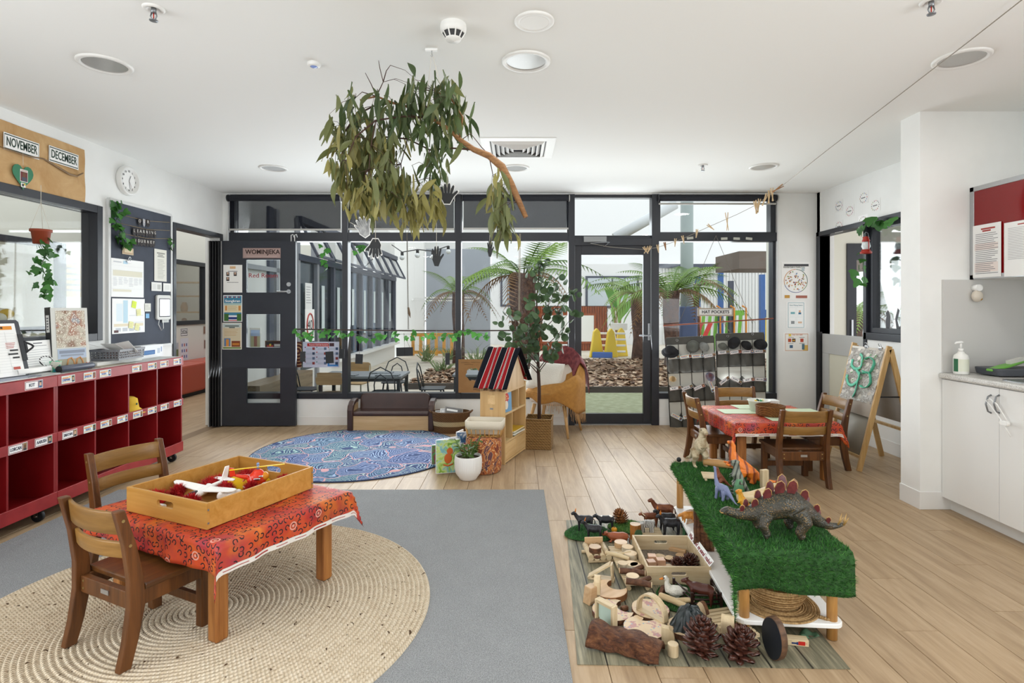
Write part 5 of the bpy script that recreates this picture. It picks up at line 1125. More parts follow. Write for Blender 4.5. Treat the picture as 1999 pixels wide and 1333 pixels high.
# other things on the bench
t=raft('slat_trellis','small slatted wooden raft beside the cream tyrannosaur',1390,934,.11,.12,-12,7,.007,z=ZG)
p=bpx(1443,966);tag(MB().prism([(-.03,0),(.03,0),(.035,.03),(.03,.06),(.01,.085),(-.012,.082),(-.028,.055),(-.034,.025)],-.009,.009,Mv).build('tree_block',m('tree_pale_green','5f8f6a',.5),None,(p.x,p.y,ZG),(0,0,R(25)),bevel=.003),'pale green tree shaped block among the dinosaurs','block')
p=bpx(1492,952);tag(MB().box((0,0,.05),(.045,.022,.10)).build('upright_block',M_pinez,None,(p.x,p.y,ZG),(0,0,R(20)),bevel=.003),'plain upright wooden block beside the orange dinosaur tail','block')
p=bpx(1490,985);t=thing('driftwood','thick pale driftwood log behind the stegosaurus','driftwood',(p.x,p.y+.03,ZG),R(12));org('log_body',t,M_peel,[('t',[(-.13,0,.035),(-.05,0,.032),(.03,0,.042),(.09,0,.05),(.125,.0,.048)],[.022,.03,.034,.044,.04])],.007,4)
p=bpx(1415,918);t=thing('driftwood','slim tan driftwood branch behind the cream tyrannosaur','driftwood',(p.x,p.y+.05,ZG),R(-18));org('log_body',t,wood('drift_tan','9a7344','bb9562',ax=0),[('t',[(-.11,0,.03),(-.03,0,.028),(.06,0,.02),(.11,0,.012)],[.02,.026,.02,.01])],.006,3)
p=bl(-.19,.60);tag(MB().ell((0,0,.014),.015,n=14,k=10).build('black_ball',M_rub,None,(p.x,p.y,ZG+.001)),'small black ball at the far left bench corner','ball')
p=bpx(1572,990);t=thing('toy_antler','tiny orange antler toy behind the stegosaurus tail','toy',(p.x,p.y,ZG+.006),R(10));MB().tube([(-.025,0,.004),(0,0,.008),(.025,0,.012)],[.003,.003,.001],6).tube([(0,0,.008),(.008,.01,.02)],[.002,.001],5).tube([(.01,0,.009),(.02,-.01,.02)],[.002,.001],5).build('antler',M_horn,t,remesh=.002,smooth=1)
# ---------------------------------------------------------------- hanging gum branch
YG=2.90
hb=thing('gum_branch','leafy gum tree branch hanging from the ceiling by cords','branch',(0,0,0));rb_=random.Random(11)
def hp(px,py,dy=0.0):p=at(px,py,YG);return V((p.x,p.y+dy,p.z))
M_gbark=wood('gum_bark','6f4a2c','a87c50',ax=0,s=2,rough=.7);M_twig=m('gum_twig','4a332a',.7)
MAIN=[(1026,430,-.10),(1013,400,-.09),(998,365,-.07),(980,330,-.05),(955,306,-.02),(925,292,0),(897,272,0),(870,246,.02),(838,226,.03),(800,206,.03),(765,198,.02),(735,188,.0),(705,198,-.02)]
SUB=[[(925,292,0),(880,286,.03),(835,286,.06),(790,262,.08),(745,256,.10),(715,272,.12),(690,300,.13)],[(838,226,.03),(790,235,-.06),(745,250,-.12),(712,285,-.16),(695,330,-.17)],[(765,198,.02),(725,200,.05),(690,216,.06),(668,250,.05),(652,295,.03)],
       [(897,272,0),(905,235,-.05),(885,205,-.08),(850,185,-.06)],[(870,246,.02),(845,215,.07),(815,185,.09),(800,160,.08)],[(735,188,0),(748,160,0),(742,135,0),(739,118,0)],[(735,188,0),(722,160,.02),(711,139,.02)],[(748,160,0),(755,140,-.01),(763,129,-.01)],[(735,188,0),(710,184,-.03),(699,196,-.04)],[(955,306,-.02),(962,340,.02),(968,372,.03),(975,410,.02)],[(898,275,0),(918,258,.02),(940,285,.03),(965,312,.0),(985,350,.02)],[(835,286,.06),(830,320,.05),(826,345,.04),(815,350,.03)],[(790,262,.08),(775,310,.1),(780,350,.08),(800,385,.06)],[(745,250,-.12),(740,300,-.16),(735,345,-.15),(745,380,-.13)]]
MB().tube([hp(*p)for p in MAIN],[.012,.015,.018,.021,.018,.015,.012,.010,.008,.007,.006,.005,.004],10).build('limb',M_gbark,hb)
for k,s in enumerate(SUB):MB().tube([hp(*p)for p in s],[.006 if k<5 else.003]+[.0045 if k<5 else.0022]*(len(s)-2)+[.0014],6).build('side_branch',M_twig if k!=3 else M_gbark,hb)
def gleaf(L,w,curve,seed):
    mb=MB();n=6;vs=[]
    for i in range(n+1):
        f=i/n;wd=w*sin(pi*min(1,f*1.02+.02))**.8*(1-.25*f);x=curve*sin(f*pi*.9);vs+=[(x-wd/2,.006*sin(f*3+seed),-L*f),(x,-.003,-L*f),(x+wd/2,.006*sin(f*3+seed+1),-L*f)]
    fs=[q for i in range(n)for q in((i*3,i*3+1,i*3+4,i*3+3),(i*3+1,i*3+2,i*3+5,i*3+4))]
    return mb.add(vs,fs,True)
def leaf_mat(name,c1,c2,tr='9aa84a'):
    t=NT(name);r=t.n('ObjectInfo').outputs['Random'];n=t.noise(t.co(),30,2);c=t.mix(t.math('ADD',t.math('MULTIPLY',r,.7),t.math('MULTIPLY',n,.3)),c1,c2);t.set(t.p.inputs['Base Color'],c);t.set(t.p.inputs['Roughness'],.5)
    tr_=t.n('BsdfTranslucent',{0:c}).outputs[0];t.t.links.new(t.n('MixShader',{0:.25,1:t.p.outputs[0],2:tr_}).outputs[0],t.out.inputs[0]);MATS[name]=t.m;return t.m
LM=[leaf_mat('gum_leaf_green','34472a','57683a'),leaf_mat('gum_leaf_olive','58613a','80844f'),leaf_mat('gum_leaf_dry','76713f','9a9355')]
LME=[[gleaf(.10+.02*k,.028+.005*(k%2),(.008,-.012,.02)[k],k).mesh('leaf',lm)for k in range(3)]for lm in LM]
CL=[(845,190,26,32,30,0),(890,215,30,26,30,0),(880,250,20,36,16,0),(812,215,30,30,24,0),(765,235,30,30,24,0),(700,225,24,30,20,0),(660,275,16,34,20,1),(700,285,34,36,38,1),(745,300,34,42,40,1),(690,345,36,40,42,1),(735,365,36,40,46,1),(775,375,26,40,36,1),(805,410,26,30,30,2),(725,405,30,22,24,2),(840,290,24,40,30,0),(850,345,10,34,14,0),(972,395,18,40,30,1),(982,445,14,34,26,1),(847,405,10,28,14,2),(672,370,8,24,8,2)]
cand=[]
for cx,cy,sx,sy,n,kd in CL:
    for k in range(int(n*1.5)):
        px,py=rb_.gauss(cx,sx*.6),rb_.gauss(cy-18,sy*.5)
        if kd==2 and py>450:py=450-rb_.random()*30
        py=min(py,452 if px<930 else 470);cand.append((hp(px,py,rb_.gauss(0,.11)),kd if rb_.random()>.25 else min(2,kd+1)))
rb_.shuffle(cand);J={0:MB(),1:MB(),2:MB()}
brp=[hp(*p)for s in SUB+[MAIN]for p in s]
for i,(p,kd)in enumerate(cand):
    e=Euler((rb_.gauss(0,.32),rb_.gauss(0,.30),rb_.uniform(0,6.28)));sc=rb_.uniform(.75,1.2)
    if i<300:o=put('leaf',LME[kd][i%3],hb,p,e,sc)
    else:
        q=gleaf((.10+.02*(i%3))*sc,.030*sc,.01,i);Mr=Mx.Translation(p)@e.to_matrix().to_4x4();J[kd].add([Mr@V(v)for v in q.v],q.f,True)
for kd in J:tag(J[kd].build('small_leaves',LM[kd],hb),kind='stuff')
tw=MB()
for i in range(0,len(cand),4):
    p=cand[i][0];b=min(brp,key=lambda q:(q-p).length+(.3 if q.z<p.z else 0));mid=(p+b)/2+V((0,0,.02))
    if(p-b).length<.22:tw.tube([b,mid,p],[.0016,.0012,.0008],4)
tag(tw.build('twigs',M_twig,hb),kind='stuff')
hk=at(843,95,2.87);hk.z=HT;M_cord=m('cord_cream','d8d2c4',.8)
MB().tube([hk+V((.0,0,-.02)),hp(866,190,-.0)],.0016,5).build('cord',M_cord,hb);MB().tube([hk+V((0,0,-.02)),hp(832,165,.05)],.0014,5).build('cord',M_cord,hb)
t=thing('ceiling_hook','small white ceiling hook that carries the gum branch','hook',hk);MB().b(-.035,.03,-.009,.009,-.012,0).build('plate',M_white,t,bevel=.004);MB().tube([(0,0,-.01),(0,0,-.024),(.004,0,-.034),(.0,0,-.042),(-.006,0,-.036)],.002,6).build('hook_wire',M_chrome,t)
# paper hands
def hand_pts(sc):
    o=[(-.018,-.05),(.018,-.05),(.034,-.02)]
    th=[(.042,-.005),(.066,.022),(.070,.032),(.062,.036),(.036,.014)]
    o+=th
    for bx0,bx1,tx,ty in((.034,.019,.04,.066),(.017,.001,.014,.078),(-.001,-.017,-.012,.074),(-.019,-.033,-.036,.056)):
        o+=[(bx0,.018),((bx0+tx*1.0)/2+.006,.018+(ty-.018)*.55),(tx+.006,ty-.003),(tx,ty+.004),(tx-.007,ty-.003),((bx1+tx)/2-.006,.018+(ty-.018)*.55),(bx1,.017)]
    o+=[(-.038,-.01)]
    return[(x*sc,y*sc)for x,y in o]
M_blackcard=m('black_card','2b2d2f',.7);M_wcard=m('white_card','e2e2e0',.6)
for k,(px,py,sc,rz,roll,lb,top)in enumerate(((875,386,.80,10,0,'black paper hand with white border hanging highest',340),(712,449,.78,-14,-.55,'grey paper hand tilted left under the branch',425),(732,480,.74,12,pi,'black paper hand hanging before the second window',425),(850,503,.82,55,0,'black paper hand hanging left of the window mullion',440),(955,486,.68,65,0,'black paper hand seen nearly edge on by the right leaf cluster',430))):
    p=hp(px,py,-.05+.03*k);t=thing('paper_hand',lb,'paper hand',p,0,'paper hands under the branch',(pi/2,roll,R(rz)));MB().prism(hand_pts(sc),-.0006,.0006).build('cutout',M_blackcard if k!=1 else m('grey_card','77797a',.7,c2='a5a6a6',scale=40),t)
    if k in(0,1,2):MB().prism(hand_pts(sc*1.0+.10),-.0012,-.0008).build('border',M_wcard,t,(0,0,0))
    MB().tube([(0,.03*sc,0),(0,.03*sc+(py-top)*YG/FPX,0)],.0012,4).build('string',M_cord,t,(0,0,0),(0,0,-roll if k!=2 else pi))
# ---------------------------------------------------------------- potted tree in a wicker cube
def wicker(name,c1,c2,s=1):
    if name in MATS:return MATS[name]
    t=NT(name);v=t.co();w1=t.n('TexWave',{'Vector':v,'Scale':38*s,'Distortion':1.5},bands_direction='Z').outputs[0];w2=t.n('TexWave',{'Vector':v,'Scale':22*s,'Distortion':1},bands_direction='DIAGONAL').outputs[0]
    h=t.math('ADD',w1,t.math('MULTIPLY',w2,.5));c=t.ramp(t.math('ADD',t.math('MULTIPLY',h,.45),t.math('MULTIPLY',t.noise(v,60,3),.4)),(.3,c1),(.8,c2));t.bump(h,.8,.006);return t.fin(c,.65,0,.25)
M_wick=wicker('wicker_tan','6b4e2c','b8935f');TX,TY=.225,5.50
pt=thing('wicker_planter','square wicker planter holding the round leaf tree','planter',(TX,TY,0),R(-8));w=.128
mb=MB();sq=[q for q in rrect(2*w,2*w,.012,3)];nn=len(sq);NZ=46;mb.add([V((x*(1+.022*(k%2)),y*(1+.022*(k%2)),.285*k/NZ))for k in range(NZ+1)for x,y in sq],[(i*nn+j,i*nn+(j+1)%nn,(i+1)*nn+(j+1)%nn,(i+1)*nn+j)for i in range(NZ)for j in range(nn)]);mb.build('woven_body',M_wick,pt)
MB().tube([(-w,-w,.288),(w,-w,.288),(w,w,.288),(-w,w,.288)],.009,8,closed=True).build('rim',M_wick,pt);MB().b(-w+.007,w-.007,-w+.007,w-.007,.01,.22).build('soil',m('soil_brown','4a3a2c',.9),pt)
tr=thing('indoor_tree','artificial eucalyptus tree with round leaves by the glass door','tree',(TX,TY,.22));M_trunk=wood('tree_trunk_dark','31221c','54392c',ax=2,s=1.5,rough=.7);rt=random.Random(5)
trk=[(0,0,0),(0,0,.35),(-.01,0,.55),(-.012,0,.72),(-.03,0,1.0),(-.02,0,1.3),(0,0,1.55)]
MB().tube(trk,[.018,.0175,.016,.013,.009,.006,.003],10).build('trunk',M_trunk,tr)
ends=[(-.30,-.1,.98),(-.36,.1,.86),(-.22,-.18,.80),(.24,-.1,.95),(.34,.08,1.06),(.28,.1,1.22),(-.16,.1,1.2),(.10,-.14,1.25),(.2,.05,1.42),(-.05,-.1,1.45),(.06,.08,1.58),(-.25,.02,1.08),(.15,-.2,.8),(-.12,-.2,1.0),(.02,-.2,1.1),(.32,-.12,1.35),(.02,.02,1.66)]
M_rl=leaf_mat('round_leaf','2a3f27','526946');mbl=MB();n=10;mbl.add([(0,0,0)]+[(.030+.030*cos(2*pi*k/n),.029*sin(2*pi*k/n),.004*cos(4*pi*k/n))for k in range(n)],[(0,1+k,1+(k+1)%n)for k in range(n)],True);rlm=mbl.mesh('leaf',M_rl);nl=0
for k,e in enumerate(ends):
    e=V(e);z0=max(.5,e.z-.3-rt.random()*.15);b=V((-.015,0,z0));mid=b.lerp(e,.55)+V((0,0,-.03));pts_=[b,mid,e];MB().tube(pts_,[.005,.0035,.0018],6).build('branch',M_trunk,tr)
    for q in range(14):
        f=.3+.75*rt.random();c=(b.lerp(mid,f*2)if f<.5 else mid.lerp(e,(f-.5)*2))+V((rt.gauss(0,.05),rt.gauss(0,.05),rt.gauss(0,.045)))
        if nl<300:put('leaf',rlm,tr,c,(rt.uniform(-1.4,1.4),rt.uniform(-1.4,1.4),rt.uniform(0,6.28)),rt.uniform(.95,1.5));nl+=1
# ---------------------------------------------------------------- castle bookshelf
M_pn=wood('castle_pine','c39c66','d9b884',ax=2,s=.8,rough=.45);M_pnx=wood('castle_pine_flat','c9a46e','dcbf8e',ax=1,s=.8,rough=.45)
cs_=thing('castle_bookshelf','small wooden castle bookshelf with a striped cloth roof','bookshelf',(-.10,4.86,0),R(-19.9));cd,cl,ch=.235,.565,.665
def crenel(l):return[(0,0),(l,0),(l,ch),(l*.86,ch),(l*.86,ch-.028),(l*.70,ch-.028),(l*.70,ch),(l*.58,ch),(l*.58,ch-.028),(l*.40,ch-.028),(l*.40,ch),(l*.28,ch),(l*.28,ch-.028),(l*.12,ch-.028),(l*.12,ch),(0,ch)]
for y in(.009,cl-.009):MB().prism([(-x,z)for x,z in crenel(cd)],-.009,.009,Mv).build('side_panel',M_pn,cs_,(0,y,0),bevel=.002)
MB().b(-cd,-cd+.012,.018,cl-.018,0,ch-.03).build('back_panel',M_pn,cs_)
for z in(ch-.04,.435,.185,.018):MB().b(-cd+.012,-.002,.018,cl-.018,z-.009,z+.009).build('shelf_board',M_pnx,cs_)
MB().b(-cd+.012,-.004,.36,.374,.444,ch-.049).build('divider',M_pn,cs_);MB().b(-cd+.012,-.004,.19,.204,.194,.426).build('divider',M_pn,cs_)
for a,b in((.02,.2800),(.285,cl-.02)):MB().b(-.02,-.001,a,b,.03,.172).build('drawer_front',M_pnx,cs_,bevel=.003)
q=MB().box((0,0,0),(.03,.002,.014));q.build('maker_plate',M_grey,cs_,(-.125,-.001,.48));MB().b(-.16,-.09,-.003,0,.52,.60).build('window_cutout',M_pnx,cs_)
for x in(-.006,-cd+.006):MB().prism([(.03,ch-.03),(cl-.03,ch-.03),(cl/2,.985)],-.006,.006,Mx(((0,0,1,0),(1,0,0,0),(0,1,0,0),(0,0,0,1)))).build('gable',M_pn,cs_,(x,0,0))
def stripes():
    t=NT('striped_cloth');u=t.n('SeparateXYZ',{0:t.n('TexCoord').outputs['UV']}).outputs[0];B,Rr,Wt='15171f','8e1d22','d8d2cc'
    st=[(0,B),(.16,Wt),(.17,Rr),(.30,Wt),(.31,B),(.325,Wt),(.335,Rr),(.43,Wt),(.44,B),(.60,Wt),(.61,Rr),(.69,Wt),(.70,B),(.715,Wt),(.725,Rr),(.83,Wt),(.84,B)]
    t.bump(t.noise(t.n('TexCoord').outputs['UV'],300,2),.2,.003);return t.fin(t.ramp(u,*st,mode='CONSTANT'),.85,0,.1)
ro=thing('striped_cloth','red black and white striped cloth draped over the castle roof','cloth',(-.10,4.86,0),R(-19.9));mb=MB();Lx=cd+.085
def rf(u,v):
    x=-cd-.04+Lx*u;s=v*2-1;y=cl/2+s*.345+.008*sin(u*14+s*4);z=1.0-abs(s)**1.04*.335+.004*sin(u*20);return(x,y,z)
mb.sheet(rf,24,30,uv=lambda u,v:(u,v));mb.build('cloth_sheet',stripes(),ro,solid=.003)
fr=MB()
for k in range(40):p=V(rf((k+.5)/40,0));fr.tube([p,p+V((0,-.002,-.022))],.0015,4,col=None)
tag(fr.build('fringe',m('fringe_dark','3a2226',.9),ro),kind='stuff')
def lc(x,y,z):c,s=cos(R(-19.9)),sin(R(-19.9));return V((-.10+x*c-y*s,4.86+x*s+y*c,z))
def book(name,lab,loc,rot,w,h,th,col,spine=None):
    t=thing(name,lab,'book',loc,0,None,rot);MB().b(0,w,0,h,.002,th-.002).build('pages',M_paper,t);MB().b(0,w+.002,-.002,h+.002,0,.002).b(0,w+.002,-.002,h+.002,th-.002,th).b(-.002,0,-.002,h+.002,0,th).build('cover',m('book_'+col,col,.4),t,bevel=.0005);return t
b1=book('picture_book','blue picture book with a red disc facing out of the castle shelf',lc(-.03,.03,.446),(R(88),0,R(-19.9+80)),.14,.165,.008,'6fa0c8')
MB().disc((.055,.125,.0085),.04,20).build('red_disc',m('disc_red','cf3f33',.5),b1);text('Go',.022,m('cream_ink','f0d8a0',.5),b1,(.05,.138,.0092));text('baby Go!',.016,m('cream_ink'),b1,(.06,.115,.0092));MB().disc((.05,.06,.0086),.03,16,sy=1.3).build('bird_print',m('print_cream','e8dccb',.6),b1)
for k,(col,dz,dg,lb)in enumerate((('3f6b3a',0,6,'green picture book at the bottom of the castle stack'),('d9d4c4',.012,-4,'cream picture book in the castle stack'),('5a7a3a',.024,3,'olive picture book in the castle stack'),('d8b02f',.036,-2,'yellow picture book on top of the castle stack'))):book('picture_book',lb,lc(-.2,.24+.0*k,.196+dz),(0,0,R(-19.9+dg)),.2,.26,.011,col)
book('picture_book','teal and yellow book upright at the castle front corner',lc(-.12,.03,.196),(R(90),R(0),R(-19.9+75)),.1,.17,.012,'3aa08a')
# ---------------------------------------------------------------- fabric stool, lined basket, pot plant, standing books
def dreaming():
    t=NT('earth_print');v=t.co('Object',(1,1,.55));n=t.noise(v,9,3,.5,2.2);vo=t.n('TexVoronoi',{'Vector':v,'Scale':38}).outputs['Distance'];w=t.math('SINE',t.math('MULTIPLY',n,60));c=t.ramp(n,(.3,'3d2d38'),(.42,'8a3f24'),(.5,'b8642f'),(.58,'4a3a4c'),(.7,'a5522a'));c=t.mix(t.ramp(w,(.6,'000000'),(.8,'ffffff')),c,'d9a46a');c=t.mix(t.ramp(vo,(.12,'ffffff'),(.2,'000000')),c,'e0c8a8');return t.fin(c,.8)
SX,SY_=-.275,4.695
t=thing('fabric_stool','round stool covered in earth toned printed fabric','stool',(SX,SY_,0));MB().lathe([(.001,.002),(.14,.002),(.148,.015),(.151,.06),(.149,.15),(.151,.25),(.145,.285),(.12,.298),(.001,.30)],40).build('cover',dreaming(),t)
t=thing('lined_basket','cane storage basket with a linen liner on the fabric stool','basket',(SX+.015,SY_-.005,.301),R(-6));w,l,h=.145,.095,.125
for k in range(30):
    f=k/30*4;sd=int(f);g=f-sd;x,y=[(-w+2*w*g,-l),(w,-l+2*l*g),(w-2*w*g,l),(-w,l-2*l*g)][sd]
    MB().cyl((x*.92,y*.92,0),(x,y,h*.62),.0078,n=6).build('cane',m('cane_tan','b98d52',.5,var=.12),t)
MB().prism(rrect(2*w*.9,2*l*.9,.02),0,.006).build('base',m('cane_tan'),t)
mb=MB();rr=rrect(2*w+.02,2*l+.02,.03,6);nn=len(rr)
vs=[V((x*k,y*k,z))for z,k in((h*.52,1.0),(h*1.02,1.02),(h*1.04,.97),(h*.2,.9))for x,y in rr];mb.add(vs,[(i*nn+j,i*nn+(j+1)%nn,(i+1)*nn+(j+1)%nn,(i+1)*nn+j)for i in range(3)for j in range(nn)],True);mb.build('liner',m('linen','d8cfbd',.9,bump=.15,bs=300),t,solid=.003)
MB().ell((0,0,.05),(.1,.06,.035)).build('contents',m('basket_fill','b7ac94',.9,c2='7f8a5a',scale=40),t)
PXX,PYY=-.385,4.462
t=thing('pot_plant','green stemmed plant in a white ribbed pot','potted plant',(PXX,PYY,0));prof=[(.001,0),(.06,0),(.068,.004),(.075,.018),(.098,.05),(.108,.09),(.110,.15),(.106,.18),(.104,.19),(.097,.188),(.098,.16),(.001,.155)]
mb=MB();n=120;vs,fs=[],[]
for r,z in prof:
    for j in range(n):a=2*pi*j/n;rr=r*(1+(.012*cos(j*2*pi/3)if.018<z<.186 and r>.09 else 0));vs.append((rr*cos(a),rr*sin(a),z))
fs=[(i*n+j,i*n+(j+1)%n,(i+1)*n+(j+1)%n,(i+1)*n+j)for i in range(len(prof)-1)for j in range(n)];mb.add(vs,fs,True);mb.build('pot',m('pot_white','ecebe8',.45),t);MB().disc((0,0,.17),.096,24).build('soil',m('soil_brown'),t)
M_zz=leaf_mat('zz_leaf','35552a','5f7f3c');rz_=random.Random(9);lm_=MB().add([(0,0,0),(.02,-.012,.004),(.045,-.013,.004),(.075,0,0),(.045,.013,.004),(.02,.012,.004)],[(0,1,2,3),(0,3,4,5)],True).mesh('leaf',M_zz)
for k in range(11):
    a=k*2.3+rz_.random();ln=rz_.uniform(.07,.2);d=V((cos(a)*rz_.uniform(.15,.8),sin(a)*rz_.uniform(.15,.8),1)).normalized();b=V((cos(a)*.03,sin(a)*.03,.165));e=b+d*ln;cv=e+V((cos(a)*.03,sin(a)*.03,-.01))
    MB().tube([b,b.lerp(e,.5),e,cv],[.006,.005,.004,.002],7).build('stem',m('stem_green','5f7a3a',.5),t)
    for q in range(4):f=.45+.16*q;c=b.lerp(e,f);put('leaf',lm_,t,c,(rz_.uniform(-.5,.5),rz_.uniform(-.6,.3),a+(1.3 if q%2 else-1.3)),rz_.uniform(.8,1.25))
MB().tube([(-.01,.02,.19),(-.06,.0,.235),(-.1,-.02,.235),(-.125,-.03,.20)],[.003,.003,.003,.002],6).build('aerial_root',M_brn,t)
def paint(name,*cols,sc=14):
    t=NT(name);v=t.co();n=t.noise(v,sc,3,.6,.8);return t.fin(t.ramp(n,*[(.3+.4*i/(len(cols)-1),c)for i,c in enumerate(cols)]),.35)
def open_book(name,lab,x,y,rz,w,h,spread,art,cov='dfe3e8',z=.009):
    t=thing(name,lab,'book',(x,y,z),rz)
    for s in(-1,1):
        o=MB().b(0,w,-.004,.004,0,h).build('cover',m('book_'+cov,cov,.4),t,(0,0,0),(0,0,s*spread));MB().b(.004,w-.004,(-.0046 if s<0 else.0040)-.0,(-.004 if s<0 else.0046),.004,h-.004).build('cover_art',art,o)
    return t
ob=open_book('picture_book','green forest picture book standing open beside the white pot',-.66,4.575,R(25),.20,.275,R(14),paint('forest_art','3f7a2f','7fae3a','c7d98a','6fb0c8','9ac04a'))
MB().ell((.10,-.0062,.12),(.032,.001,.042),n=14,k=8).ell((.115,-.0062,.18),(.026,.001,.028),n=14,k=8).tube([(.06,-.006,.07),(.1,-.006,.06),(.14,-.006,.075)],.006,6).build('animal_print',m('print_orange','c9642a',.5),bpy.data.objects[ob.children[0].name])
open_book('picture_book','blue edged picture book standing open at the rug edge',-.735,4.83,R(25),.11,.17,R(12),paint('blue_art','2f7f9a','8a3040','3a9a5a','c8d4dc'),z=.010)
open_book('picture_book','blue covered picture book standing open behind the green one',-.53,4.93,R(40),.13,.26,R(28),paint('navy_art','28508a','dfe6ec','3a6a9a','2a3a5a'),cov='e8eaee')
book('picture_book','pale book leaning between the white pot and the fabric stool',(-.49,4.66,.002),(R(85),0,R(60)),.12,.2,.014,'d5d2c4')
book('picture_book','maroon book leaning behind the pot plant leaves',(-.46,4.80,.002),(R(88),0,R(20)),.13,.2,.012,'6a2a4a')
# ---------------------------------------------------------------- brown child sofa
M_lea=m('brown_leather','3d2822',.3,c2='452d26',scale=6,bump=.05,bs=150,spec=.5);M_birch2=wood('sofa_birch','bd9a6c','d3b48a',ax=0,s=.8)
sf=thing('child_sofa','small brown leather child sofa under the window','sofa',(-1.392,6.31,0));w=.478
MB().b(-w+.03,w-.03,-.12,.155,0,.165).build('base',M_birch2,sf,bevel=.004)
MB().prism(rrect(2*w-.09,.27,.03,5),.165,.215).build('seat_cushion',M_lea,sf,(0,-.0,0),bevel=.018,seg=3)
MB().prism([(x,y)for x,y in rrect(.80,.235,.06,6)],-.03,.03,Mv).build('backrest',M_lea,sf,(0,.12,.268),(R(-4),0,0),bevel=.016,seg=3)
for s in(-1,1):
    pts_=[(-.145,0),(-.095,0),(-.095,.22),(-.06,.27),(.03,.295),(.10,.285),(.10,.335),(.02,.34),(-.07,.325),(-.125,.285),(-.145,.23)]
    MB().prism(pts_,-.032,.032,Mx(((0,0,1,0),(1,0,0,0),(0,1,0,0),(0,0,0,1)))).build('armrest',M_lea,sf,(s*(w-.03),0,0),bevel=.014,seg=3)
    MB().b(-.012,.012,-.10,.13,0,.30).build('side_panel',M_birch2,sf,(s*(w-.035),0,0))
# wicker basket with magazines
M_wk2=wicker('wicker_dark','4f3520','85603a',1.3);M_wk3=wicker('wicker_cream','b5a078','d6c49c',1.3)
t=thing('magazine_basket','oval brown wicker basket of magazines beside the sofa','basket',(-.72,6.16,0));pr_=lambda z0,z1,n:[(.185+.028*(z0+(z1-z0)*k/n)/.23,z0+(z1-z0)*k/n)for k in range(n+1)]
MB().lathe([(.001,.002),(.185,.002)]+pr_(.004,.075,4),36,sy=.62).build('body',M_wk2,t);MB().lathe(pr_(.075,.125,3),36,sy=.62).build('cream_band',M_wk3,t);MB().lathe(pr_(.125,.225,5)+[(.205,.23),(.2,.2),(.18,.02),(.001,.02)],36,sy=.62).build('upper_body',M_wk2,t)
for s in(-1,1):MB().tube([(s*.21,-.04,.215),(s*.235,-.02,.235),(s*.235,.02,.235),(s*.21,.04,.215)],.008,7).build('handle',M_wk2,t)
for k,(dx,c,a,lb)in enumerate(((-.07,'a8a8a6',20,'grey magazine leaning left in the wicker basket'),(-.02,'c9c9c6',28,'white magazine in the wicker basket'),(.03,'7c7a78',35,'dark cover magazine in the wicker basket'))):tag(card('magazine',.2,.14,None,(-.72+dx,6.15,.19+.01*k),'S',[(.06,.1,.94,.9,['8a8c8e','b2b4b6','5f5d5c'][k]),(.1,.6,.7,.8,'d8d8d6')],c,.004,rot=(R(40),R(a-25),R(8))),lb,'magazine')
# cardboard screen behind the castle
t=thing('cardboard_screen','brown cardboard screen with a cloud shaped hole at the window','cardboard',(-.50,6.46,bz(766)+.012));inner=[(.085*cos(2*pi*k/20)*(1+.12*sin(6*pi*k/10)),.075*sin(2*pi*k/20)*(1+.12*cos(6*pi*k/10)))for k in range(20)]
holed(MB(),.34,.385,inner,.21,.008).build('board',m('cardboard','9a7248',.85,c2='a27b50',scale=8),t);q=MB();[q.tube([(x0,-.005,z),(x0+.05,-.005,z+.004),(x0+.1,-.005,z)],.0012,4)for x0,z in((-.14,.345),(-.02,.35),(-.1,.325))];tag(q.build('pen_marks',M_inkk,t),kind='stuff')
# ---------------------------------------------------------------- armchair with throws and cushion
ac=thing('tub_armchair','cream tub armchair covered by throws beside the glass door','armchair',(.425,6.14,0),R(-24));M_cream=m('chair_cream','d9cfc4',.8)
mb=MB();n=24
for k in range(n+1):
    a=R(-20)+R(220)*k/n;x,y=.255*cos(a),.235*sin(a)*1.0+.0;top=.56+.27*max(0,sin(a))**.8;
    mb.tube([(x*.86,y*.86-.02,.33),(x*.98,y*.98,.45),(x*1.06,y*1.08+.02,top)],[.05,.05,.042],8)
mb.ell((0,-.03,.37),(.25,.25,.07));mb.build('shell',M_cream,ac,remesh=.016,smooth=8)
MB().ell((0,-.05,.425),(.215,.22,.05),n=20).build('seat_cushion',M_cream,ac,remesh=.014,smooth=5)
for sx in(-1,1):
    for sy in(-1,1):MB().cyl((sx*.17,sy*.16-.02,.33),(sx*.235,sy*.225-.02,0),.021,.012,n=12).build('leg',wood('beech_leg','b58a55','d0a974',ax=2),ac)
cu=thing('cushion','white textured cushion on the tub armchair','cushion',(.315,6.03,.63),0,rot=(R(66),R(6),R(-12)));mb=MB()
def pil(u,v,s):x,y=(u-.5)*2,(v-.5)*2;e=(1-x**4)*(1-y**4);return(x*.19*(1-.06*(1-abs(y))),y*.16*(1-.06*(1-abs(x))),s*.055*max(0,e)**.5+.002*sin(v*60))
mb.sheet(lambda u,v:pil(u,v,1),20,20).sheet(lambda u,v:pil(1-u,v,-1),20,20);mb.build('cover',m('cushion_white','d9d6cd',.9,bump=.5,bs=90),cu)
def throw(name,lab,pts,hang,mat,loc,rz,nu,w):
    pass
M_ochre=m('throw_ochre','b07f3f',.95,c2='a3743a',scale=30,bump=.35,bs=260);M_mar=m('throw_maroon','551f24',.9,c2='7a3a3a',scale=24,bump=.35,bs=200)
th_=thing('ochre_throw','mustard knitted throw draped over the armchair side','throw',(.425,6.14,0),R(-24));mb=MB()
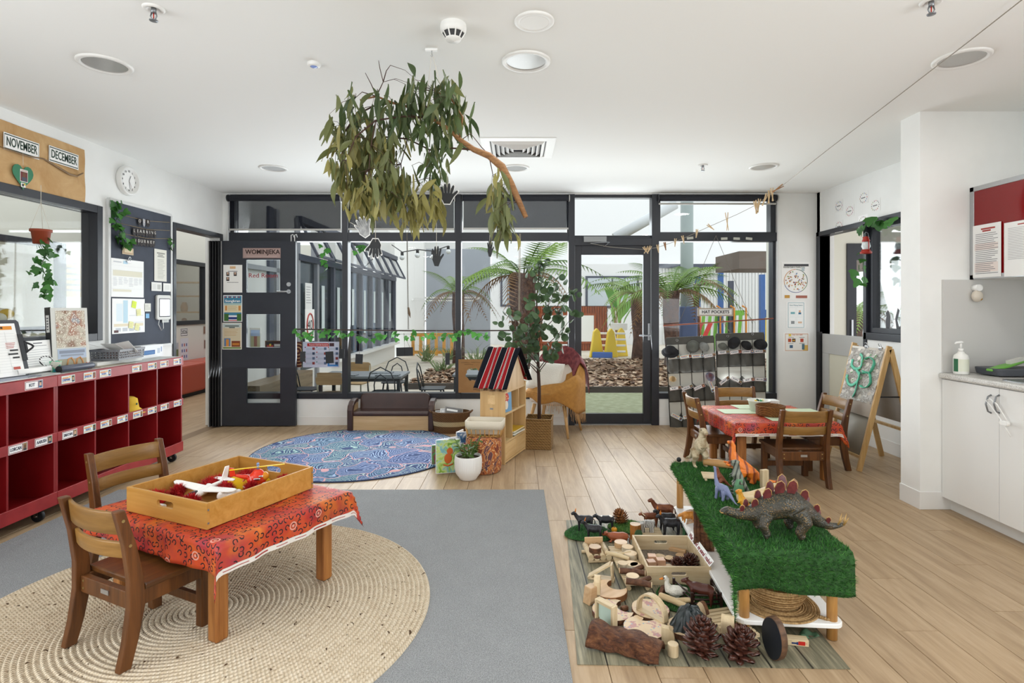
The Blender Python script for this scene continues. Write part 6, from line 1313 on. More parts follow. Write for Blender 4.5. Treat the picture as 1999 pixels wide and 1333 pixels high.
# over the front edge, the seat side, right arm and down the outside
def tf(u,v):
    a=R(-150)+R(222)*u # sweeps round the front and right side of the tub
    hgt=.475+.125*max(0,min(1,(a+R(80))/R(60)))+.24*max(0,sin(a));rr=.265
    prof=[(.10,.50),(.20,.56),(rr,hgt+.045),(rr+.055,hgt-.02),(rr+.06,hgt*.5+.22),(rr+.055,.43-.05*u),(rr+.05,.38-.17*max(0,sin((u-.35)*3.2))+.02*sin(u*19))]
    f=v*(len(prof)-1);i=min(int(f),len(prof)-2);g=f-i;r=prof[i][0]*(1-g)+prof[i+1][0]*g;z=prof[i][1]*(1-g)+prof[i+1][1]*g
    r+=.022*sin(u*24+v*2)*max(0,v-.35);return(r*cos(a),r*sin(a)*1.0,z)
mb.sheet(tf,60,26);mb.build('throw_sheet',M_ochre,th_,solid=.008)
fr=MB()
for k in range(60):
    if 14<k:p=V(tf(k/59,1));fr.tube([p,p+V((.003*sin(k),0,-.05)),p+V((.008*sin(k*2),.0,-.10-.02*sin(k*1.7)))],.0022,4)
tag(fr.build('fringe',m('fringe_tan','c0986a',.9),th_),kind='stuff')
mt=thing('maroon_throw','maroon fringed throw over the armchair back','throw',(.425,6.14,0),R(-24));mb=MB()
def mf(u,v):
    a=R(20)+R(125)*u;hgt=.62+.25*max(0,sin(a));prof=[(.20,hgt-.16+.05*sin(u*6)),(.235,hgt-.02),(.275,hgt+.062),(.34,hgt-.01),(.365,hgt-.10-.05*sin(u*5)),(.372,hgt-.2-.08*(1-u))]
    f=v*(len(prof)-1);i=min(int(f),len(prof)-2);g=f-i;r=prof[i][0]*(1-g)+prof[i+1][0]*g;z=prof[i][1]*(1-g)+prof[i+1][1]*g
    return(r*cos(a),r*sin(a)*1.02,z+.004*sin(u*40))
mb.sheet(mf,36,22);mb.build('throw_sheet',M_mar,mt,solid=.007)
# ---------------------------------------------------------------- left wall: months, clock, board
def wy(px):return-XL*FPX/(CX-px) # Y on the left wall
def lw(px,py,off=.002):Y=wy(px);return V((XL+off,Y,HC-(py-CY)*Y/FPX))
def kraft():
    t=NT('kraft_paper');v=t.co();n=t.noise(v,5,4,.6,.5);t.bump(n,.5,.03);return t.fin(t.ramp(n,(.3,'b38b58'),(.7,'cba878')),.8)
y0,y1=3.30,wy(164);kp=thing('month_banner','brown paper banner with month names above the corridor window','banner',(XL+.004,(y0+y1)/2,2.40))
mb=MB();mb.sheet(lambda u,v:(.003+.005*sin(u*13+v*4)*sin(v*7),(u-.5)*(y1-y0),(v-.5)*.43),40,12);mb.build('paper',kraft(),kp)
yc=(y0+y1)/2
for nm,pa,pb,pym in(('NOVEMBER',2,72,285),('DECEMBER',91,149,308)):
    a,b=wy(max(-8,pa)),wy(pb);z=lw((pa+pb)/2,pym).z-2.40;w=b-a
    c=card('month_card',w,.115,kp,(.012,(a+b)/2-yc,z),'E',[(.02,.06,.98,.94,'2b3a32'),(.03,.12,.97,.88,'f0f0ee')],'eceeec');text(nm,.062,m('ink_green','1f3a2e',.6),c,(0,0,.0024),w=w*.86,bold=.015)
MB().tube([V(lw(q[0],q[1],.02))-V((XL+.004,yc,2.40))for q in((-8,285),(10,292),(50,305),(80,310),(100,322),(130,340),(145,344),(157,338))],[.003,.004,.005,.005,.008,.008,.007,.005],7).build('twig',wood('wall_twig','6b5238','94764f',ax=1,s=3),kp)
def heart(s):return[(s*.5*(16*sin(t)**3)/16,s*.5*(13*cos(t)-5*cos(2*t)-2*cos(3*t)-cos(4*t))/14)for t in[2*pi*k/28 for k in range(28)]]
p=lw(39,343,.02);h=thing('heart_leaf','green heart shaped card leaf with a photo hanging from the twig','ornament',p,0,rot=FACE('E'));MB().prism(heart(.165)[::-1],0,.002).build('leaf_card',leaf_mat('heart_green','1f6a48','3f8f68'),h)
card('photo',.06,.085,h,(.005,.0,.0025),'U',[(.05,.05,.95,.82,'6b2a2c'),(.3,.3,.72,.8,'6a4632'),(.2,.05,.85,.38,'4a4e5a'),(.1,.86,.9,.96,'c9b0a8')],'e4e2de');MB().tube([(0,.07,.002),(0,.16,.0)],.0015,4).build('string',M_cord,h);card('tag_tip',.035,.03,h,(.0,-.065,.0025),'U',[(.2,.2,.6,.8,'33353a'),(.6,.5,.95,.95,'c9b53a')],'e8e8e4')
# clock
p=lw(246,353,0);ck=thing('wall_clock','round white wall clock above the notice board','clock',p,0,rot=FACE('E'));MB().lathe([(.001,.0),(.128,.0),(.130,.012),(.126,.034),(.118,.042),(.108,.040),(.102,.026),(.001,.024)],44).build('case',m('clock_white','e9e9e6',.35),ck)
MB().disc((0,0,.0255),.10,40).build('dial',M_paper,ck)
for k in range(12):a=pi/2-(k+1)*pi/6;text(str(k+1),.018,M_inkk,ck,(.082*cos(a),.082*sin(a),.027),name='numeral')
for a,l,w in((pi/2-R(15+10),.05,.004),(pi/2-R(170),.075,.003),(pi/2-R(150),.08,.0012)):MB().bar((0,0,.0285),(l*cos(a),l*sin(a),.0285),w,.001).build('clock_hand',M_inkk if w>.002 else M_inkr,ck)
# notice board
ya,yb=wy(209),wy(331);za,zb=1.01,2.275;nb=thing('notice_board','charcoal covered notice board with white frame beside the doorway','notice board',(XL,(ya+yb)/2,(za+zb)/2));yc=(ya+yb)/2;zc=(za+zb)/2
MB().b(0,.016,ya-yc,yb-yc,za-zc,zb-zc).build('backing',m('board_charcoal','3b404b',.75,c2='434956',scale=4,bump=.3,bs=8),nb)
for a in((ya-yc-.015,ya-yc+.012,za-zc,zb-zc),(yb-yc-.012,yb-yc+.012,za-zc,zb-zc),(ya-yc,yb-yc,zb-zc-.01,zb-zc+.014),(ya-yc,yb-yc,za-zc-.014,za-zc+.01)):MB().b(0,.024,*a).build('frame',m('board_frame','d6d7d6',.4),nb,bevel=.002)
def pin(name,lab,x0,x1,yt,yb_,cat,rects=(),bg='eff0ee',off=.02,dz=0):
    a,b=wy(x0),wy(x1);Yc=(a+b)/2;z1=HC-(yt-CY)*Yc/FPX;z0=HC-(yb_-CY)*Yc/FPX;return tag(card(name,b-a,z1-z0,None,(XL+off,Yc,(z0+z1)/2+dz),'E',rects,bg),lab,cat)
tb=[(.05,.55,.95,.7,'dcd8c4'),(.05,.14,.6,.2,'dcd8c4')]+[z for k in range(6)for z in lines(7-k%3,.06+.155*k,.19+.155*k,.28+.04*(k%3),.52,'c4c7cc',k,.3)]+[(.06,.9,.3,.93,'c4c6cc'),(.35,.88,.48,.96,'b5d3e4')]+[(0,.22+.12*k,1,.223+.12*k,'cfd0d2')for k in range(6)]
a=pin('planner_sheet','upper planner sheet on the notice board under a silver clip',212,276,507,580,'paper',tb)
b=pin('planner_sheet','lower planner sheet with yellow sticky notes on the notice board',214,278,583,650,'paper',[(.12,.35,.3,.85,'d9e6ec'),(.32,.3,.46,.95,'b9d6e4'),(.05,.2,.95,.28,'e2d6bc')]+[(.1+.2*k,.06,.25+.2*k,.16,'c4c8ce')for k in range(4)]+[(.5,.3,.95,.32,'d6d8da'),(.5,.5,.95,.52,'d6d8da'),(.05,.03,.18,.1,'5a3a3a')])
for dx,dy,c,rl in((.06,.1,'d6ea3a',-.2),(.12,.03,'e4e2a6',.1),(.02,-.08,'e2e0a4',-.15),(.10,-.10,'e4e2a6',-.25)):o=card('sticky_note',.055,.06,b,(dx,dy,.004),'U',lines(3,.1,.9,.2,.8,'b7b48a',5,.15),c);o.rotation_euler.z=rl
t=thing('bulldog_clip','silver bulldog clip on the upper planner sheet','clip',lw(245,510,.024),0,rot=FACE('E'));MB().b(-.025,.025,-.012,.006,0,.01).build('jaw',M_chrome,t,bevel=.003);MB().tube([(-.012,.0,.008),(-.012,.03,.014),(0,.04,.014),(.012,.03,.014),(.012,0,.008)],.003,6).build('lever',M_chrome,t)
pin('poem_sheet','tall cream laminated text sheet at the right of the board',297,321,487,549,'paper',[(.2,.86,.85,.9,'8f8f88'),(.3,.81,.7,.84,'8f8f88'),(.25,.76,.8,.79,'8f8f88')]+lines(13,.25,.85,.08,.7,'a3a39a',9,.25),'dcdad0')
pin('photo_strip','small brown photo strip under the ivy on the notice board',234,256,484,497,'photo',[(.05,.1,.95,.9,'b59a7c'),(.2,.3,.9,.8,'d9c8a8')],'c9b79a')
pin('light_switch','left white switch plate on the notice board',291,311,551,568,'switch',[(.1,.15,.45,.8,'d9d9d6'),(.55,.2,.9,.75,'bdbdb8')],'e4e4e0',.022);pin('light_switch','right white switch plate at the board edge',314,329,553,569,'switch',[(.2,.2,.8,.8,'dadad6')],'e6e6e2',.022)
pin('note_card','small white note beside the wall tablet',277,290,592,608,'paper',lines(4,.1,.9,.2,.85,'b0b0aa',2,.3),'dcdcd4');pin('blue_note','small blue sticky note on the notice board',280,287,612,621,'paper',[],'7fb5dc')
tbt=thing('wall_tablet','white cased tablet mounted at the right of the notice board','tablet',lw(313,600,.018),0,rot=FACE('E'));w,h=.21,.235;MB().prism(rrect(w,h,.02),0,.02).build('case',m('tablet_case','d2d2ce',.4),tbt,bevel=.004);MB().b(-.075,.09,-.09,.085,.02,.0215).build('bezel',M_inkk,tbt)
def scr():
    t=NT('tablet_screen');t.set(t.p.inputs['Emission Color'],(.85,.86,.95,1));t.set(t.p.inputs['Emission Strength'],.55);return t.fin('dfe0ea',.3)
MB().b(-.068,.083,-.082,.078,.0215,.022).build('screen',scr(),tbt);MB().tube([(-.06,-.11,.012),(-.075,-.16,.012),(-.03,-.22,.012),(.0,-.2,.012),(-.005,-.12,.012)],.003,6).build('charge_cable',M_white,tbt);card('label_strip',.1,.04,tbt,(.03,-.125,.012),'U',lines(3,.1,.9,.2,.8,'9a9c9c',3,.3),'c9ccca')
# bunting letters on three lines
def penn(w,h):return[(-w/2,0),(w/2,0),(w/2,-h*.7),(0,-h),(-w/2,-h*.7)]
for r,(word,xs,yy)in enumerate((('OUR',(266,274.5,282.5),427),('LEARNING',(255.5,262,268,274,280,285.5,290.5,296),447),('JOURNEY',(258,264,270,276,282,288,293.5),466))):
    t=thing('bunting_line',['short three letter bunting at the top of the board','middle bunting line of dark letter flags on the board','lowest bunting line of dark letter flags on the board'][r],'bunting',(0,0,0),group='bunting lines')
    s0,s1=lw(229,(411,428,447)[r]+8,.026),lw(326,(434,450,466)[r],.026);MB().tube([s0,s0.lerp(s1,.5)+V((0,0,-.02)),s1],.002,5).build('cord',m('jute_cord','a08a62',.8),t)
    for k,(px,ch)in enumerate(zip(xs,word)):
        p=lw(px,yy+(px-255)*.12-2,.03);fl_=MB().prism(penn(.042,.074),0,.0015).build('flag',m('flag_dark','2b2424',.6)if ch not in 'UNG' or r==2 else m('flag_grey','9a9aa0',.6)if ch=='U' else m('flag_dark'),t,p,(Euler(FACE('E')).to_matrix()@Euler((0,R(10*sin(k*2.1)),R(4*sin(k*3)))).to_matrix()).to_euler())
        text(ch,.028,m('flag_letter','d8d4ce',.6),fl_,(0,-.024,.0022))
# ivy vines: pairs of leaves along a path
IVY=MB();IVY.add([(0,0,0),(-.42,-.1,.05),(-.62,-.38,.02),(-.32,-.52,.03),(-.2,-.8,0),(0,-1.0,-.05),(.2,-.8,0),(.32,-.52,.03),(.62,-.38,.02),(.42,-.1,.05),(0,-.45,-.04)],[(0,1,10),(1,2,10),(2,3,10),(3,4,10),(4,5,10),(5,6,10),(6,7,10),(7,8,10),(8,9,10),(9,0,10)],True)
M_ivy=leaf_mat('ivy_leaf','23521f','4a8a36');ivm=IVY.mesh('leaf',M_ivy);M_vine=m('vine_stem','3f5a2c',.6)
def vine(name,lab,pts,n,size,seed,hang=True,face=None,jit=.02,grp='ivy garlands',stem=True):
    t=thing(name,lab,'ivy',(0,0,0),group=grp);rs=random.Random(seed);pts=[V(p)for p in pts]
    if stem:MB().tube(pts,.0022,5).build('stem',M_vine,t)
    seg=[(pts[i+1]-pts[i]).length for i in range(len(pts)-1)];tot=sum(seg)
    for k in range(n):
        d=tot*(k+rs.random()*.8)/n;i=0
        while i<len(seg)-1 and d>seg[i]:d-=seg[i];i+=1
        p=pts[i].lerp(pts[i+1],min(1,d/seg[i]))+V((rs.gauss(0,jit),rs.gauss(0,jit),rs.gauss(0,jit)*.7));rz=(face if face is not None else rs.uniform(0,6.28))+rs.gauss(0,.6)
        put('leaf',ivm,t,p,(pi/2+rs.gauss(-.3,.35),rs.gauss(0,.5),rz),size*rs.uniform(.7,1.25))
    return t
vine('ivy_garland','ivy hanging at the left edge of the notice board',[lw(x,y,.05)for x,y in((224,396),(214,403),(222,415),(214,432),(222,445),(222,462),(234,476),(244,472))],42,.058,2,face=pi/2,jit=.018)
vine('ivy_garland','short ivy sprig at the right edge of the notice board',[lw(x,y,.04)for x,y in((326,462),(324,470),(327,484))],6,.04,3,face=pi/2,jit=.012)
# hanging pot with trailing ivy before the window
pp=lw(52,462,.10);t=thing('hanging_pot','small terracotta pot hanging by strings at the corridor window','pot',pp);MB().lathe([(.001,-.05),(.045,-.05),(.055,.03),(.064,.034),(.064,.05),(.058,.05),(.05,.0),(.001,-.01)],24).build('pot_body',m('terracotta','8f3f26',.5),t)
for a in(0,2.1,4.2):MB().tube([(.06*cos(a),.06*sin(a),.05),(0,0,.24)],.0015,4).build('string',M_cord,t)
MB().tube([(0,0,.24),(0,0,.36)],.0022,4).build('string',M_cord,t)
vine('ivy_garland','ivy trailing from the terracotta hanging pot',[pp+V((.02,y*.01,z))for y,z in((0,-.02),(-3,-.06),(2,-.12),(-2,-.20),(2,-.28),(-1,-.36),(1,-.42))],62,.045,4,face=pi/2,jit=.026)
# ---------------------------------------------------------------- posters on the open door
def dp(px,py):return V((dxp(px),DYY-.0025,dzp(py)))
def dcard(name,lab,x0,x1,yt,yb_,cat,rects,bg='eeeeea'):
    a,b=dp(x0,yb_),dp(x1,yt);return tag(card(name,b.x-a.x,b.z-a.z,None,((a.x+b.x)/2,DYY-.0005,(a.z+b.z)/2),'S',rects,bg),lab,cat)
o=dcard('welcome_sign','brown welcome sign above the top door pane',474,548,484,504,'sign',[(.02,.06,.98,.94,'a8908a'),(.1,.15,.9,.22,'b8a29c')],'8f7b77');text('WOMINJEKA',.052,m('sign_ink','33201c',.6),o,(.01,.012,.0022),w=.40,bold=.03)
for x_,n_ in((1,1),):
    t=thing('window_lettering','red room name lettered on the top door pane','lettering',dp(514,538));text('Red Room',.052,m('letter_red','8f1d24',.5),t,(0,0,0),FACE('S'),w=.33,bold=.006)
dcard('staff_notice','white notice with three small portraits on the open door',436,473,517,571,'poster',[(.35,.86,.65,.95,'d9b48a'),(.25,.76,.75,.78,'6a6c70')]+[(x,y,x+.16,y+.14,'3a3436')for x,y in((.16,.6),(.55,.6),(.16,.42))]+[(x+.04,y+.05,x+.12,y+.13,'c9a48c')for x,y in((.16,.6),(.55,.6),(.16,.42))]+[(.2,.36,.8,.375,'55575c')])
o=dcard('festival_poster','blue festival poster in the middle of the open door',436,473,576,628,'poster',[(.04,.03,.96,.97,'3f7f9e'),(.04,.35,.96,.62,'e0d3ae'),(.04,.62,.96,.7,'a9c2bc'),(.04,.03,.3,.3,'3f6a34'),(.72,.03,.96,.3,'3f6a34'),(.28,.03,.72,.24,'e6e6ea'),(.28,.09,.72,.18,'2a3a7a'),(.28,.03,.72,.06,'b0303a'),(.1,.42,.2,.6,'c98a4a'),(.8,.42,.92,.6,'c98a4a')]+[(.08+.12*k,.9,.14+.12*k,.95,('b0403a','e6dcc8')[k%2])for k in range(7)]+lines(4,.25,.75,.42,.6,'8a7a54',4,.2),'dfe4e2');text('Songkran',.028,m('poster_white','eef2f2',.5),o,(0,.085,.0026),w=.17,bold=.02)
dcard('new_year_poster','tan new year poster lowest on the open door',434,472,630,682,'poster',[(.04,.03,.96,.97,'cbbfa2'),(.04,.82,.96,.97,'b9c6c4'),(.14,.86,.86,.9,'4a5450'),(.35,.8,.65,.84,'4a5450'),(.1,.12,.42,.42,'5f7aa0'),(.2,.12,.34,.38,'d08a3a'),(.48,.1,.92,.32,'7a3a22'),(.52,.16,.88,.24,'b5742f'),(.04,.03,.96,.08,'5a7a3a')]+lines(5,.12,.88,.5,.76,'b5884f',3,.2),'e3dfd4')
# ---------------------------------------------------------------- posters on the back wall pier
def pcard(name,lab,x0,x1,yt,yb_,rects,bg='f2f2f0'):
    a,b=at(x0,yb_,YB-.002),at(x1,yt,YB-.002);return tag(card(name,b.x-a.x,b.z-a.z,None,((a.x+b.x)/2,YB-.001,(a.z+b.z)/2),'S',rects,bg),lab,'poster')
rs=random.Random(3);fd=[]
for k in range(70):
    a,r=rs.uniform(0,2*pi),rs.uniform(.08,.34);fd.append((.5+r*cos(a)*1.08,.50+r*sin(a)*.8,.5+r*cos(a)*1.08+.035,.50+r*sin(a)*.8+.03,rs.choice(['b5542f','c98a3a','7a9a4a','c9b48a','8a3a3a','6a8ab0','d0a860','9a6a4a'])))
o=pcard('food_poster','healthy eating poster with a round food plate at right of the glazing',1526,1581,511,584,fd+[(.08,.88,.95,.94,'4a4a4e'),(.1,.03,.28,.11,'c99a4a'),(.5,.03,.9,.1,'a86a5a'),(.7,.75,.8,.85,'b8c4c8')]);text('Australian Guide to Healthy Eating',.022,m('ink_grey','6a6c66',.6),o,(-.02,.155,.002),w=.25)
w,h=(1581-1526)*YB/FPX,(584-511)*YB/FPX
for a0,a1,c in((R(90),R(200),'d08a3a'),(R(200),R(268),'3a5a9a'),(R(268),R(300),'6a5aa0'),(R(300),R(350),'7a9a5a'),(R(-10),R(88),'3a5a48')):MB().tube([(.135*cos(a0+(a1-a0)*k/16),.135*sin(a0+(a1-a0)*k/16)-.005,.002)for k in range(17)],.003,4).build('plate_ring',m('ring_'+c,c,.6),o)
fb=[(.09,.03,.91,.97,'5f9aa8'),(.11,.045,.89,.955,'f2f4f3')]+[(x,y,x+.33,y+.30,'dbe6e6')for x in(.15,.53)for y in(.14,.5)]+[(x+.01,y+.01,x+.32,y+.29,'f3f5f4')for x in(.15,.53)for y in(.14,.5)]+[(.22,.54,.44,.62,'7fb5bc'),(.62,.53,.76,.6,'4a7a9a'),(.64,.6,.74,.68,'d9b090'),(.24,.17,.42,.28,'8f9496'),(.6,.19,.8,.26,'d9b9a0')]
o=pcard('hygiene_poster','pale blue nose wiping instruction poster with four panels',1535,1573,589,641,fb);text('Nose Wiping Station',.014,m('ink_teal','5a8a98',.6),o,(0,.115,.002),w=.15)
o=pcard('sun_poster','orange bordered sun safety poster lowest on the pier',1529,1581,649,686,[(.07,.04,.93,.94,'c98a4f'),(.085,.065,.915,.915,'f3f1ec'),(.2,.8,.3,.92,'e6c95a'),(.18,.5,.3,.68,'b5502f'),(.33,.5,.46,.68,'3a2a22'),(.35,.55,.44,.62,'d9a03a'),(.64,.5,.76,.68,'c0503a'),(.24,.18,.36,.34,'4a6a8a'),(.74,.06,.915,.34,'dcb860'),(.7,.1,.8,.4,'5a7a8a')]+[(x,y,x+.2,y+.02,'55575a')for x,y in((.2,.73),(.6,.73),(.18,.42),(.6,.42))]);text('Stay Sun Safe!',.018,m('ink_orange','c06a3a',.6),o,(.01,.085,.002),w=.12)
# ---------------------------------------------------------------- name cards on the right wall
for k,(px,py,lb)in enumerate(((1638,402,'upper left name card on the right wall'),(1659,412,'middle name card on the right wall'),(1686,386,'highest name card on the right wall'),(1709,401,'rightmost name card on the right wall'),(1638,442,'lowest name card above the gate frame'),(1685,432,'glossy white name card by the red lantern'))):
    Y=XR*FPX/(px-CX);z=HC-(py-CY)*Y/FPX;r2=random.Random(k);rc=[(.25,.46,.7,.54,'77787a')]
    for q in range(14):a=q*2*pi/14;x,y=.5+.38*cos(a),.5+.36*sin(a);rc.append((x-.02,y-.05*r2.random()-.03,x+.03,y+.05,r2.choice(['b5302f','8a9a3a','4a6aa0','9a3a6a','5a5a5a','b08a5a'])))
    tag(card('name_card',.15,.125,None,(XR-.001,Y,z),'W',rc,'e9e9e7' if k<5 else 'f4f4f4'),lb,'card','name cards on the right wall')
# red lantern and ivy at the right wall
Y=5.60;lp=V((XR-.10,5.43,HC-(478-CY)*5.43/FPX));lt=thing('red_lantern','small red metal lantern hanging among ivy at the right wall','lantern',lp);M_lr=m('lantern_red','a32a1e',.35)
MB().lathe([(.001,-.085),(.05,-.085),(.052,-.07),(.04,-.06),(.036,-.045),(.001,-.045)],20).build('base',M_lr,lt);MB().lathe([(.028,-.045),(.04,-.015),(.032,.025),(.026,.03)],20).build('glass_globe',m('lantern_glass','d5dcdc',.1,spec=.6),lt);MB().lathe([(.03,.03),(.036,.04),(.026,.06),(.03,.075),(.001,.085)],20).build('cap',M_lr,lt)
for s in(-1,1):MB().tube([(0,s*.044,-.07),(0,s*.046,.0),(0,s*.036,.06)],.005,6).build('side_tube',M_lr,lt)
MB().tube([(0,-.045,.06),(0,-.03,.11),(0,0,.125),(0,.03,.11),(0,.045,.06)],.002,5).build('bail',M_grey,lt)
vine('ivy_garland','ivy draped along the right window frame by the lantern',[(XR-.05,5.62,2.13),(XR-.05,5.45,2.22),(XR-.05,5.25,2.17),(XR-.05,5.05,2.19)],12,.10,8,face=-pi/2,jit=.025);vine('ivy_garland','ivy trailing below the red lantern',[lp+V((0,.03,-.05)),lp+V((0,.05,-.22)),lp+V((0,.0,-.42))],9,.085,9,face=-pi/2,jit=.03)
for nm,lb,px,py,pts_ in(('bird_decal','dark bird sticker on the right window pane',1717,628,[(-.02,-.14),(.01,-.13),(.03,-.04),(.035,.05),(.02,.09),(0,.11),(-.03,.085),(-.02,.05),(-.035,0)]),('lizard_decal','dark lizard sticker on the right window pane',1742,625,[(-.06,-.09),(-.02,-.11),(.05,-.07),(.09,0),(.07,.09),(.04,.06),(.05,0),(.02,-.05),(-.03,-.06),(-.05,.0),(-.02,.09),(-.045,.11),(-.08,.01)])):
    Y=XR*FPX/(px-CX)-.05;p=V((XR+.048,Y,HC-(py-CY)*Y/FPX));t=thing(nm,lb,'sticker',p,0,rot=FACE('W'));MB().prism(pts_,0,.001).build('decal',m('decal_dark','4a4a4e',.6),t);MB().prism([(x*1.12,y*1.06)for x,y in pts_],-.001,-.0004).build('border',M_wcard,t)
# ---------------------------------------------------------------- hat pockets
M_pk=m('pocket_grey','4d4c48',.85,c2='55544f',scale=7,bump=.15,bs=30);M_pkb=m('pocket_binding','33322f',.85);M_pkw=m('pocket_mesh','b9b8b0',.9)
YH=6.40
def hx_(px):return(px-CX)*YH/FPX
def hz_(py):return HC-(py-CY)*YH/FPX
rod=thing('hanging_rod','brown wooden rod hanging level before the right window','rod',(0,0,0));MB().cyl((hx_(1294),YH-.02,hz_(635.5)),(hx_(1508),YH-.02,hz_(621.5)),.008,n=10).build('rod_body',wood('rod_wood','7a3a22','9a5030',ax=0,s=2),rod)
for xs in((1396.5,1324),(1396.5,1467)):MB().tube([(hx_(xs[0]),YH-.02,hz_(460)),(hx_(xs[1]),YH-.02,hz_(631))],.0025,5).build('hanging_cord',m('cord_grey','6b665c',.8),rod)
def pockets(x0,x1,yt0,yt1,cols,rows,lab,bottom,names,tilt):
    t=thing('hat_pockets',lab,'hanging organiser',(0,0,0),group='hat pocket organisers');W_=hx_(x1)-hx_(x0);H_=hz_((yt0+yt1)/2)-hz_(bottom)
    o=bpy.data.objects.new('panel_origin',None);bpy.data.objects.remove(o)
    t.location=(hx_(x0),YH,hz_(yt0));t.rotation_euler=(0,-.45*atan2(hz_(yt1)-hz_(yt0),W_),0)
    MB().prism([(0,-H_),(W_,-H_),(W_,-.02),(W_-.02,0),(.02,0),(0,-.02)],-.004,.004,Mv).build('backing',M_pkw,t);MB().b(.0,W_,-.008,.006,-.085,0).build('top_band',M_pk,t,bevel=.004)
    for k in range(cols+1):MB().b(W_*k/cols-.004,W_*k/cols+.004,-.007,.005,-H_,-.02).build('binding',M_pkb,t)
    MB().b(0,W_,-.007,.005,-H_,-H_+.008).build('binding',M_pkb,t)
    cw=W_/cols;rh=(H_-.085)/rows;rs=random.Random(len(lab))
    for r in range(rows):
        zt=-.085-rh*r;pz0,pz1=zt-rh+.004,zt-rh*(.36 if r==0 else.42)
        MB().b(0,W_,-.0065,.0,pz0-.006,pz0+.004).build('binding',M_pkb,t)
        for c in range(cols):
            sl=rs.uniform(-.02,.02)if r else 0;mb=MB();x0_=cw*c+.004;ww=cw-.008
            def pf(u,v,sl=sl,r=r,ph=rs.uniform(0,6)):
                bulge=sin(pi*u)*(.018+.022*v)+.004*sin(u*11+v*7+ph);top=pz1-(.035*sin(pi*u)*(1 if r else.6))+sl*(u-.5)*2;return(x0_+ww*u,-.006-bulge,pz0+(top-pz0)*v)
            mb.sheet(pf,10,8);mb.build('pocket',M_pk,t,solid=.002)
            nm=names.get((r,c))
            if nm:
                n_,kd,roll=nm;name_tag(t,x0_+ww/2,-.05,pz1-.02+(.0 if r==0 else-.005),n_,kd,c+r*3,.135,.040,'S',roll,'name_tag')
    return t
A_,Bk='A','B'
pk1=pockets(1300,1393,659,649,4,3,'grey hanging hat pockets beside the glass door',836,{(0,0):('IVAN',Bk,.06),(0,1):('KIARA',Bk,.12),(0,2):('ALFRED',Bk,.04),(0,3):('AGATHA',A_,.12),(1,0):('RUBY',A_,.1),(1,1):('AARUSH',A_,.3),(1,2):('LORCAN',A_,.36),(1,3):('AUDREY',Bk,-1.25),(2,0):('ALFRED',Bk,-.5),(2,1):('EDEN',Bk,.18)},0)
pk2=pockets(1397,1491,651,645,4,3,'grey hanging hat pockets beside the white pier',815,{(0,0):('HENRY',A_,.06),(0,1):('FORREST',A_,.12),(0,2):('JOHNNY',A_,.0),(0,3):('MARCUS',A_,0),(1,0):('DAMIAN',A_,.62),(1,1):('POPPY',A_,-.5),(1,2):('KIT',A_,.14),(1,3):('SMAYAN',A_,-.08)},0)
for px,pyt,pyb in((1321,634,664),(1369,631,656),(1420,628,656),(1468,624,652)):
    MB().tube([(hx_(px),YH-.02,hz_(pyt)),(hx_(px)-.004,YH-.02,hz_(pyb))],.003,5).build('tie_cord',m('cord_grey'),rod);MB().tube([(hx_(px)+.012*cos(a),YH-.012,hz_(pyb)+.012*sin(a))for a in[k*.785 for k in range(8)]],.003,5,closed=True).build('eyelet',M_alu,rod)
sg=thing('hat_pockets_sign','framed sign reading hat pockets on the right window','sign',at(1396.5,609,6.47));w,h=70*6.47/FPX,16*6.47/FPX;MB().b(-w/2,w/2,-.004,.004,-h/2,h/2).build('frame',m('sign_frame','a39a8c',.6),sg,bevel=.002);MB().b(-w/2+.02,w/2-.02,-.0055,-.003,-h/2+.016,h/2-.016).build('face',m('sign_face','dcdcda',.6),sg);text('HAT POCKETS',.036,M_inkk,sg,(0,-.0062,0),FACE('S'),w=w*.76,bold=.03)
# hats in the pockets
M_hb=m('hat_black','17171a',.8);M_hg=m('hat_grey','5a5c56',.85);M_hr=m('hat_maroon','5a2f33',.85,c2='5c6270',scale=20)
def hat(lab,px,py,r,mat,rot,bill=True,grp='hats in the hat pockets'):
    t=thing('sun_hat',lab,'hat',(hx_(px),YH-.05,hz_(py)),0,grp,rot);MB().lathe([(r,0),(r*1.0,r*.25),(r*.85,r*.6),(r*.5,r*.85),(.001,r*.95)],20).build('crown',mat,t);MB().lathe([(r*1.02,0),(r*1.35,-r*.12),(r*1.36,-r*.10),(r*1.0,.01)],20).build('brim',mat,t);return t
hat('black wide brimmed hat in the first pocket by the door',1306,686,.072,M_hb,(R(35),R(-10),0));hat('olive grey hat pushed into the third upper pocket',1350,676,.055,M_hg,(R(100),R(30),0));hat('small grey hat in the fourth upper pocket',1372,676,.045,m('hat_lightgrey','7d7f7c',.85),(R(60),R(20),0));hat('dark grey hat in the pocket right of the gap',1408,675,.04,M_hg,(R(40),0,0))
hat('tall black hat in the second right hand pocket',1430,669,.055,M_hb,(R(110),R(-30),0));hat('black hat with white piping in the third right hand pocket',1454,673,.048,M_hb,(R(50),R(15),0));hat('black hat in the last upper pocket by the pier',1481,671,.055,M_hb,(R(50),R(-20),0));hat('maroon and grey hat in a middle pocket',1384,734,.042,M_hr,(R(60),R(25),0));hat('small tan hat in the middle row by the door',1311,738,.03,m('hat_tan','8a7048',.85),(R(50),0,0))
